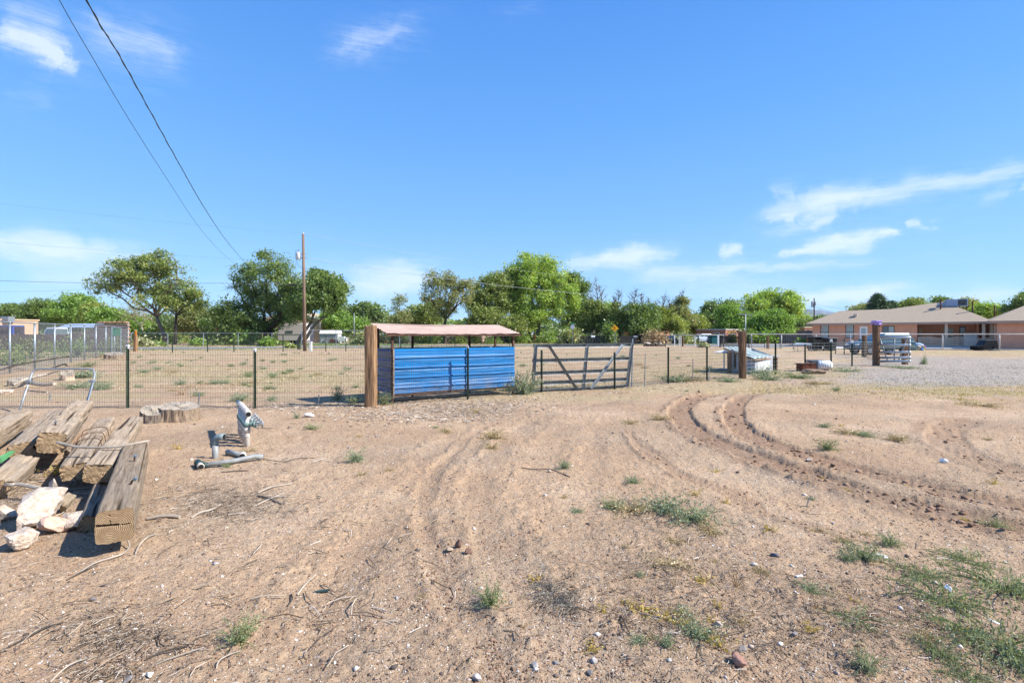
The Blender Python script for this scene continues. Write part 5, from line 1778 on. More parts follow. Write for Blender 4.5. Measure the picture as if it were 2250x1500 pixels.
r = thing('storage_shed', 'long low white shed with curved roof right of the tan barn', 'shed', ((702 - CX) / F * 90, 90, 0))
w_ = (741 - 701) / F * 90
mb = MB(); mb.box((w_ / 2, 1, .85), (w_, 2, 1.7)); mb.build('wall', mat('white_siding', (.55, .56, .56)), r)
for i in range(9):
    mb = MB(); mb.box((.2 + i * w_ / 9, -.02, .85), (.04, .04, 1.6)); mb.build('siding_batten', M_galvd, r)
mb = MB(); mb.ext([(0, -.15, 1.7), (0, .3, 2.2), (0, 1, 2.32), (0, 1.7, 2.2), (0, 2.15, 1.7)], (w_ + .1, 0, 0)); mb.build('roof', M_white, r)
for lb, px, D, w_, h, m_, z in (('small white round top yard box right of the low white shed', 751, 88, 1.4, 1.0, M_white, .35), ('brown heap of lumber left of the white yard box', 733, 88, 1.9, .75, M_rust, .2), ('white barrel at the far right of the barn yard', 785, 90, .5, .7, M_white, .0), ('dark spool and rubbish left of the lumber heap', 712, 88, 1.0, .9, M_galvd, .0)):
    nm = {'small': 'yard_box', 'brown': 'lumber_heap', 'white': 'barrel', 'dark ': 'cable_spool'}[lb[:5]]
    mb = MB()
    if nm == 'yard_box':
        mb.ext([(-w_ / 2, 0, z), (-w_ / 2, 0, h * .8), (-w_ / 2 + .25, 0, h + .2), (w_ / 2 - .3, 0, h + .2), (w_ / 2, 0, h * .75), (w_ / 2, 0, z)], (0, .9, 0))
        for x in (-.5, .5): mb.box((x, .4, .18), (.08, .5, .4))
    elif nm == 'lumber_heap':
        for i in range(9): mb.bar((-w_ / 2 + .1 * (i % 3), .1 * i, .12 + .09 * i), (w_ / 2 - .07 * i, .1 * i, .10 + .11 * (i % 5)), .14, .1)
    elif nm == 'barrel':
        mb.tube([(0, 0, 0), (-.03, 0, .35), (-.10, 0, .75), (-.12, 0, .85)], [.25, .32, .26, .12], 12)
    else:
        mb.tube([(-.3, 0, .42), (-.25, 0, .42)], .42, 14); mb.tube([(.3, 0, .42), (.25, 0, .42)], .42, 14); mb.tube([(-.25, 0, .42), (.25, 0, .42)], .2, 10)
    tag(mb.build(nm, m_, loc=((px - CX) / F * D, D, 0), bevel=.03), lb, {'yard_box': 'box', 'lumber_heap': 'lumber', 'barrel': 'barrel', 'cable_spool': 'spool'}[nm])

# wooden board fences far right, and dark hedge fence behind the sign
def board_fence(label, px0, px1, D0, D1, h, m_, group=None):
    A = at(px0, 734, D0); B = at(px1, 734, D1); A.z = B.z = 0
    u = (B - A).normalized(); L = (B - A).length
    r = thing('board_fence', label, 'fence', A, math.atan2(u.y, u.x))
    n = int(L / .42); n = min(n, 110)
    w_ = L / n
    rs = random.Random(int(px0)); base = None
    for i in range(n):
        if base is None:
            mb = MB(); mb.box((0, 0, h / 2), (w_ * .92, .03, h)); o = mb.build('board', m_, r); base = o
        else:
            o = base.copy(); COL.objects.link(o); o.parent = r
        o.location = (w_ * (i + .5), rs.uniform(-.015, .015), rs.uniform(-.08, .03))
    mb = MB(); mb.bar((0, .05, h * .75), (L, .05, h * .75), .05, .09); mb.bar((0, .05, h * .25), (L, .05, h * .25), .05, .09); mb.build('rail', m_, r)


M_board = mat('grey_brown_boards', (.19, .14, .11), var=.25, scale=4)
board_fence('dark weathered board fence beside the orange flat roofed house', 1752, 1792, 82, 74, 2.2, M_board)
board_fence('long low grey board fence behind the white rail in the middle distance', 1655, 1760, 92, 84, 1.55, mat('grey_boards', (.16, .15, .145), var=.25, scale=4))
board_fence('dark low board fence under the dead topped elms across the road', 1262, 1400, 84, 84, 1.35, mat('black_brown_boards', (.06, .052, .045), var=.3, scale=4))
board_fence('low brown wall of boards beside the parked cars', 1540, 1595, 88, 86, 1.3, mat('brown_boards', (.20, .13, .10), var=.25, scale=4))
# ---------------------------------------------------------------- utility poles and wires
def pole(label, px, D, ytop, r0, m, lean=0, name='utility_pole'):
    X = (px - CX) / F * D
    h = CH + (HZ - ytop) / F * D
    r = thing(name, label, 'pole', (X, D, 0))
    mb = MB(); mb.tube([(0, 0, -.3), (lean * .5, 0, h / 2), (lean, 0, h)], [r0, r0 * .85, r0 * .68], 14); mb.build('shaft', m, r, smooth=True)
    return r, h


D1 = 48.6
M_pole = mat('pole_wood', (.20, .135, .095), var=.25, scale=1.6, stretch=(5, 5, .4), bump=.4, bscale=8)
r, h = pole('tall brown wooden utility pole with a grey transformer, standing by the road', 670, D1, 514, .165, M_pole, lean=-.17)
z = CH + (HZ - 562) / F * D1
mb = MB(); x = (655.5 - 670) / F * D1
mb.tube([(x, 0, z - .36), (x, 0, z - .34), (x, 0, z + .28), (x, 0, z + .34)], [.19, .22, .22, .16], 16); tr = mb.build('transformer', mat('transformer_grey', (.55, .58, .60), rough=.4), r, smooth=True)
mb = MB(); mb.tube([(x, 0, z + .34), (x, 0, z + .58)], [.05, .035], 8); mb.build('bushing', M_galvd, tr)
mb = MB(); mb.bar((x + .2, 0, z + .15), (-.05, 0, z + .15), .06, .06); mb.bar((x + .2, 0, z - .2), (-.05, 0, z - .2), .06, .06); mb.build('bracket', M_galvd, tr)
mb = MB(); mb.tube([(x - .02, 0, z + .55), (x - .3, 0, z + .5), (x - .28, .0, z - .2), (x, 0, z - .9), (-.1, 0, z - 1.3)], .012, 4); mb.build('lead_wire', M_black, tr)
mb = MB(); mb.tube([(-.17, 0, h), (-.13, 0, h + .14)], .05, 8); mb.build('insulator', M_white, r)
for yy in (558, 566, 590, 628):
    z2 = CH + (HZ - yy) / F * D1; mb = MB(); mb.bar((-.3, 0, z2), (.22, 0, z2), .03, .03); mb.build('step_bolt', M_galvd, r)
mb = MB(); z2 = CH + (HZ - 626) / F * D1; mb.box(((641 - 670) / F * D1, 0, z2), (.82, .14, .09)); mb.bar(((650 - 670) / F * D1, 0, z2 + .02), (-.1, 0, z2 + .12), .03, .03); mb.build('splice_box', M_black, r)

r2, h2 = pole('distant dark utility pole with transformers left of the salmon house', 1789, 92, 655, .14, M_bark)
z = CH + (HZ - 668) / F * 92
mb = MB(); mb.tube([(-.35, 0, z - .6), (-.35, 0, z + .5)], .2, 12); mb.build('transformer', mat('transformer_grey', (.5, .5, .5)), r2)
mb = MB(); mb.tube([(.05, -.2, z - .3), (.05, -.2, z + .4)], .12, 10); mb.build('cut_out', M_galvd, r2)
# grey cross shaped pole behind the brown post
r3, h3 = pole('thin grey cross topped pole rising behind the brown post by the kennel', 1638, 40, 689, .05, M_galvd)
mb = MB(); zc = CH + (HZ - 691) / F * 40; mb.bar((-.47, 0, zc + .04), (.50, 0, zc - .06), .06, .07); mb.build('cross_arm', M_galvd, r3)
mb = MB(); mb.tube([(0, 0, zc), (0, 0, zc + .14)], .04, 6); mb.build('cap', M_galvd, r3)
pole('rusty distant pole seen between the two big elms', 475, 92, 690, .12, M_rust)
pole('thin grey yard lamp pole beyond the barn yard', 778, 95, 688, .09, M_galvd, name='lamp_pole')


def cable(label, img, A, D_near, r, name='overhead_cable', twist=0):
    """Cable in one vertical plane through its far end A and a nearer point at distance D_near."""
    ux0 = (img[0][0] - CX) / F
    N = Vector((ux0 * D_near, D_near, 0))
    b = (A.x - N.x) / (A.y - N.y); a0 = A.x - b * A.y
    pts = []
    for px, py in img:
        ux = (px - CX) / F
        Y = a0 / (ux - b)
        pts.append(Vector((ux * Y, Y, CH + (HZ - py) / F * Y)))
    pts[-1] = A
    d = pts[0] - pts[1]
    pts = [pts[0] + Vector((d.x * 3 / abs(d.y + 1e-6) * 1.0, d.y * 3 / abs(d.y + 1e-6), .35))] + pts
    # refine smoothly
    P = [2 * pts[0] - pts[1]] + pts + [2 * pts[-1] - pts[-2]]
    out = []
    for i in range(1, len(P) - 2):
        n = 6
        for k in range(n):
            t = k / n
            out.append(.5 * ((2 * P[i]) + (-P[i - 1] + P[i + 1]) * t + (2 * P[i - 1] - 5 * P[i] + 4 * P[i + 1] - P[i + 2]) * t * t + (-P[i - 1] + 3 * P[i] - 3 * P[i + 1] + P[i + 2]) * t ** 3))
    out.append(pts[-1])
    mb = MB()
    c = out[len(out) // 2]
    mb.tube(out, r, 6)
    if twist:
        dense = []
        for i in range(len(out) - 1):
            L = (out[i + 1] - out[i]).length
            n = min(40, max(2, int(L / .12)))
            for k in range(n):
                p = out[i].lerp(out[i + 1], k / n); ph = (i * 9 + k * .9)
                dense.append(p + Vector((math.cos(ph) * .014, 0, math.sin(ph) * .014)))
        mb.tube(dense, r * .8, 4)
    o = mb.build(name, mat('black_cable', (.03, .045, .05), rough=.5), wloc=c)
    return tag(o, label, 'cable')


ptA = at(546, 588, 74)
cable('thicker twisted black service cable crossing the upper left sky', [(190, 0), (262, 122), (330, 245), (392, 357), (455, 466), (505, 538), (546, 586)], at(546, 586, 74), 8.0, .011, twist=1)
cable('thinner straight cable left of the twisted one in the upper left sky', [(130, 0), (205, 130), (283, 262), (370, 398), (440, 502), (495, 562), (543, 600)], at(543, 600, 74), 8.6, .007)


def wire_run(label, pts, r=.02, m=None):
    P = [at(*p) for p in pts]
    out = []
    for a_, b_ in zip(P[:-1], P[1:]):
        L = (b_ - a_).length
        for k in range(10):
            t = k / 10; q = a_.lerp(b_, t); q.z -= .012 * L * 4 * t * (1 - t) * .6; out.append(q)
    out.append(P[-1])
    mb = MB(); mb.tube(out, r, 4)
    tag(mb.build('power_line', m or mat('line_wire', (.10, .11, .12), rough=.5), wloc=out[len(out) // 2]), label, 'power line')


wire_run('dark level power line running left from the utility pole', [(-60, 614.5, 44), (484, 622, 47), (670, 624, 48.6)], .016)
wire_run('thin lower power line at the far left behind the leaning elm', [(-60, 641, 60), (240, 634, 66)], .010)
wire_run('faint high power line at the left edge of the sky', [(-60, 440, 30), (664, 512, 48.4)], .004)
wire_run('faint middle power line crossing the low cloud on the left', [(-60, 527, 36), (663, 575, 48.4)], .0045)
wire_run('pale wire from the pole top running right over the trees', [(666, 512, 48.6), (1240, 606, 84)], .010, mat('pale_wire', (.45, .47, .5)))
wire_run('lower pale wire running right in front of the cottonwood', [(668, 566, 48.6), (1310, 648, 86)], .016, mat('pale_wire', (.45, .47, .5)))
wire_run('thin slack wire from the distant pole to the salmon house', [(1790, 673, 92), (1850, 690, 72)], .018)
wire_run('long thin wire above the salmon house roof', [(1790, 668, 92), (1990, 692, 64)], .012)

# ---------------------------------------------------------------- signs and roadside things
def sign_post(label, px, D, ytop, name, cat, parts):
    r = thing(name, label, cat, ((px - CX) / F * D, D, 0))
    h = CH + (HZ - ytop) / F * D
    mb = MB(); mb.box((0, .03, h / 2), (.07, .05, h)); mb.build('post', M_galvd, r)
    for nm, m_, poly, y in parts:
        mb = MB(); mb.ext([(x, y, h + z) for x, z in poly], (0, .02, 0)); mb.build(nm, m_, r)
    return r, h


oc = [(.36 * math.cos(math.pi / 8 + k * math.pi / 4), -.62 + .36 * math.sin(math.pi / 8 + k * math.pi / 4)) for k in range(8)]
r, h = sign_post('green street name sign above the grey back of a stop sign', 1258, 80, 709, 'street_sign', 'sign',
                 (('stop_sign_back', mat('sign_back_grey', (.50, .51, .53), rough=.4, metal=.3), oc, 0), ('name_plate', mat('sign_green', (.0, .20, .10), rough=.4), [(-.36, -.16), (.36, -.16), (.36, .02), (-.36, .02)], -.01)))
mb = MB(); s_ = .40
sg_, h = sign_post('yellow diamond warning sign with a black winding arrow below the dead topped elm', 1351, 80, 713, 'warning_sign', 'sign',
                   (('yellow_panel', mat('sign_yellow', (.80, .36, .01), rough=.4), [(0, -1.12), (.56, -.56), (0, 0), (-.56, -.56)], 0),))
mb = MB()
for a_, b_ in (((-.02, -.88), (-.02, -.66)), ((-.02, -.66), (.12, -.56)), ((.12, -.56), (-.08, -.44)), ((-.08, -.44), (-.08, -.30)), ((-.08, -.26), (-.18, -.38)), ((-.08, -.26), (.02, -.38))):
    mb.bar((a_[0], -.012, h + a_[1]), (b_[0], -.012, h + b_[1]), .012, .055, up=(0, 1, 0))
mb.build('arrow_symbol', M_black, sg_)
for lb, px, D in (('grey mailbox on a post left of the reddish roadside post', 1396, 80), ('white mailbox across the road behind the dark gate', 1303, 82)):
    r = thing('mailbox', lb, 'mailbox', ((px - CX) / F * D, D, 0))
    mb = MB(); mb.box((0, 0, .55), (.09, .09, 1.1)); mb.bar((0, 0, .5), (.2, 0, 1.0), .05, .05); mb.build('post', M_bark, r)
    mb = MB(); mb.ext([(-.28, -.15, 1.08), (-.28, -.15, 1.25), (-.28, 0, 1.36), (-.28, .15, 1.25), (-.28, .15, 1.08)], (.56, 0, 0)); mb.build('box', M_galv if px > 1350 else M_white, r)
    mb = MB(); mb.box((.1, -.17, 1.3), (.03, .02, .2)); mb.build('flag', mat('red_lamp', (1, 0, 0)), r)
for lb, px, py, yt, w_, m_ in (('green utility box at the left of the wooden pole', 657, 767.5, 752, 7, mat('utility_green', (.07, .09, .05), rough=.5)), ('white utility pedestal at the right of the wooden pole', 683, 771, 751, 5, M_white)):
    p = gp(px, py); h = (py - yt) / F * p.y; w_ = w_ / F * p.y
    r = thing('utility_box', lb, 'utility box', p)
    mb = MB(); mb.box((0, 0, h / 2 - .03), (w_, w_ * .8, h)); mb.build('cabinet', m_, r, bevel=.02)
    mb = MB(); mb.box((0, 0, h), (w_ * 1.12, w_, .06)); mb.build('lid', m_, r, bevel=.01)
# white and black gate posts by the cars
WG = thing('white_rail_gate', 'white pipe gate frame with paired posts left of the short brown post', 'gate', gp(1482, 760))
for px, py, yt in ((1482, 760, 737), (1492, 759, 738), (1496, 760, 738), (1527, 760, 738)):
    p = gp(px, py); mb = MB(); mb.tube([(p.x, p.y, -.05), (p.x, p.y, CH + (HZ - yt) / F * p.y)], .055, 8); mb.build('post', M_white, WG, world=True)
BG = thing('black_entry_gate', 'black iron yard gate with white and black posts behind the kennel', 'gate', gp(1580, 764))
for px, py, yt, m_, w_ in ((1578, 760, 735, M_white, .2), (1582, 763, 736, M_black, .12), (1534, 762, 736, M_black, .09), (1646, 764, 742, M_black, .06), (1652, 765, 738, M_galvd, .07)):
    p = gp(px, py); h = CH + (HZ - yt) / F * p.y; mb = MB(); mb.box((p.x, p.y, h / 2 - .03), (w_, w_, h)); mb.build('post', m_, BG, world=True)
pA, pB = gp(1583, 763), gp(1646, 764)
for z in (.15, .35, 1.15, 1.28):
    mb = MB(); mb.bar((pA.x, pA.y, z), (pB.x, pB.y, z), .05, .06); mb.build('gate_rail', M_black, BG, world=True)
for i in range(24):
    t = i / 24; p = pA.lerp(pB, t); mb = MB(); mb.box((p.x, p.y, .78), (.03, .03, 1.3)); mb.build('gate_bar', M_black, BG, world=True)
# cut stone heap across
RK = []


def rock(label, c, s, m, seed, name='rock', cat='rock', rz=0, group=None, flat=1.0, cuts=9, sink=.0, sub=3):
    import bmesh
    bm = bmesh.new(); bmesh.ops.create_icosphere(bm, subdivisions=sub, radius=1)
    rs = np.random.RandomState(seed)
    N = rs.normal(size=(cuts, 3)); N /= np.linalg.norm(N, axis=1, keepdims=True); Dd = .46 + .38 * rs.rand(cuts)
    for v in bm.verts:
        p = np.array(v.co)
        for n, d in zip(N, Dd):
            k = p @ n
            if k > d: p = p - n * (k - d)
        u = p * 2.3 + seed
        p = p * (1 + .16 * (vnoise(np.array([u[0] + u[2]]), np.array([u[1] - u[2] * .5]))[0] - .5) + .12 * (vnoise(np.array([u[0] * 3 + u[2] * 3]), np.array([u[1] * 3]))[0] - .5))
        u2 = u * 3.1; p = p * (1 + .05 * (fbm(np.array([u2[0] + u2[2]]), np.array([u2[1] - u2[2]]), .8, 4, .7)[0] - .5))
        v.co = p * np.array(s)
    me = bpy.data.meshes.new(name); bm.to_mesh(me); bm.free()
    me.materials.append(m)
    o = bpy.data.objects.new(name, me); COL.objects.link(o)
    o.location = c; o.rotation_euler = (rs.uniform(-.2, .2), rs.uniform(-.2, .2), rz)
    return tag(o, label, cat, group)


M_rock = mat('broken_concrete', (.56, .48, .40), var=.12, scale=22, bump=1.0, bscale=70, col2=(.34, .25, .18))
M_rockg = mat('grey_stone', (.22, .20, .19), var=.2, scale=14, bump=.4, bscale=60)
for i, (px, py, w_) in enumerate(((1425, 757, .5), (1440, 758, .35), (1450, 757, .3))):
    p = gp(px, py); rock(['pale stone at the left end of the roadside rubble', 'middle grey stone of the roadside rubble', 'right pale stone of the roadside rubble'][i], (p.x, p.y, .15), (w_, .3, .28), M_rockg if i == 1 else M_rock, 90 + i)
r = thing('log_heap', 'heap of dark cut logs lying by the road right of the rubble', 'logs', gp(1440, 760))
for i in range(7):
    p = gp(1424 + i * 5, 760.5); mb = MB(); mb.tube([(p.x - .6, p.y - .2, .12 + .12 * (i % 2)), (p.x + .5, p.y + .3, .1)], .14, 8); mb.build('log', M_bark, r, world=True)

# ---------------------------------------------------------------- dog kennel
DKp = gp(1602, 824); kz = 22.0
DK = thing('dog_kennel', 'white wooden dog kennel with a sloping green and white striped metal roof', 'kennel', (0, 0, 0))
K = lambda px, py, D: at(px, py, D)
FL, FR = gp(1604, 824), gp(1697, 816)          # near left and near right ground corners
FL = Vector(((1608 - CX) / F * 21.2, 21.2, 0)); FM = Vector(((1657 - CX) / F * 20.6, 20.6, 0)); FR2 = Vector(((1697 - CX) / F * 22.6, 22.6, 0))
BKv = (FR2 - FM); BKl = FL + BKv
z_hi, z_lo = .98, .62
def wall_(a_, b_, za, zb_, nm, m_, t=.03):
    n_ = Vector((b_.y - a_.y, a_.x - b_.x, 0)).normalized() * t
    mb = MB(); mb.add([a_, b_, b_ + Vector((0, 0, zb_)), a_ + Vector((0, 0, za)), a_ + n_, b_ + n_, b_ + n_ + Vector((0, 0, zb_)), a_ + n_ + Vector((0, 0, za))],
                      [(0, 1, 2, 3), (5, 4, 7, 6), (3, 2, 6, 7), (1, 5, 6, 2), (4, 0, 3, 7), (0, 4, 5, 1)])
    return mb.build(nm, m_, DK, world=True)
M_kw = mat('kennel_shaded_white', (.36, .38, .41), rough=.6, var=.15, scale=5)  # white walls greyed, their shade is put into the colour
wall_(FL, FM, z_hi, .70, 'side_wall', M_kw); wall_(FM, FR2, .70, .66, 'front_wall', M_kw); wall_(FR2, FR2 + (FL - FM), .66, z_hi, 'side_wall', M_kw); wall_(FR2 + (FL - FM), FL, z_hi, z_hi, 'rear_wall', M_kw)
d_ = (FM - FL).normalized(); f_ = (FR2 - FM).normalized()
for t, nm, m_, w_, zt in ((.18, 'door_opening', M_dark, .12, .78), ):
    p = FL + (FM - FL) * t; mb = MB(); mb.bar(p + Vector((0, -.035, .18)), p + Vector((0, -.035, zt)), .19, .02, up=(0, 1, 0)); mb.build(nm, m_, DK, world=True)
p = FM + (FR2 - FM) * .48; mb = MB(); mb.bar(p + Vector((.03, -.03, .05)) - f_ * .45, p + Vector((.03, -.03, .05)) + f_ * .45, .03, .01)
mb = MB(); q0, q1 = FM + (FR2 - FM) * .15, FM + (FR2 - FM) * .80
nn = Vector((f_.y, -f_.x, 0)) * .035
mb.add([q0 + nn + Vector((0, 0, .12)), q1 + nn + Vector((0, 0, .12)), q1 + nn + Vector((0, 0, .46)), q0 + nn + Vector((0, 0, .46))], [(0, 1, 2, 3)]); mb.build('front_panel', mat('panel_white', (.55, .56, .55)), DK, world=True)
for p_, h_, w_ in ((FL + Vector((-.10, 0, 0)), .86, .13), (FR2 + Vector((.12, 0, 0)), .58, .15), (FL + Vector((.12, -.06, 0)), .9, .06)):
    mb = MB(); mb.box((p_.x, p_.y, h_ / 2), (w_, w_, h_)); mb.build('corner_post', M_post2 if w_ > .1 else M_galvd, DK, world=True)
# roof: four corners from the picture
R0, R1, R2, R3 = K(1590, 763, 21.6), K(1657, 787.5, 20.2), K(1700, 783.5, 22.8), K(1637, 761.5, 24.2)
mb = MB(); nst = 5
def lerp2(u_, v_): return R0.lerp(R1, u_).lerp(R3.lerp(R2, u_), v_)
for i in range(nst):
    for (a_, b_, nm, m_, dz) in ((i / nst, (i + .62) / nst, 'white_strip', 'w', .02), ((i + .62) / nst, (i + 1) / nst, 'green_strip', 'g', .0)):
        mb = MB(); q = [lerp2(0, a_), lerp2(1, a_), lerp2(1, b_), lerp2(0, b_)]
        q = [v + Vector((0, 0, dz)) for v in q]; lo = [v + Vector((0, 0, -.03)) for v in q]
        mb.add(q + lo, [(0, 1, 2, 3), (7, 6, 5, 4), (0, 4, 5, 1), (1, 5, 6, 2), (2, 6, 7, 3), (3, 7, 4, 0)])
        mb.build(nm, mat('mint_white_metal', (.46, .55, .52), rough=.35) if m_ == 'w' else mat('dark_green_metal', (.02, .085, .065), rough=.35), DK, world=True)
mb = MB(); mb.bar(R0 + Vector((0, -.01, -.06)), R1 + Vector((0, -.01, -.06)), .03, .05); mb.bar(R1 + Vector((0, -.01, -.06)), R2 + Vector((0, -.01, -.06)), .03, .05); mb.build('roof_edge_board', M_post, DK, world=True)
for lb, px, py, D, s in (('white dish shaped lid on a ledge left of the kennel', 1588, 773.5, 22.3, (.34, .26, .06)), ('white board sticking out right of the kennel roof', 1702, 781.5, 22.6, (.24, .12, .02)), ('grey board on the ground left of the kennel', 1590, 811, 22.5, (.36, .2, .05))):
    p = at(px, py, D)
    nm = 'dish_lid' if 'dish' in lb else 'board_scrap'
    mb = MB()
    if nm == 'dish_lid':
        mb.tube([(0, 0, -.03), (0, 0, 0), (0, 0, .07)], [.36, .37, .1], 18); mb.box((.3, 0, -.04), (.5, .2, .03)); mb.tube([(.1, .1, -.05), (.1, .1, -.84)], .03, 6)
    elif s[2] < .03:
        mb.box((0, 0, 0), (s[0] * 2, s[1], .02)); mb.box((0, .08, -.3), (.04, .04, .6))
    else:
        mb.box((0, 0, 0), (.75, .3, .07)); p.z = .04
    tag(mb.build(nm, M_white if nm != 'board_scrap' or s[2] < .03 else M_galvd, loc=p), lb, 'lid' if nm == 'dish_lid' else 'board')

# junk pile right of the kennel
p = gp(1765, 815)
r = thing('junk_box', 'rusty brown metal box lying behind the wire fence', 'box', p)
mb = MB(); mb.box((.0, 0, .15), (.36, .5, .30)); mb.box((.30, 0, .17), (.25, .5, .34)); mb.build('body', mat('rusty_brown', (.16, .05, .025), var=.3), r, bevel=.02)
mb = MB(); mb.box((.1, 0, .32), (.7, .52, .03)); mb.build('lid', M_rust, r)
p = gp(1793, 812)
r = thing('tile_stack', 'stack of dark grey slabs behind the fence beside the rusty box', 'slabs', p)
for i in range(7):
    mb = MB(); mb.box((.02 * (i % 3), 0, .04 + i * .062), (.78 - .03 * (i % 2), .5, .045), rz=.03 * (i % 3)); mb.build('slab', mat('grey_slab', (.13, .135, .15), var=.2), r)
p = gp(1818, 813)
r = thing('plastic_drum', 'white plastic drum lying on its side right of the grey slabs', 'drum', p)
mb = MB(); mb.tube([(-.42, .1, .22), (-.40, .1, .22), (.12, .1, .22), (.22, .1, .22)], [.16, .22, .22, .14], 16); mb.build('body', M_white, r, smooth=True)
mb = MB(); mb.tube([(-.44, .1, .22), (-.41, .1, .22)], .12, 12); mb.build('cap', M_galv, r)
mb = MB()
for i in range(5): mb.tube([(-.38 + i * .11, .1, .22), (-.36 + i * .11, .1, .22)], .226, 16)
mb.build('band', M_galv, r)
tag(rock('small pile of dark earth beside the second brown wooden post and drum', (gp(1792, 820).x, gp(1792, 820).y, .02), (.7, .4, .16), mat('dark_earth', (.22, .15, .1), var=.3, scale=8, bump=.8), 99, name='earth_mound', cat='earth mound'), None, None)
r = thing('raised_sheet', 'flat dark sheet on thin legs left of the wheelie bins', 'panel', at(1765, 757, 46))  # flat dark sheet raised on four thin legs
mb = MB(); mb.add([(-.95, 0, -.02), (.7, -.2, .0), (1.0, .7, .12), (-.2, .8, .18)], [(0, 1, 2, 3)]); o = mb.build('sheet', M_galvd, r); md = o.modifiers.new('t', 'SOLIDIFY'); md.thickness = .03
for x, y in ((-.8, 0), (.65, -.1), (.9, .6), (-.1, .7)):
    mb = MB(); mb.box((x, y, -.33), (.03, .03, .68)); mb.build('leg', M_galvd, r)
# ---------------------------------------------------------------- foreground timbers
def tie_mat(nm='old_tie_wood', k=1.0):
    m = bpy.data.materials.new(nm)
    m.use_nodes = True
    t = NT(m.node_tree); b = t.n['Principled BSDF']
    tcn = t.new('ShaderNodeTexCoord')
    v = t.mapping(tcn.outputs['Object'], scale=(1.2, 12, 12))
    n1 = t.noise(v, 3, 6, .65, .4); n2 = t.noise(tcn.outputs['Object'], 3.5, 4)
    col = t.ramp(n1, [(.28, (.11, .08, .055)), (.42, (.34, .27, .195)), (.60, (.50, .42, .32)), (.75, (.62, .56, .46))])
    col = t.mix(t.mapr(n2, .35, .7, 0, .5), col, (.36, .33, .29))
    atr = t.new('ShaderNodeAttribute', attribute_name='crack')
    col = t.mix(atr.outputs['Fac'], col, (.03, .02, .013))
    col = t.mix(1.0, col, (k, k * .92, k * .84), 'MULTIPLY')
    t.put(b.inputs['Base Color'], col); b.inputs['Roughness'].default_value = .95; b.inputs['Specular IOR Level'].default_value = .1
    bn = t.new('ShaderNodeBump'); bn.inputs['Strength'].default_value = .8; bn.inputs['Distance'].default_value = .01
    t.put(bn.inputs['Height'], t.noise(v, 7, 6, .7)); t.l.new(bn.outputs[0], b.inputs['Normal'])
    return m


def end_mat():
    m = bpy.data.materials.new('tie_end_grain')
    m.use_nodes = True
    t = NT(m.node_tree); b = t.n['Principled BSDF']
    tcn = t.new('ShaderNodeTexCoord')
    n2 = t.noise(tcn.outputs['Object'], 9, 5, .6)
    atr = t.new('ShaderNodeAttribute', attribute_name='crack')
    sp = t.new('ShaderNodeSeparateXYZ'); t.put(sp.inputs[0], tcn.outputs['Object'])
    y_ = t.math('ADD', sp.outputs[1], -.02); z_ = t.math('ADD', sp.outputs[2], .015)
    rr = t.math('SQRT', t.math('ADD', t.math('MULTIPLY', y_, y_), t.math('MULTIPLY', z_, z_)))
    rr = t.math('ADD', rr, t.math('MULTIPLY', t.noise(tcn.outputs['Object'], 14, 3), .014))
    g = t.math('MULTIPLY_ADD', t.math('SINE', t.math('MULTIPLY', rr, 2 * math.pi / .0118)), .5, .5)
    g = t.math('POWER', g, 2.2)
    col = t.ramp(n2, [(.3, (.24, .16, .09)), (.7, (.43, .31, .19))])
    col = t.mix(t.math('MULTIPLY', g, t.mapr(t.noise(tcn.outputs['Object'], 7, 3), .3, .6, .35, 1.0)), col, (.075, .042, .02))
    col = t.mix(atr.outputs['Fac'], col, (.05, .028, .015))
    t.put(b.inputs['Base Color'], col); b.inputs['Roughness'].default_value = .95; b.inputs['Specular IOR Level'].default_value = .1
    return m


M_tiew = tie_mat(k=.84); M_tieb = tie_mat('brown_tie_wood', .60); M_tiee = end_mat()


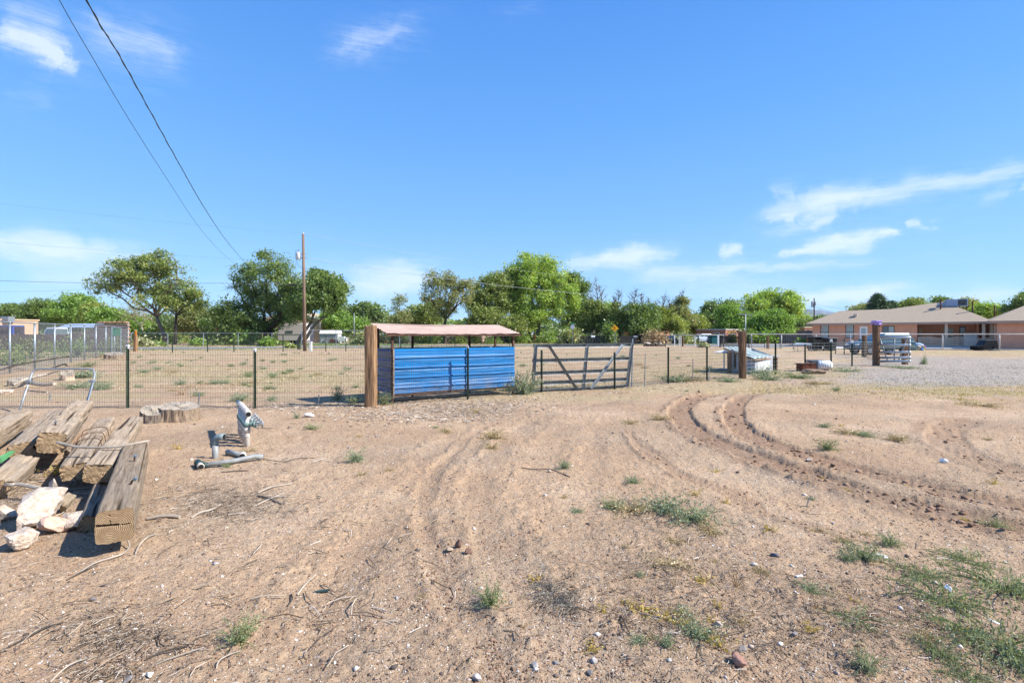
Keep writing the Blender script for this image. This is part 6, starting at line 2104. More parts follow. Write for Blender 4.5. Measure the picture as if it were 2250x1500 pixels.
def timber(label, A, B, w_, h_, seed, roll=0.0, erode=1.0, rings=False, name='timber', far_taper=0.0, curve=0.0):
    A = Vector(A); B = Vector(B)
    ax = (B - A); L = ax.length; ax.normalize()
    up = Vector((0, 0, 1)); side = ax.cross(up).normalized(); up2 = side.cross(ax)
    q = Matrix((ax, -side, up2)).transposed()
    n, k = 64, 60
    th = np.linspace(0, 2 * np.pi, n, endpoint=False)
    c, s = np.cos(th), np.sin(th)
    p = (np.abs(c) ** 7 + np.abs(s) ** 7) ** (-1 / 7.)
    yy0, zz0 = c * p * w_ / 2, s * p * h_ / 2
    xs = np.linspace(0, L, k)
    V = []; CR = []
    jidx = np.arange(n)
    for i, x in enumerate(xs):
        u = jidx / n * 40
        long_ = vnoise(u + seed * 7, np.full(n, x * .9 + seed)); fine = vnoise(u * 2.6 + seed * 3, np.full(n, x * 2.4 + seed))
        big = fbm(u * .25 + seed, np.full(n, x * 2.2 + seed * 2), 1.0, 3)
        crack = np.clip((long_ - .70) / .10, 0, 1) * np.clip((vnoise(u * .5 + 9, np.full(n, x * 1.6 + seed * 5)) - .35) / .2, 0, 1)
        sc = 1 - .030 * (fine - .5) - erode * .14 * np.clip(big - .56, 0, 1) * 3 - .055 * crack
        ed = min(x, L - x)
        if ed < .10: sc = sc * (1 - erode * .06 * (1 - ed / .10) * (.4 + fine))
        sc = sc * (1 - far_taper * (x / L) ** 2)
        jx = (vnoise(u + 3, np.full(n, seed * 1.7)) - .5) * (.03 * erode + .006) if ed < 1e-6 and not (rings and x < .01) else 0
        y = yy0 * sc; z = zz0 * sc + curve * math.sin(math.pi * x / L)
        V.append(np.stack([np.full(n, x) + jx, y, z], 1)); CR.append(np.clip(crack * .9 + np.clip(.36 - fine, 0, 1) * .8, 0, 1))
    V = np.concatenate(V); CR = list(np.concatenate(CR))
    R = Matrix.Rotation(roll, 3, 'X')
    faces = [(i * n + j, i * n + (j + 1) % n, (i + 1) * n + (j + 1) % n, (i + 1) * n + j) for i in range(k - 1) for j in range(n)]
    mi = [0] * len(faces)
    V = [tuple(v) for v in V]
    # end faces as concentric loops so rings and splits are real relief
    for e, base in ((0, 0), (1, (k - 1) * n)):
        rings_n = 14
        prev = [base + j for j in range(n)]
        ex0 = 0.0 if e == 0 else L
        edge = [V[base + j] for j in range(n)]
        pcx, pcy = (.10 * w_, .12 * h_)
        for rI in range(1, rings_n + 1):
            t = 1 - rI / rings_n
            cur = []
            for j in range(n):
                y = edge[j][1] * t; z = edge[j][2] * t
                rr = math.hypot((y - pcx * 1) * 1.0, (z - pcy) * 1.15)
                nn = float(vnoise(np.array([y * 60 + seed]), np.array([z * 60]))[0])
                g = .5 + .5 * math.sin(rr * 2 * math.pi / .0125 + nn * 1.3)
                dirt = 0
                crk = 0
                if rings:
                    zc = .006 + .10 * y
                    crk = max(0, 1 - abs(z - zc) / (.009 if y > -.02 else .003)) * (1 if y > -w_ else 0)
                    crk = max(crk, .7 * max(0, 1 - abs(y - .02 - z * .15) / .0015) * (z > 0))
                dep = (.002 * nn + .05 * crk) if e == 0 and rings else .008 * nn
                if rI == rings_n and j: 
                    pass
                sgn = 1 if e == 0 else -1
                CR.append(min(1, dirt * (1.0 if rings else .55) + crk))
                V.append((edge[j][0] * t ** 5 + ex0 * (1 - t ** 5) + sgn * dep, y, z)); cur.append(len(V) - 1)
            for j in range(n):
                f = (prev[j], cur[j], cur[(j + 1) % n], prev[(j + 1) % n])
                faces.append(f if e == 0 else f[::-1]); mi.append(1)
            prev = cur
    me = bpy.data.meshes.new(name)
    me.from_pydata([tuple(R @ Vector(v)) for v in V], [], faces)
    me.materials.append(M_tieb if rings else M_tiew); me.materials.append(M_tiee)
    me.polygons.foreach_set('material_index', mi)
    a_ = me.attributes.new('crack', 'FLOAT', 'POINT'); a_.data.foreach_set('value', CR)
    me.update()
    o = bpy.data.objects.new(name, me); COL.objects.link(o)
    o.matrix_world = Matrix.Translation(A) @ q.to_4x4()
    return tag(o, label, 'timber')


t1 = timber('nearest square timber with ringed end grain and two bolts in its top', (-2.87, 3.70, .215), (-4.13, 5.62, .29), .232, .245, 1, rings=True, erode=.35)
t2 = timber('weathered grey timber lying just left of the ringed one', (-3.98, 4.92, .26), (-5.36, 7.3, .36), .235, .19, 2, roll=.12, erode=.8, far_taper=.25)
t3 = timber('split brown timber wrapped with loose wire, third from the right', (-4.46, 5.22, .20), (-5.98, 7.55, .30), .24, .17, 3, roll=-.1, erode=1.1, far_taper=.1)
t4 = timber('broad raised grey timber with a rotted side and an upright bolt', (-5.22, 5.80, .37), (-6.92, 8.25, .43), .27, .25, 4, roll=.18, erode=1.3)
t5 = timber('splintered pale timber left of the broad raised one', (-5.64, 5.88, .26), (-7.25, 8.2, .31), .26, .19, 5, roll=-.15, erode=1.5)
t6 = timber('long tan timber at the left edge of the woodpile', (-6.10, 5.55, .20), (-7.95, 8.3, .25), .28, .25, 6, roll=.05, erode=.7)
t7 = timber('short splintered log stub in front of the woodpile', (-4.98, 4.95, .10), (-5.35, 5.62, .17), .22, .22, 7, roll=.3, erode=1.6)
t8 = timber('short tan block wedged under the broad raised timber', (-4.72, 5.75, .12), (-5.35, 6.25, .13), .20, .18, 8, roll=.1, erode=.6)
t9 = timber('dark rotten timber half hidden against the ringed one', (-3.42, 4.15, .06), (-4.25, 5.35, .08), .16, .14, 9, roll=.4, erode=1.8)


def bolt(label, T, x, y, lean=(0, 0)):
    M_ = T.matrix_world
    p = M_ @ Vector((x, y, .115))
    mb = MB(); mb.tube([(0, 0, -.03), (lean[0] * .6, lean[1] * .6, .035), (lean[0], lean[1], .05)], .008, 8)
    o = mb.build('bolt', M_rust, loc=p)
    mb = MB(); mb.tube([(lean[0] * .95, lean[1] * .95, .045), (lean[0] * 1.3, lean[1] * 1.3, .062)], .014, 6); mb.build('bolt_head', mat('blue_grey_steel', (.22, .28, .35), rough=.4, metal=.5), o)
    tag(o, label, 'bolt')


bolt('nearer bent bolt sticking out of the ringed timber', t1, .62, -.04, (.05, 0))
bolt('farther bolt standing in the ringed timber', t1, 1.45, -.03, (.02, -.01))
bolt('steel bolt standing up from the broad raised timber', t4, .45, .02, (.005, 0))


def wire_loop(label, pts, r, m, name='loose_wire', cat='wire'):
    mb = MB(); P = [Vector(p) for p in pts]
    PP = [2 * P[0] - P[1]] + P + [2 * P[-1] - P[-2]]; out = []
    for i in range(1, len(PP) - 2):
        for k in range(5):
            t = k / 5
            out.append(.5 * ((2 * PP[i]) + (-PP[i - 1] + PP[i + 1]) * t + (2 * PP[i - 1] - 5 * PP[i] + 4 * PP[i + 1] - PP[i + 2]) * t * t + (-PP[i - 1] + 3 * PP[i] - 3 * PP[i + 1] + PP[i + 2]) * t ** 3))
    out.append(P[-1])
    c = P[len(P) // 2]
    mb.tube([o - c for o in out], r, 6)
    return tag(mb.build(name, m, loc=c), label, cat)


for k, (lb, t) in enumerate((('nearest wire loop over the split brown timber', .9), ('middle wire loop over the split brown timber', 1.25), ('farthest wire loop over the split brown timber', 1.6))):
    M_ = t3.matrix_world
    wire_loop(lb, [M_ @ Vector((t - .1, .13, .06)), M_ @ Vector((t - .05, .11, .125)), M_ @ Vector((t + .06, .02, .135)), M_ @ Vector((t + .03, -.10, .13)), M_ @ Vector((t - .05, -.14, .03))], .0045, M_rust)
wire_loop('bleached stick lying across the woodpile', [(-4.98, 5.6, .42), (-4.6, 5.45, .40), (-4.2, 5.42, .41), (-3.98, 5.62, .43)], .013, M_barkl, 'stick', 'stick')
wire_loop('thin pale wire hanging between the timbers', [(-3.42, 4.7, .38), (-3.46, 4.6, .2), (-3.35, 4.45, .1), (-3.42, 4.3, .14), (-3.3, 4.2, .05)], .005, M_galv)

# green strip and scrap on the pile
mb = MB(); mb.ext([tuple(at(-8, 1006, 5.0)), tuple(at(22, 990, 5.1)), tuple(at(21, 995, 5.1)), tuple(at(-8, 1018, 5.0))], (.03, .02, 0))
o = mb.build('green_strip', mat('green_plastic', (.10, .30, .12), rough=.5)); tag(o, 'bright green plastic strip at the left edge of the woodpile', 'plastic strip')

# ---------------------------------------------------------------- broken concrete lumps
def gr_(px, py):
    return gp(px, py)


for lb, px, py, s, m_, sd, zc in (
        ('largest pale lump of broken concrete at the left edge', 66, 1158, (.27, .19, .13), M_rock, 3, .12),
        ('flat topped pale rock between the big lump and the ringed timber', 160, 1163, (.155, .13, .10), M_rock, 5, .085),
        ('pale rough rock nearest the camera at the left edge', 28, 1208, (.16, .13, .09), M_rock, 7, .07),
        ('pinkish rock under the right side of the largest lump', 105, 1172, (.13, .10, .085), mat('pink_concrete', (.55, .38, .29), var=.12, scale=9, bump=.7, bscale=45), 9, .065),
        ('bluish shaded rock between the flat rock and the ringed timber', 213, 1143, (.12, .10, .09), M_rock, 11, .08),
        ('small rock beneath the end of the ringed timber', 222, 1178, (.07, .06, .05), M_rock, 13, .035),
        ('tan wooden chunk behind the flat topped rock', 132, 1128, (.10, .09, .09), M_tie, 15, .09),
        ('jagged pale splinter of rock pointing up behind the lumps', 112, 1110, (.09, .035, .09), M_rock, 17, .17),
        ('shard of concrete cut by the left edge of the picture', -8, 1150, (.10, .09, .07), M_rock, 19, .06)):
    p = gr_(px, py)
    s = tuple(v * 1.08 for v in s)
    rock(lb, (p.x, p.y + s[1] * .5, zc + gz(p.x, p.y)), s, m_, sd, rz=sd * .7, cuts=17, sub=4)

# other stones and rubble
for lb, px, py, s, m_, sd in (
        ('tan oval stone of the stone trio in the centre ground', 988, 1212, (.034, .025, .018), mat('tan_stone', (.46, .35, .24), var=.1), 21),
        ('reddish brown pointed stone of the centre stone trio', 1007, 1208, (.036, .03, .040), mat('red_brown_stone', (.23, .13, .09), var=.2, scale=20), 22),
        ('low reddish brown stone at the right of the centre stone trio', 1030, 1221, (.038, .03, .026), mat('red_brown_stone', (1, 1, 1)), 23),
        ('reddish wedge stone near the bottom right among weeds', 1626, 1462, (.045, .035, .030), mat('red_stone', (.33, .18, .13), var=.2, scale=20), 24),
        ('pale grey stone beside the sprawling weed at lower right', 1579, 1378, (.028, .022, .020), M_rock, 25),
        ('dark round stone right of the yellow leaf patch', 1633, 1429, (.030, .022, .015), M_rockg, 26),
        ('dark grey stone in the bare soil left of the yellow patch', 1297, 1477, (.020, .018, .013), M_rockg, 27),
        ('pale grey stone at the bottom edge in the centre', 1048, 1494, (.026, .022, .018), mat('light_stone', (.42, .39, .36), var=.1), 28),
        ('pale stone with dark flank near the bottom, right of centre', 1305, 1452, (.020, .016, .020), mat('light_stone', (1, 1, 1)), 29),
        ('long pale stone left of the dark grey stone', 1176, 1468, (.026, .014, .012), mat('light_stone', (1, 1, 1)), 30),
        ('slate grey pebble beside the two small dark pebbles on the right', 1701, 1223, (.030, .020, .013), mat('slate_stone', (.12, .12, .15), var=.1), 31),
        ('grey pebble in the right foreground by the creeping weed', 1745, 1400, (.020, .016, .015), M_rockg, 32),
        ('dark pebble at the bottom edge left of centre', 282, 1493, (.022, .02, .014), M_rockg, 33),
        ('white flat stone at the bottom edge left of centre', 328, 1487, (.024, .016, .010), M_white, 34),
        ('white crumpled paper on the ground left of the corner post', 681, 916, (.12, .08, .05), M_white, 35),
        ('white lump behind the bent tube gate at the far left', 12, 866, (.22, .14, .10), M_rock, 36),
        ('white scrap lying beside the green weed on the right', 1941, 1222, (.04, .03, .006), M_white, 37),
        ('white scrap beside the low weed in the right foreground', 1757, 1266, (.04, .02, .01), M_white, 38),
        ('crumpled pale sheet in the big weed at the far right', 2085, 1300, (.038, .022, .018), M_white, 39),
        ('thin white strip at the right edge above the weed patch', 2185, 1367, (.05, .012, .006), M_white, 40),
        ('pale stone in the middle of the ground right of the long stick', 1208, 1036, (.03, .02, .02), M_rock, 41),
        ('grey stone beside the track curve on the right', 1777, 1016, (.05, .04, .03), M_rock, 42),
        ('white stone near the right hand track', 2073, 1018, (.05, .03, .03), M_white, 43),
        ('brown clod beside the left sandy slope', 205, 1320, (.02, .016, .012), M_rockg, 44)):
    p = gp(px, py)
    z = gz(p.x, p.y)
    nm = 'paper_scrap' if ('paper' in lb or 'scrap' in lb or 'strip' in lb or 'sheet' in lb) else 'stone'
    rock(lb, (p.x, p.y, z + s[2] * .55), s, m_, sd, name=nm, cat='scrap' if nm != 'stone' else 'stone', rz=sd)

# ---------------------------------------------------------------- stumps
def stump(label, px, py, rad, h, seed, m, tall_side=.0, name='tree_stump', roots=True):
    p = gp(px, py)
    rs = np.random.RandomState(seed)
    n, k = 72, 16
    V = []
    for i in range(k):
        t = i / (k - 1)
        for j in range(n):
            an = 2 * math.pi * j / n
            f = .5 + .5 * math.sin(j * 2.9 + seed) 
            flute = vnoise(np.array([j * .9 + seed]), np.array([t * 1.4]))[0]
            root = (1 - t) ** 3 * .28 * max(0, math.sin(an * 5 + seed)) if roots else 0
            r = rad * (1 + .06 * (1 - t) + root + .13 * (flute - .5))
            zt = h * (1 + tall_side * math.cos(an - 2.2) + .10 * (vnoise(np.array([j * .35 + seed]), np.array([5.0]))[0] - .5))
            V.append((r * math.cos(an), r * math.sin(an) * .85, -.05 + (zt + .05) * t))
    Fc = [(i * n + j, i * n + (j + 1) % n, (i + 1) * n + (j + 1) % n, (i + 1) * n + j) for i in range(k - 1) for j in range(n)]
    root = thing(name, label, 'tree stump', (p.x * (1 + rad * .8 / p.y), p.y + rad * .8, gz(p.x, p.y)))
    mb = MB(); mb.add(V, Fc); mb.build('bark', m, root)
    top = [V[(k - 1) * n + j] for j in range(n)]
    VV = []; FF = []
    for q in range(9):
        s = 1 - q / 8
        for j in range(n):
            VV.append((top[j][0] * s, top[j][1] * s, top[j][2] * (s ** .5) + (h * .9) * (1 - s ** .5) - .02 * (q > 0) * rs.rand() * .8))
    FF = [(q * n + j, q * n + (j + 1) % n, (q + 1) * n + (j + 1) % n, (q + 1) * n + j) for q in range(8) for j in range(n)]
    mb = MB(); mb.add(VV, FF); mb.build('cut_top', mat('grey_cut_wood', (.33, .28, .22), var=.2, scale=14, bump=.5), root)
    return root


M_stump = mat('stump_bark', (.27, .20, .135), var=.25, scale=8, stretch=(6, 6, 1), bump=1.0, bscale=9, col2=(.12, .085, .06))
stump('wide round tree stump with ribbed bark behind the woodpile', 394, 929, .33, .27, 5, M_stump, tall_side=.16)
stump('dark rooty stump joined to the left of the round one', 334, 932, .18, .22, 8, mat('dark_stump_bark', (.17, .135, .105), var=.3, scale=8, stretch=(5, 5, 1), bump=1.0, bscale=10), tall_side=.35)
stump('split pale stump at the foot of the chain link fence', 252, 789, .55, .34, 11, M_stump, tall_side=.3)
stump('broken pale stump behind the bent tube gate', 148, 836, .20, .28, 14, mat('pale_stump', (.50, .38, .27), var=.25, scale=8, bump=.8), tall_side=.5)
o = stump('low pale root stump left of the bent tube gate', 45, 850, .30, .20, 17, mat('pale_stump', (1, 1, 1)), tall_side=.3)

# ---------------------------------------------------------------- pipes
def pipe(mb, pts, r, n=14, m=0, wall=.006):
    mb.tube(pts, r, n, m)


pm = thing('pipe_manifold', 'white plastic irrigation manifold with green valves standing in the soil', 'pipes', (-3.86, 7.35, 0))
hd0, hd1 = at(546, 907, 7.14), at(524, 888, 8.35); hd0.z = .485; hd1.z = .485
dirp = (hd1 - hd0).normalized()
mb = MB(); mb.tube([hd0, hd0 + dirp * .12, hd1], .040, 16); mb.build('header_pipe', M_pvc, pm, world=True, smooth=True)
mb = MB(); mb.tube([hd0 - dirp * .004, hd0 + dirp * .01], .032, 16); mb.build('pipe_mouth', M_dark, pm, world=True)
mb = MB(); mb.tube([hd0 + dirp * .10, hd0 + dirp * .13], .048, 16)
for i in range(5): mb.tube([hd0 + dirp * (.28 + .2 * i), hd0 + dirp * (.33 + .2 * i)], .049, 16)
mb.build('coupling', M_pvc, pm, world=True, smooth=True)
for i in range(5):
    b_ = hd0 + dirp * (.20 + .22 * i)
    mb = MB(); mb.tube([(b_.x, b_.y, -.1), (b_.x, b_.y, .47)], .040, 16); vp = mb.build('riser_pipe', M_pvc, pm, world=True, smooth=True)
    mb = MB(); mb.tube([(b_.x, b_.y, .20), (b_.x, b_.y, .27)], .047, 16); mb.tube([(b_.x, b_.y, .14), (b_.x, b_.y, .155)], .043, 16); mb.build('coupling', M_pvc, vp, world=True, smooth=True)
    mb = MB(); mb.tube([(b_.x, b_.y, .285), (b_.x, b_.y, .345)], .056, 16); mb.tube([(b_.x, b_.y, .315), (b_.x + .11, b_.y - .01, .315)], .034, 12); mb.tube([(b_.x + .11, b_.y - .01, .315), (b_.x + .13, b_.y - .01, .315)], .048, 12)
    vv = mb.build('valve', M_valve, pm, world=True, smooth=True)
    mb = MB()
    for a_ in range(6):
        an = a_ * math.pi / 3
        mb.tube([(b_.x + .12, b_.y + .034 * math.cos(an), .315 + .034 * math.sin(an)), (b_.x + .165, b_.y + .034 * math.cos(an), .315 + .034 * math.sin(an))], .010, 6)
    mb.tube([(b_.x + .13, b_.y, .315), (b_.x + .22, b_.y, .325)], .014, 8); mb.tube([(b_.x + .215, b_.y, .37), (b_.x + .225, b_.y, .325), (b_.x + .22, b_.y, .27)], .013, 8)
    mb.tube([(b_.x + .06, b_.y, .33), (b_.x + .07, b_.y, .40)], .016, 8)
    mb.build('valve_handle', M_galvd, vv, world=True, smooth=True)

r = thing('elbow_pipe', 'grey plastic elbow pipe standing upright left of the manifold', 'pipe', gp(473, 1009))
mb = MB(); mb.tube([(0, 0, -.1), (0, 0, .20)], .037, 16); mb.build('riser', M_pvcg, r, smooth=True)
mb = MB(); mb.tube([(0, 0, .195), (0, 0, .20)], .044, 16)
arc = [(.075 - .075 * math.cos(t), -.01 * math.sin(t), .215 + .075 * math.sin(t)) for t in np.linspace(0, math.pi / 2, 8)]
mb.tube([(0, 0, .195)] + arc + [(.12, -.012, .29)], .043, 16); mb.build('elbow', mat('blue_grey_pvc', (.20, .25, .26), rough=.5, var=.1), r, smooth=True)
mb = MB(); mb.tube([(.115, -.012, .29), (.123, -.012, .29)], .034, 14); mb.build('pipe_mouth', M_dark, r)
A = gp(500, 1000); B = gp(533, 1009); A.z = .045; B.z = .05
r = thing('pipe_piece', 'short grey pipe with a wide socket lying below the manifold', 'pipe', B)
mb = MB(); mb.tube([A, B], .034, 16); mb.build('tube', M_pvcg, r, world=True, smooth=True)
dd = (B - A).normalized()
sd_ = Vector((.45, -1, .0)).normalized()
mb = MB(); mb.tube([B - sd_ * .05, B + sd_ * .05], .044, 16); mb.build('socket', M_pvc, r, world=True, smooth=True)
mb = MB(); mb.tube([B + sd_ * .048, B + sd_ * .053], .036, 16); mb.build('pipe_mouth', M_dark, r, world=True)
A = gp(452, 1030); B = gp(577, 1012); A.z = .05; B.z = .05
r = thing('pipe_piece', 'long grey lying pipe ending in a dark tee joint', 'pipe', A)
mb = MB(); mb.tube([A, A.lerp(B, .5) + Vector((0, 0, .0)), A.lerp(B, .85) + Vector((0, 0, .02)), B], [.026, .028, .03, .032], 16); mb.build('tube', M_pvcg, r, world=True, smooth=True)
T0 = gp(436, 1027); T1 = gp(446, 1040); T0.z = T1.z = .05; td = (T1 - T0).normalized()
mb = MB(); mb.tube([T0 - td * .06, T0 + td * .10], .042, 16); mb.tube([T0 + td * .02, T0 + td * .02 + (A - T0) * 1.05], .034, 12); mb.build('tee_joint', mat('dark_green_pvc', (.03, .06, .055), rough=.45), r, world=True, smooth=True)
mb = MB(); mb.tube([T0 + td * .08, T0 + td * .20], .036, 16); mb.build('stub', M_pvc, r, world=True, smooth=True)
mb = MB(); mb.tube([T0 + td * .197, T0 + td * .204], .029, 14); mb.build('pipe_mouth', M_dark, r, world=True)

# bent tube gate leaning on the left fence
r = thing('bent_tube_gate', 'bent grey tube gate frame leaning against the wire fence on the left', 'gate', at(120, 900, 10.9))
P = [(41, 908, 10.35), (56, 862, 10.6), (70, 821, 10.82), (76, 813, 10.86), (86, 810, 10.88), (196, 810, 10.9), (205, 812, 10.9), (208.5, 822, 10.86), (203, 846, 10.7), (187, 894, 10.4)]
mb = MB(); mb.tube([at(*p) for p in P], .021, 10); mb.build('frame_tube', M_galvd, r, world=True, smooth=True)
for p_ in ((64, 838, 10.7), (203, 838, 10.7)):
    q = at(*p_); mb = MB(); mb.box(q, (.10, .06, .05)); mb.tube([q + Vector((-.08, 0, .02)), q + Vector((.09, 0, -.01))], .012, 6); mb.build('clamp', M_galvd, r, world=True)
mb = MB(); mb.tube([at(205, 840, 10.65), at(192, 885, 10.4)], .013, 8); mb.build('brace_tube', M_galv, r, world=True)
mb = MB(); mb.tube([at(38, 904, 10.3), at(50, 904, 10.4)], .018, 8); mb.build('foot', M_rust, r, world=True)

# long dark sticks and branch litter behind the gate
for lb, pts, rr, m_ in (
        ('long dark pole leaning low along the chain link fence', [(-10, 815, 20), (60, 797, 22), (150, 783, 25)], .035, M_bark),
        ('dark forked branch lying behind the bent tube gate', [(110, 810, 20), (140, 800, 22), (147, 803, 22)], .04, M_bark),
        ('pale broken branch left of the bent tube gate', [(28, 846, 15), (60, 832, 15.5), (100, 823, 16.5)], .05, M_barkl),
        ('pale jagged branch crossing behind the bent tube gate', [(70, 842, 14.5), (95, 845, 14.2), (120, 843, 14.0)], .05, M_barkl),
        ('long dark curved stick in the middle of the sandy ground', [(1145, 1030, 0), (1180, 1031, 0), (1212, 1035, 0), (1252, 1048, 0)], .008, M_bark),
        ('thick bleached driftwood piece right of the ringed timber', [(325, 1142, 0), (350, 1140, 0), (375, 1139, 0), (395, 1140, 0)], .020, M_barkl),
        ('white forked branch draped in front of the ringed timber', [(160, 1270, 0), (205, 1245, 0), (245, 1232, 0), (270, 1222, 0), (284, 1208, 0), (276, 1196, 0), (262, 1192, 0)], .008, M_barkl),
        ('dark twin of the white branch in front of the ringed timber', [(146, 1277, 0), (180, 1262, 0), (215, 1245, 0)], .006, M_bark),
        ('curved white root on the ground right of the ringed timber', [(297, 1222, 0), (307, 1203, 0), (325, 1188, 0), (347, 1175, 0)], .007, M_barkl),
        ('long thin stick running to the left edge near the bottom', [(-10, 1440, 0), (60, 1410, 0), (100, 1390, 0), (137, 1374, 0)], .006, M_bark),
        ('flat brown splinter near the bottom left', [(320, 1457, 0), (360, 1445, 0), (413, 1429, 0)], .007, M_bark),
        ('white twig beside the flat brown splinter', [(342, 1466, 0), (385, 1456, 0), (448, 1433, 0)], .004, M_barkl),
        ('white curved twig at the bottom left edge', [(110, 1498, 0), (140, 1475, 0), (165, 1459, 0), (195, 1448, 0)], .005, M_barkl),
        ('white hooked twig right of the flat brown splinter', [(475, 1478, 0), (482, 1466, 0), (505, 1452, 0), (530, 1441, 0)], .004, M_barkl),
        ('dark twisted twig left of the bottom weed', [(338, 1401, 0), (350, 1412, 0), (352, 1422, 0), (368, 1427, 0)], .005, M_bark),
        ('long bent pale stick by the manifold', [(563, 941, 0), (604, 940, 0)], .009, M_barkg),
        ('thin dark stick below the lying grey pipe', [(486, 1041, 0), (520, 1038, 0), (545, 1036, 0)], .008, M_bark),
        ('curved dark twig from the lying pipe to the right', [(562, 1006, 0), (590, 1013, 0), (625, 1017, 0), (650, 1010, 0), (690, 1007, 0)], .006, M_bark),
        ('pale stick of the stick fan right of the twig heap', [(566, 1085, 0), (595, 1075, 0), (640, 1062, 0)], .010, M_barkl),
        ('crossing grey stick of the stick fan right of the twig heap', [(566, 1091, 0), (590, 1098, 0), (620, 1108, 0)], .012, M_barkg),
        ('long straight stick of the stick fan right of the twig heap', [(555, 1115, 0), (585, 1103, 0), (622, 1083, 0)], .009, M_barkl),
        ('low pale stick of the stick fan right of the twig heap', [(585, 1098, 0), (610, 1095, 0), (645, 1091, 0)], .009, M_barkl),
        ('pale curved root in the middle of the twig heap', [(420, 1138, 0), (440, 1130, 0), (465, 1122, 0), (487, 1110, 0)], .012, M_barkl),
        ('two pronged pale stick above the dark green shard', [(653, 1310, 0), (670, 1290, 0), (693, 1266, 0)], .008, M_barkl),
        ('dark curled twig below the dark green shard', [(632, 1335, 0), (642, 1322, 0), (640, 1308, 0)], .006, M_bark),
        ('brown forked twig right of centre near the bottom', [(1364, 1360, 0), (1372, 1380, 0), (1386, 1406, 0)], .006, M_bark),
        ('pale dry stick in front of the flat rocks', [(85, 1098, 0), (140, 1085, 0), (200, 1073, 0)], .010, M_barkl),
        ('second pale dry stick in front of the flat rocks', [(100, 1108, 0), (150, 1093, 0), (205, 1088, 0)], .009, M_barkl),
        ('thick bleached knotty branch behind the concrete lumps', [(2, 1092, 0), (22, 1098, 0), (38, 1097, 0), (60, 1100, 0), (88, 1106, 0)], .024, M_barkl),
        ('white antler like twig right of centre on the soil', [(1773, 1113, 0), (1777, 1100, 0), (1783, 1091, 0)], .010, M_barkl)):
    out = []
    if rr < .03: rr *= .72
    for i, (px, py, D) in enumerate(pts):
        if D == 0:
            p = gp(px, py); p.z = gz(p.x, p.y) + rr * .8 + (.012 if 0 < i < len(pts) - 1 else 0)
            if 'lumps' in lb: p.z += .12
            if 'antler' in lb: p = gp(px, 1113); p.x = (px - CX) / F * p.y; p.z = (1113 - py) / F * p.y + .01
            if 'ringed timber' in lb and i >= 5 and 'white forked' in lb: p.z += .04 * (i - 4)
        else:
            p = at(px, py, D); p.z = max(p.z, .05)
        out.append(p)
    o = wire_loop(lb, out, rr, m_, 'branch' if rr > .02 else 'stick', 'branch' if rr > .02 else 'stick')
p = gp(700, 1300)
mb = MB(); mb.ext([(-.035, 0, 0), (.03, .015, 0), (.06, .03, .0), (.05, .045, 0), (-.03, .02, 0)], (0, 0, .006))
tag(mb.build('plastic_shard', mat('dark_green_pvc', (1, 1, 1)), loc=(p.x, p.y, gz(p.x, p.y) + .006)), 'dark green flat shard beside the two pronged stick', 'shard')
# ---------------------------------------------------------------- weeds
WL = {
    'wiry': leaf_mat('wiry_green', (.19, .24, .11), (.26, .31, .15), (.30, .24, .12), clump=6, trans=.2),
    'sage': leaf_mat('sage_green', (.22, .265, .155), (.30, .34, .21), clump=6, trans=.2),
    'bright': leaf_mat('fresh_green', (.235, .275, .165), (.32, .345, .235), clump=6, trans=.3),
    'dry': leaf_mat('dry_straw', (.42, .32, .17), (.52, .42, .25), (.25, .17, .09), clump=6, trans=.2),
    'yellow': leaf_mat('yellow_leaf', (.52, .36, .08), (.60, .46, .14), (.25, .26, .07), clump=6, trans=.3),
    'rust': leaf_mat('rusty_stalk', (.33, .17, .07), (.42, .24, .11), clump=6, trans=.2),
    'grey': leaf_mat('grey_twigs', (.26, .22, .18), (.40, .35, .29), clump=6, trans=.1),
}


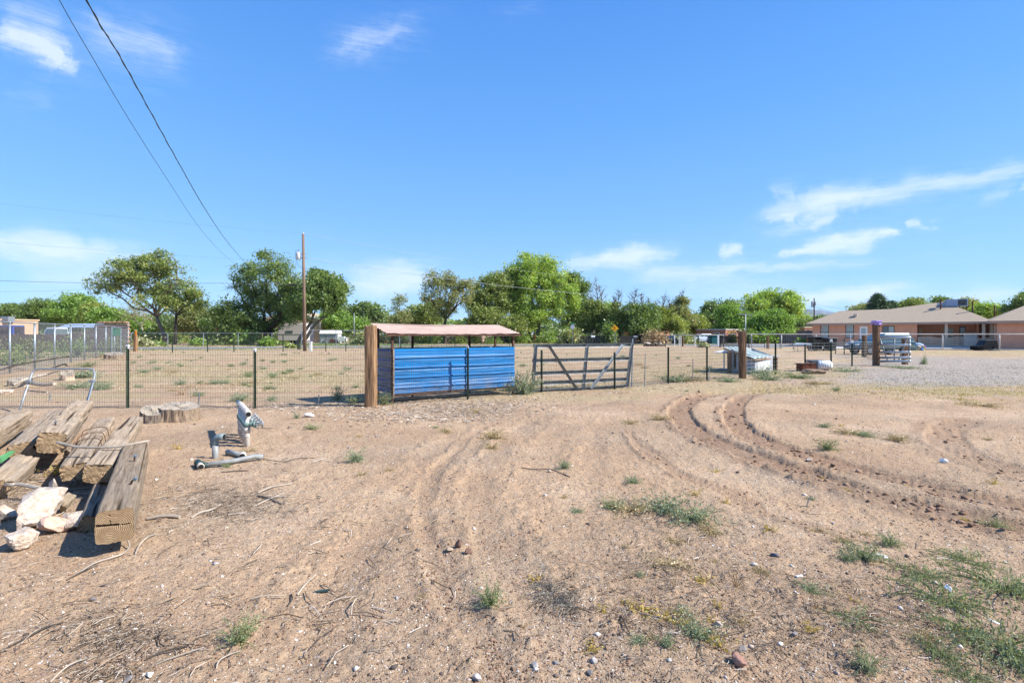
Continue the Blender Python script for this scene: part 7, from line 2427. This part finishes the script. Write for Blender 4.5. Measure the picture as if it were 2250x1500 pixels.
def weed_mesh(name, kind, seed, nst=46, R=.16, H=.17, spread=1.0, leafy=14, lsz=.009, sw=.0016, flop=.35):
    """Two meshes: stems as thin crossed ribbons, leaves as small diamonds."""
    rs = np.random.RandomState(seed)
    SV = []; SF = []; LP = []
    for i in range(nst):
        an = rs.rand() * 6.283; el = (.25 + .75 * rs.rand()) ** .8
        L = (.45 + .75 * rs.rand())
        d = np.array([math.cos(an) * (1 - el * .7) * spread, math.sin(an) * (1 - el * .7) * spread, el]);
        p = np.array([rs.normal() * R * .10, rs.normal() * R * .10, -.005])
        k = 6; pts = [p]
        cur = d.copy()
        for q in range(k):
            cur = cur + rs.normal(size=3) * .16 - np.array([0, 0, flop * .12 * q])
            st = cur / np.linalg.norm(cur) * L / k
            p = p + st * np.array([R / .6, R / .6, H])
            p[2] = max(p[2], .004)
            pts.append(p)
        # ribbon
        for q in range(k):
            a, b = pts[q], pts[q + 1]
            w = sw * (1 - .1 * q)
            t = np.cross(b - a, rs.normal(size=3)); t = t / (np.linalg.norm(t) + 1e-9) * w
            o = len(SV); SV += [a - t, a + t, b + t, b - t]; SF.append((o, o + 1, o + 2, o + 3))
            t2 = np.cross(b - a, t); t2 = t2 / (np.linalg.norm(t2) + 1e-9) * w
            o = len(SV); SV += [a - t2, a + t2, b + t2, b - t2]; SF.append((o, o + 1, o + 2, o + 3))
        for q in range(leafy):
            u = rs.rand() ** .7 * k; j = min(k - 1, int(u)); f = u - j
            LP.append(pts[j] * (1 - f) + pts[j + 1] * f + rs.normal(size=3) * np.array([.010, .010, .008]))
    me = bpy.data.meshes.new('stems'); me.from_pydata([tuple(v) for v in SV], [], SF)
    me2 = None
    if leafy:
        LP = np.array(LP); LP[:, 2] = np.maximum(LP[:, 2], .004)
        V, Fc = leaves(rs, LP, lsz, .38)
        me2 = bpy.data.meshes.new('leaves'); me2.from_pydata([tuple(v) for v in V], [], [tuple(f) for f in Fc])
    return me, me2


KINDS = {}
for i in range(3):
    KINDS['wiry%d' % i] = (weed_mesh('w', 'wiry', 100 + i, 60, .16, .17, 1.0, 22, .008), 'wiry', 'wiry')
    KINDS['sage%d' % i] = (weed_mesh('w', 'sage', 110 + i, 60, .17, .15, 1.1, 20, .010), 'sage', 'sage')
    KINDS['bright%d' % i] = (weed_mesh('w', 'bright', 120 + i, 56, .18, .13, 1.2, 22, .010), 'bright', 'bright')
    KINDS['dry%d' % i] = (weed_mesh('w', 'dry', 130 + i, 60, .15, .12, 1.3, 8, .009, .0018, .6), 'dry', 'dry')
    KINDS['yellow%d' % i] = (weed_mesh('w', 'yellow', 140 + i, 14, .12, .10, 1.4, 9, .014, .0016, .2), 'rust', 'yellow')
    KINDS['rust%d' % i] = (weed_mesh('w', 'rust', 150 + i, 12, .10, .20, .7, 7, .007, .0018, .05), 'rust', 'dry')
    KINDS['grey%d' % i] = (weed_mesh('w', 'grey', 160 + i, 90, .22, .09, 1.6, 3, .008, .0019, 1.0), 'grey', 'grey')
    KINDS['creep%d' % i] = (weed_mesh('w', 'creep', 170 + i, 46, .30, .07, 2.0, 15, .008, .0013, 1.1), 'wiry', 'bright')


def weed(label, kind, px, py, wpx, hpx=None, group=None, seed=0, name=None):
    p = gp(px, py)
    (m1, m2), sm, lm = KINDS[kind]
    cat = {'w': 'weed', 's': 'weed', 'b': 'weed', 'd': 'dry grass', 'y': 'weed', 'r': 'weed', 'g': 'dead weed', 'c': 'weed'}[kind[0]]
    nm = {'dry grass': 'dry_grass_tuft', 'weed': 'weed_tuft', 'dead weed': 'dead_weed'}[cat]
    root = thing(nm, label, cat, (p.x, p.y, gz(p.x, p.y) - .004), seed * 1.7 + px, group)
    w0 = {'wiry': .30, 'sage': .32, 'bright': .34, 'dry': .30, 'yellow': .26, 'rust': .20, 'grey': .46, 'creep': .60}[kind[:-1]]
    h0 = {'wiry': .16, 'sage': .14, 'bright': .12, 'dry': .10, 'yellow': .09, 'rust': .19, 'grey': .06, 'creep': .055}[kind[:-1]]
    sx = wpx / F * p.y / w0
    sz = (hpx / F * p.y / h0) if hpx else sx
    root.scale = (sx, sx, sz)
    o = bpy.data.objects.new('stems', m1); COL.objects.link(o); o.parent = root
    if not m1.materials: m1.materials.append(WL[sm])
    if m2 is not None:
        if not m2.materials: m2.materials.append(WL[lm])
        o = bpy.data.objects.new('leaves', m2); COL.objects.link(o); o.parent = root
    return root


W = [
    ('wiry0', 1078, 1335, 60, 62, 'upright sage green weed alone in the centre foreground'),
    ('wiry1', 528, 1420, 72, 70, 'thin upright olive weed near the bottom, left of centre'),
    ('bright0', 1462, 1125, 95, 40, 'left half of the bright green weed patch, middle right'),
    ('bright1', 1525, 1145, 90, 42, 'right half of the bright green weed patch, middle right'),
    ('sage0', 783, 1015, 36, 34, 'small sage weed on the sand below the left half of the shed'),
    ('sage1', 1240, 1030, 26, 26, 'small green weed beside the end of the long curved stick'),
    ('sage2', 1391, 1062, 34, 22, 'small grey green weed left of the wheel ruts'),
    ('wiry2', 1817, 990, 44, 30, 'round sage weed inside the curve of the wheel tracks'),
    ('bright2', 1900, 1228, 66, 46, 'dense green weed with a white scrap at its right side'),
    ('bright0', 1955, 1195, 44, 32, 'green weed above the one with the white scrap'),
    ('bright1', 1862, 1230, 36, 26, 'small green weed left of the one with the white scrap'),
    ('creep0', 2030, 1270, 100, 40, 'loose green weed at right above the big pale sheet weed'),
    ('creep1', 2080, 1330, 160, 72, 'big sprawling green weed around the crumpled pale sheet'),
    ('creep2', 2200, 1300, 150, 80, 'tall loose green weed by the right edge'),
    ('creep0', 2120, 1235, 120, 34, 'thin green weed strip near the right edge'),
    ('bright2', 1785, 1300, 60, 26, 'bright green creeping weed below the small white scrap'),
    ('creep1', 1870, 1365, 120, 30, 'low creeping green weed in the right foreground'),
    ('creep2', 2066, 1440, 90, 44, 'green weed with a clear dark shadow in the right foreground'),
    ('creep0', 2190, 1430, 200, 80, 'large green weed patch in the lower right corner'),
    ('bright1', 2240, 1460, 110, 50, 'brightest green weed at the lower right corner edge'),
    ('creep2', 2120, 1490, 110, 40, 'green weed at the bottom edge near the right corner'),
    ('sage0', 1538, 1400, 80, 52, 'sage weed beside the pale grey stone at lower right'),
    ('sage1', 1464, 1425, 34, 40, 'small upright weed with shadow left of the sage weed'),
    ('bright0', 1905, 1480, 50, 56, 'green weed growing from the rusty stalks at the bottom'),
    ('rust0', 1618, 1290, 48, 62, 'rusty brown dry stalks standing in the right foreground'),
    ('rust1', 1885, 1450, 36, 70, 'rusty red stalks near the bottom right'),
    ('rust2', 1480, 1300, 26, 46, 'thin rusty stalk with a pale tip, right of centre'),
    ('rust0', 1795, 1345, 44, 40, 'brown stalks between the two creeping weeds'),
    ('yellow0', 1400, 1350, 80, 26, 'left yellow leaved ground weed in the right foreground'),
    ('yellow1', 1460, 1365, 70, 26, 'middle yellow leaved ground weed in the right foreground'),
    ('yellow2', 1585, 1420, 60, 34, 'yellow weed beside the dark round stone'),
    ('yellow0', 1540, 1280, 60, 20, 'faint yellow weed left of the rusty stalks'),
    ('yellow1', 1370, 1330, 20, 18, 'single small yellow plant above the yellow weeds'),
    ('yellow2', 1500, 1370, 46, 26, 'yellow green weed right of the yellow leaved weeds'),
    ('grey0', 1215, 1310, 110, 30, 'heap of grey dead twigs right of the centre weed'),
    ('grey1', 1250, 1335, 80, 22, 'lower end of the grey dead twig heap'),
    ('grey2', 1190, 1285, 50, 16, 'upper tip of the grey dead twig heap'),
    ('dry0', 1470, 1245, 90, 30, 'straw coloured tuft above the faint yellow weed'),
    ('dry1', 1085, 965, 50, 30, 'straw tuft in front of the shed, on the left wheel fan'),
    ('dry2', 1080, 985, 34, 22, 'smaller brown tuft just below the straw tuft before the shed'),
    ('dry0', 980, 950, 32, 16, 'dry tuft at the head of the sandy wheel fan'),
    ('dry1', 1045, 908, 26, 16, 'olive tuft on the sand close before the shed'),
    ('dry2', 1390, 1120, 90, 30, 'dry grass patch left of the bright green weed patch'),
    ('wiry0', 1350, 1115, 60, 26, 'olive weed in the dry grass patch left of the bright green one'),
    ('dry0', 1560, 1170, 70, 22, 'dry brown tuft below the bright green weed patch'),
    ('dry1', 1480, 1190, 60, 16, 'straw mat below the left half of the green patch'),
    ('dry2', 1800, 1165, 44, 12, 'small straw tuft under the wheel ruts'),
    ('dry0', 1895, 1172, 40, 10, 'faint straw tuft farther right under the wheel ruts'),
    ('wiry1', 2190, 1150, 56, 26, 'olive weed at the right edge on the wheel track'),
    ('rust1', 1560, 960, 30, 12, 'brown tuft on the left bank of the wheel ruts'),
    ('dry1', 1450, 925, 44, 18, 'dry tuft left of the bend of the wheel ruts'),
    ('dry2', 1385, 932, 36, 14, 'dry tuft farther left of the bend of the wheel ruts'),
    ('dry0', 1865, 955, 60, 20, 'straw tuft above the sage weed inside the track curve'),
    ('dry1', 1972, 970, 44, 22, 'brown dry tuft between the track curve and the right track'),
    ('sage2', 1900, 960, 40, 16, 'grey green tuft between the two dry tufts inside the track curve'),
    ('sage0', 1810, 940, 26, 14, 'tiny sage tuft inside the track curve'),
    ('dry2', 2150, 892, 80, 14, 'long dry tuft on the gravel edge at far right'),
    ('dry0', 1800, 842, 60, 14, 'dry tuft at the gravel edge right of the kennel'),
    ('sage1', 1838, 858, 16, 12, 'tiny green weed on the gravel edge'),
    ('wiry2', 843, 890, 34, 34, 'green weed between the corner post and the shed'),
    ('sage1', 777, 886, 34, 28, 'grey green weed in the shed shadow left of the corner post'),
    ('sage2', 742, 878, 24, 40, 'upright weed just beyond the fence left of the corner post'),
    ('bright2', 1150, 866, 56, 60, 'tall green weed clump between the blue shed and the dark gate'),
    ('sage0', 1130, 858, 40, 44, 'grey green clump behind the tall weed by the blue shed'),
    ('sage1', 527, 881, 42, 26, 'round sage weed beyond the fence left of the second steel post'),
    ('sage2', 436, 870, 24, 16, 'small sage weed beyond the fence by the round stump'),
    ('rust2', 400, 868, 44, 26, 'brown weed beyond the fence above the round stump'),
    ('sage0', 598, 880, 24, 16, 'small green weed right of the second steel post'),
    ('sage1', 180, 830, 60, 28, 'wide green weed behind the bent tube gate'),
    ('sage2', 222, 856, 40, 30, 'sage weed right of the bent tube gate'),
    ('bright0', 175, 852, 70, 16, 'low green weed seen through the bent tube gate'),
    ('wiry1', 684, 942, 30, 18, 'small green weed on the sand right of the manifold'),
    ('bright1', 652, 918, 12, 16, 'tiny dark green seedling right of the manifold'),
    ('yellow1', 155, 1035, 60, 34, 'yellow green weed growing at the foot of the woodpile'),
    ('yellow2', 120, 1046, 50, 26, 'leafy tan weed beside the yellow green one at the woodpile'),
    ('wiry2', 498, 1028, 22, 14, 'tiny weed growing beside the lying grey pipe'),
    ('yellow0', 388, 985, 26, 14, 'tiny yellow plant left of the elbow pipe'),
    ('dry2', 545, 992, 34, 12, 'dry tuft beside the short socket pipe'),
    ('dry0', 1500, 836, 60, 22, 'pale yellow straw heap at the foot of the fence'),
    ('dry1', 1525, 836, 46, 16, 'second pale straw heap right of the first at the fence'),
    ('sage1', 1478, 838, 60, 22, 'green grey weeds left of the pale straw heap'),
    ('sage2', 1600, 838, 44, 14, 'weeds at the foot of the brown post by the kennel'),
    ('bright2', 1668, 822, 70, 20, 'green grass tuft before the white kennel front'),
    ('sage0', 1690, 834, 60, 22, 'weed clump right of the brown post on the gravel edge'),
    ('wiry0', 1750, 830, 70, 16, 'low weeds before the earth mound by the junk'),
    ('bright0', 1862, 816, 50, 12, 'green weed at the fence foot near the lilac capped post'),
    ('bright1', 2030, 800, 10, 26, 'single upright green weed right of the silver gate'),
    ('bright2', 1985, 808, 60, 8, 'green grass strip at the foot of the silver gate'),
    ('sage0', 70, 787, 120, 42, 'large grey green shrub mass behind the chain link fence'),
    ('sage1', 170, 785, 110, 44, 'second large grey green shrub behind the chain link fence'),
    ('sage2', 20, 802, 90, 32, 'low green shrub at the left edge behind the chain link'),
    ('sage0', 248, 777, 40, 42, 'shrub in front of the green meshed gate'),
    ('dry2', 215, 785, 50, 14, 'dry weeds along the chain link fence foot'),
    ('wiry1', 190, 806, 44, 14, 'green weeds in the corner below the chain link fence'),
]
for i, (k, px, py, w_, h_, lb) in enumerate(W):
    if px < 260 and 'large' in lb or 'shrub' in lb:
        bush(lb, px, CH * F / (py - HZ), w_ / 2, h_, 'elm' if 'second' not in lb else 'green', 300 + i, 1300, .055, name='shrub', cat='shrub')
        continue
    weed(lb, k, px, py, w_, h_, seed=i)

# small tufts over the field beyond the fence: alike, one by one
rs = np.random.RandomState(21)
n = 0; tries = 0
while n < 160 and tries < 4000:
    tries += 1
    py = 775 + 85 * rs.rand() ** 1.25; px = 290 + 1270 * rs.rand()
    p = gp(px, py)
    if px > 800 and p.y < 12.6 + max(p.x + 3.1, 0) * .70: continue
    if px <= 800 and p.y < 11.8: continue
    if float(fbm(np.array([p.x]), np.array([p.y]), 3.0, 2)[0]) < .42: continue
    gsz = (5 + 13 * rs.rand()) * (py - 745) / 80
    kd = ('sage0', 'sage1', 'wiry2', 'sage2', 'dry1', 'wiry0')[rs.randint(6)]
    if kd.startswith('dry'):
        weed('straw coloured dry grass tuft on the sandy field beyond the wire fence', kd, px, py, gsz * 1.7, gsz * .55, 'dry tufts over the sandy field', n)
    else:
        weed('small grey green weed on the sandy field beyond the wire fence', kd, px, py, gsz * 1.3, gsz * .75, 'small weeds over the sandy field', n)
    n += 1
# small tufts on the near ground
n = 0
while n < 70:
    py = 850 + 640 * rs.rand() ** 1.2; px = 500 + 1740 * rs.rand()
    if px < 800 and py < 905: continue
    if py > 1150 and px < 1300 and rs.rand() < .7: continue
    kd = ('dry0', 'yellow1', 'dry2', 'rust1', 'sage1', 'yellow0')[rs.randint(6)]
    s_ = (8 + 14 * rs.rand()) * (py - 700) / 330
    weed('tiny sprig of dry or yellow weed on the near sandy ground', kd, px, py, s_ * 1.2, s_ * .6, 'tiny sprigs over the near ground', n)
    n += 1


# ---------------------------------------------------------------- loose matter
ICO_V = None


def blob(n_pts, P, S, rs, sink=.35, rot=True, octa=False):
    """Many small stones as one mesh: squashed low polyhedra at points P with sizes S."""
    if octa:
        base = np.array([(1, 0, 0), (-1, 0, 0), (0, 1, 0), (0, -1, 0), (0, 0, 1), (0, 0, -1)], float)
        faces = np.array([(0, 2, 4), (2, 1, 4), (1, 3, 4), (3, 0, 4), (2, 0, 5), (1, 2, 5), (3, 1, 5), (0, 3, 5)])
    else:
        t = (1 + 5 ** .5) / 2
        base = np.array([(-1, t, 0), (1, t, 0), (-1, -t, 0), (1, -t, 0), (0, -1, t), (0, 1, t), (0, -1, -t), (0, 1, -t), (t, 0, -1), (t, 0, 1), (-t, 0, -1), (-t, 0, 1)], float)
        base /= np.linalg.norm(base[0])
        faces = np.array([(0, 11, 5), (0, 5, 1), (0, 1, 7), (0, 7, 10), (0, 10, 11), (1, 5, 9), (5, 11, 4), (11, 10, 2), (10, 7, 6), (7, 1, 8), (3, 9, 4), (3, 4, 2), (3, 2, 6), (3, 6, 8), (3, 8, 9), (4, 9, 5), (2, 4, 11), (6, 2, 10), (8, 6, 7), (9, 8, 1)])
    N = len(P); nb = len(base)
    B = base[None] * (1 + .25 * rs.normal(size=(N, nb, 1)).clip(-1.2, 1.2))
    sc = np.stack([.7 + .6 * rs.rand(N), .6 + .4 * rs.rand(N), .40 + .35 * rs.rand(N)], 1)
    B = B * sc[:, None] * S[:, None, None]
    a = rs.rand(N) * 6.283; c, s = np.cos(a)[:, None], np.sin(a)[:, None]
    X = B[..., 0] * c - B[..., 1] * s; Y = B[..., 0] * s + B[..., 1] * c
    V = np.stack([X + P[:, 0:1], Y + P[:, 1:2], B[..., 2] + P[:, 2:3] + (S * sc[:, 2] * (1 - sink * 2))[:, None] * .5], 2).reshape(-1, 3)
    Fc = (faces[None] + (np.arange(N) * nb)[:, None, None]).reshape(-1, 3)
    return V, Fc


def scatter_px(n, rs, x0, x1, y0, y1, powy=1.0):
    px = x0 + (x1 - x0) * rs.rand(n); py = y0 + (y1 - y0) * rs.rand(n) ** powy
    Y = CH * F / (py - HZ); X = (px - CX) / F * Y
    return X, Y, px, py


rs = np.random.RandomState(5)
# pebbles over the near ground
X, Y, px, py = scatter_px(26000, rs, -260, 2510, 842, 1640, .85)
h = ground(X, Y); dens = .35 + .65 * sstep(.40, .60, fbm(X, Y, .7, 3))
keep = rs.rand(len(X)) < dens * (1 - .6 * h[1])
X, Y, hz = X[keep], Y[keep], h[0][keep]
S = (.0030 + .0050 * rs.rand(len(X)) ** 2 + .016 * (rs.rand(len(X)) < .03) * rs.rand(len(X))) * (.62 + .15 * Y)
V, Fc = blob(0, np.stack([X, Y, hz], 1), S, rs, octa=True)
peb = island_mat('pebbles', [(0, (.07, .06, .055)), (.22, (.14, .105, .085)), (.42, (.25, .18, .14)), (.62, (.42, .32, .25)), (.76, (.62, .55, .48)), (.88, (.80, .76, .70)), (1, (.13, .13, .15))])
o = mesh_np('gravel', V, Fc, peb, kind='stuff'); tag(o, 'small mixed pebbles scattered over the near sandy ground', 'pebbles')
# soil clods
X, Y, px, py = scatter_px(44000, rs, -100, 2420, 842, 1600, .8)
h = ground(X, Y)
w_ = .30 + .9 * np.clip(h[1] * 1.6, 0, 1) * sstep(.45, .62, fbm(X + 3, Y, .25, 2)) + .35 * sstep(.56, .7, fbm(X + 31, Y + 7, .5, 3))
keep = rs.rand(len(X)) < w_ * .75
X, Y, hz, rt = X[keep], Y[keep], h[0][keep], h[1][keep]
S = (.003 + .008 * rs.rand(len(X)) ** 2.5 + .030 * rt * rs.rand(len(X)) ** 3) * (.65 + .09 * Y)
V, Fc = blob(0, np.stack([X, Y, hz], 1), S, rs, octa=False)
cl_ = island_mat('soil_clods', [(0, (.13, .075, .045)), (.5, (.25, .15, .095)), (1, (.38, .245, .16))])
o = mesh_np('soil_clods', V, Fc, cl_, kind='stuff'); tag(o, 'crumbled brown clods along the wheel ruts', 'soil clods')
# grey road gravel on the right
X, Y, px, py = scatter_px(15000, rs, 1680, 2500, 784, 872, .8)
h = ground(X, Y); keep = rs.rand(len(X)) < h[2] * .95 + .06
X, Y, hz = X[keep], Y[keep], h[0][keep]
S = .009 + .020 * rs.rand(len(X)) ** 1.5
V, Fc = blob(0, np.stack([X, Y, hz], 1), S, rs, octa=True)
o = mesh_np('gravel', V, Fc, island_mat('grey_gravel', [(0, (.14, .13, .12)), (.4, (.32, .29, .26)), (.75, (.50, .46, .41)), (1, (.70, .66, .60))]), kind='stuff'); tag(o, 'grey crushed gravel of the drive on the right', 'gravel')


def chips(n, X, Y, hz, rs, lmin, lmax, wd, zup=.01, curl=.3):
    """Thin flat bits: strips of wood, leaves and twigs, each a slim box bent in the middle."""
    N = len(X)
    L = lmin + (lmax - lmin) * rs.rand(N) ** 2; a = rs.rand(N) * 6.283; w = wd * (.5 + rs.rand(N)); 
    ux, uy = np.cos(a), np.sin(a); vx, vy = -uy, ux
    z0 = hz + .002 + zup * rs.rand(N); z1 = hz + .002 + zup * rs.rand(N); zm = (z0 + z1) / 2 + curl * L * rs.rand(N) * .3
    bx = rs.normal(size=N) * .12 * L
    def pt(s, t, z): return np.stack([X + ux * L * s + vx * (w * t + (bx if s == 0 else 0)), Y + uy * L * s + vy * (w * t + (bx if s == 0 else 0)), z], 1)
    V = np.stack([pt(-.5, -1, z0), pt(-.5, 1, z0), pt(-.5, 0, z0 + w * 1.4), pt(0, -1, zm), pt(0, 1, zm), pt(0, 0, zm + w * 1.4), pt(.5, -1, z1), pt(.5, 1, z1), pt(.5, 0, z1 + w * 1.4)], 1).reshape(-1, 3)
    f = np.array([(0, 3, 5, 2), (3, 6, 8, 5), (1, 2, 5, 4), (4, 5, 8, 7), (0, 1, 4, 3), (3, 4, 7, 6)])
    Fc = (f[None] + (np.arange(N) * 9)[:, None, None]).reshape(-1, 4)
    return V, Fc


tw = island_mat('twig_litter', [(0, (.07, .05, .035)), (.40, (.20, .145, .10)), (.7, (.36, .28, .20)), (.92, (.52, .44, .35)), (1, (.72, .66, .58))], vary=.1)
XX = []; YY = []
for cx, cy, rx, ry, k in ((520, 1105, 110, 30, 1500), (420, 1080, 90, 40, 500), (110, 1075, 130, 40, 1500), (40, 1100, 60, 30, 400), (250, 1400, 120, 40, 700), (240, 1480, 80, 20, 250), (1225, 1310, 60, 50, 500), (400, 950, 160, 30, 500), (560, 960, 120, 40, 350), (1450, 1150, 200, 60, 700), (1900, 1360, 300, 110, 1800), (1550, 1330, 200, 120, 1000), (1430, 1370, 120, 60, 500), (500, 1025, 150, 30, 300), (120, 1000, 160, 50, 600), (180, 830, 140, 25, 300), (1480, 1240, 160, 40, 500)):
    a = rs.normal(size=(k, 2)) * .55; q = cx + a[:, 0] * rx; r_ = np.maximum(cy + a[:, 1] * ry, 760)
    Yk = CH * F / (r_ - HZ); XX.append((q - CX) / F * Yk); YY.append(Yk)
X, Y, px, py = scatter_px(4500, rs, -200, 2450, 850, 1600, .8); XX.append(X); YY.append(Y)
X = np.concatenate(XX); Y = np.concatenate(YY); hz = ground(X, Y)[0]
V, Fc = chips(0, X, Y, hz, rs, .008, .075, .0013)
o = mesh_np('twig_litter', V, Fc, tw, kind='stuff'); tag(o, 'fine dry twigs and straw littering the near ground', 'litter')
XX = []; YY = []
for cx, cy, rx, ry, k in ((250, 1400, 260, 90, 90), (480, 1110, 160, 60, 160), (700, 1250, 300, 150, 80), (60, 1060, 120, 60, 120), (1300, 1300, 700, 160, 110), (560, 1000, 200, 60, 60)):
    a = rs.normal(size=(k, 2)) * .6; r_ = np.maximum(cy + a[:, 1] * ry, 900); Yk = CH * F / (r_ - HZ); XX.append((cx + a[:, 0] * rx - CX) / F * Yk); YY.append(Yk)
X = np.concatenate(XX); Y = np.concatenate(YY); hz = ground(X, Y)[0]
V, Fc = chips(0, X, Y, hz, rs, .05, .22, .0026, zup=.02)
o = mesh_np('twig_litter', V, Fc, tw, kind='stuff'); tag(o, 'longer loose twigs lying about the near ground', 'litter')
# pale wood chips along the fence
XX = []; YY = []
for a_, b_, k, sd in ((Vector((-6, 11.4, 0)), Vector((-3, 11.2, 0)), 500, .4), (Vector((-2.8, 11.2, 0)), Vector((.5, 11.6, 0)), 1100, .7), (Vector((0, 13, 0)), Vector((9, 19, 0)), 900, .7), (Vector((-3.4, 10.2, 0)), Vector((-.6, 9.8, 0)), 900, .5)):
    t = rs.rand(k); XX.append(a_.x + (b_.x - a_.x) * t + rs.normal(size=k) * sd); YY.append(a_.y + (b_.y - a_.y) * t + rs.normal(size=k) * sd)
X = np.concatenate(XX); Y = np.concatenate(YY); hz = ground(X, Y)[0]
V, Fc = chips(0, X, Y, hz, rs, .02, .12, .006)
o = mesh_np('wood_chips', V, Fc, island_mat('pale_chips', [(0, (.16, .11, .08)), (.4, (.34, .26, .19)), (.8, (.52, .44, .35)), (1, (.72, .66, .58))], vary=.1), kind='stuff'); tag(o, 'pale wood chips and bark strips strewn along the wire fence', 'wood chips')


# straw and low grass as blades
def blades(name, X, Y, h, L, W_, m, label, cat):
    N = len(X)
    a = rs.rand(N) * 6.283; lean = .3 + .9 * rs.rand(N); Ls = L * (.5 + rs.rand(N))
    dx, dy = np.cos(a) * lean * Ls, np.sin(a) * lean * Ls
    wx, wy = -np.sin(a) * W_, np.cos(a) * W_
    z = h
    V = np.stack([np.stack([X - wx, Y - wy, z], 1), np.stack([X + wx, Y + wy, z], 1), np.stack([X + dx, Y + dy, z + Ls * (1.1 - .5 * lean)], 1)], 1).reshape(-1, 3)
    Fc = np.arange(N * 3).reshape(-1, 3)
    o = mesh_np(name, V, Fc, m, kind='stuff'); tag(o, label, cat)


X, Y, px, py = scatter_px(60000, rs, 1650, 2420, 766, 900, .9)
h = ground(X, Y); dn = h[3]
keep = rs.rand(len(X)) < np.clip(dn, 0, 1) * .8 * (1 - .7 * h[2])
X, Y = X[keep], Y[keep]
blades('dry_grass', X, Y, h[0][keep], .055, .006, leaf_mat('gravel_straw', (.42, .30, .12), (.50, .38, .18), (.25, .27, .12), clump=1.5, trans=.25), 'yellow dry grass along the edge of the gravel drive', 'dry grass')
X, Y, px, py = scatter_px(110000, rs, 250, 1750, 772, 862, .95)
h = ground(X, Y)
fd = sstep(.38, .58, fbm(X * .45, Y, 1.4, 4)) * (Y > 12.2 + np.maximum(X + 3.1, 0) * .68)
keep = rs.rand(len(X)) < fd * .65
X, Y = X[keep], Y[keep]
blades('dry_grass', X, Y, h[0][keep], .06, .008, leaf_mat('field_straw', (.48, .38, .22), (.42, .37, .20), (.26, .29, .16), clump=.9, trans=.2), 'thin straw and low green growth over the field beyond the fence', 'grass')
X, Y, px, py = scatter_px(26000, rs, 1950, 2480, 1330, 1600, 1.0)
w_ = np.exp(-(((px - 2250) / 190) ** 2 + ((py - 1440) / 75) ** 2)) 
keep = rs.rand(len(X)) < w_ * .12
X, Y = X[keep], Y[keep]
blades('ground_weed', X, Y, ground(X, Y)[0], .028, .0022, leaf_mat('corner_green', (.17, .23, .11), (.24, .30, .15), (.34, .30, .16), clump=4, trans=.3), 'low green weed carpet in the lower right corner', 'ground cover')
# roadside growth far away
X = -75 + 110 * rs.rand(22000); Y = 0
Yn = 50.5 + (X + 40) * .43; Yf = Yn + 13.5
sel = rs.rand(len(X)) < .5
Y = np.where(sel, Yn - 2.2 * rs.rand(len(X)), Yf + 6 * rs.rand(len(X)) ** 1.5)
X2 = X; z = np.zeros(len(X))
blades('roadside_grass', X2, Y, z, .16, .03, leaf_mat('verge_grass', (.30, .27, .12), (.22, .27, .09), (.40, .34, .18), clump=.3, trans=.2), 'mixed green and straw grass along the road verges', 'grass')
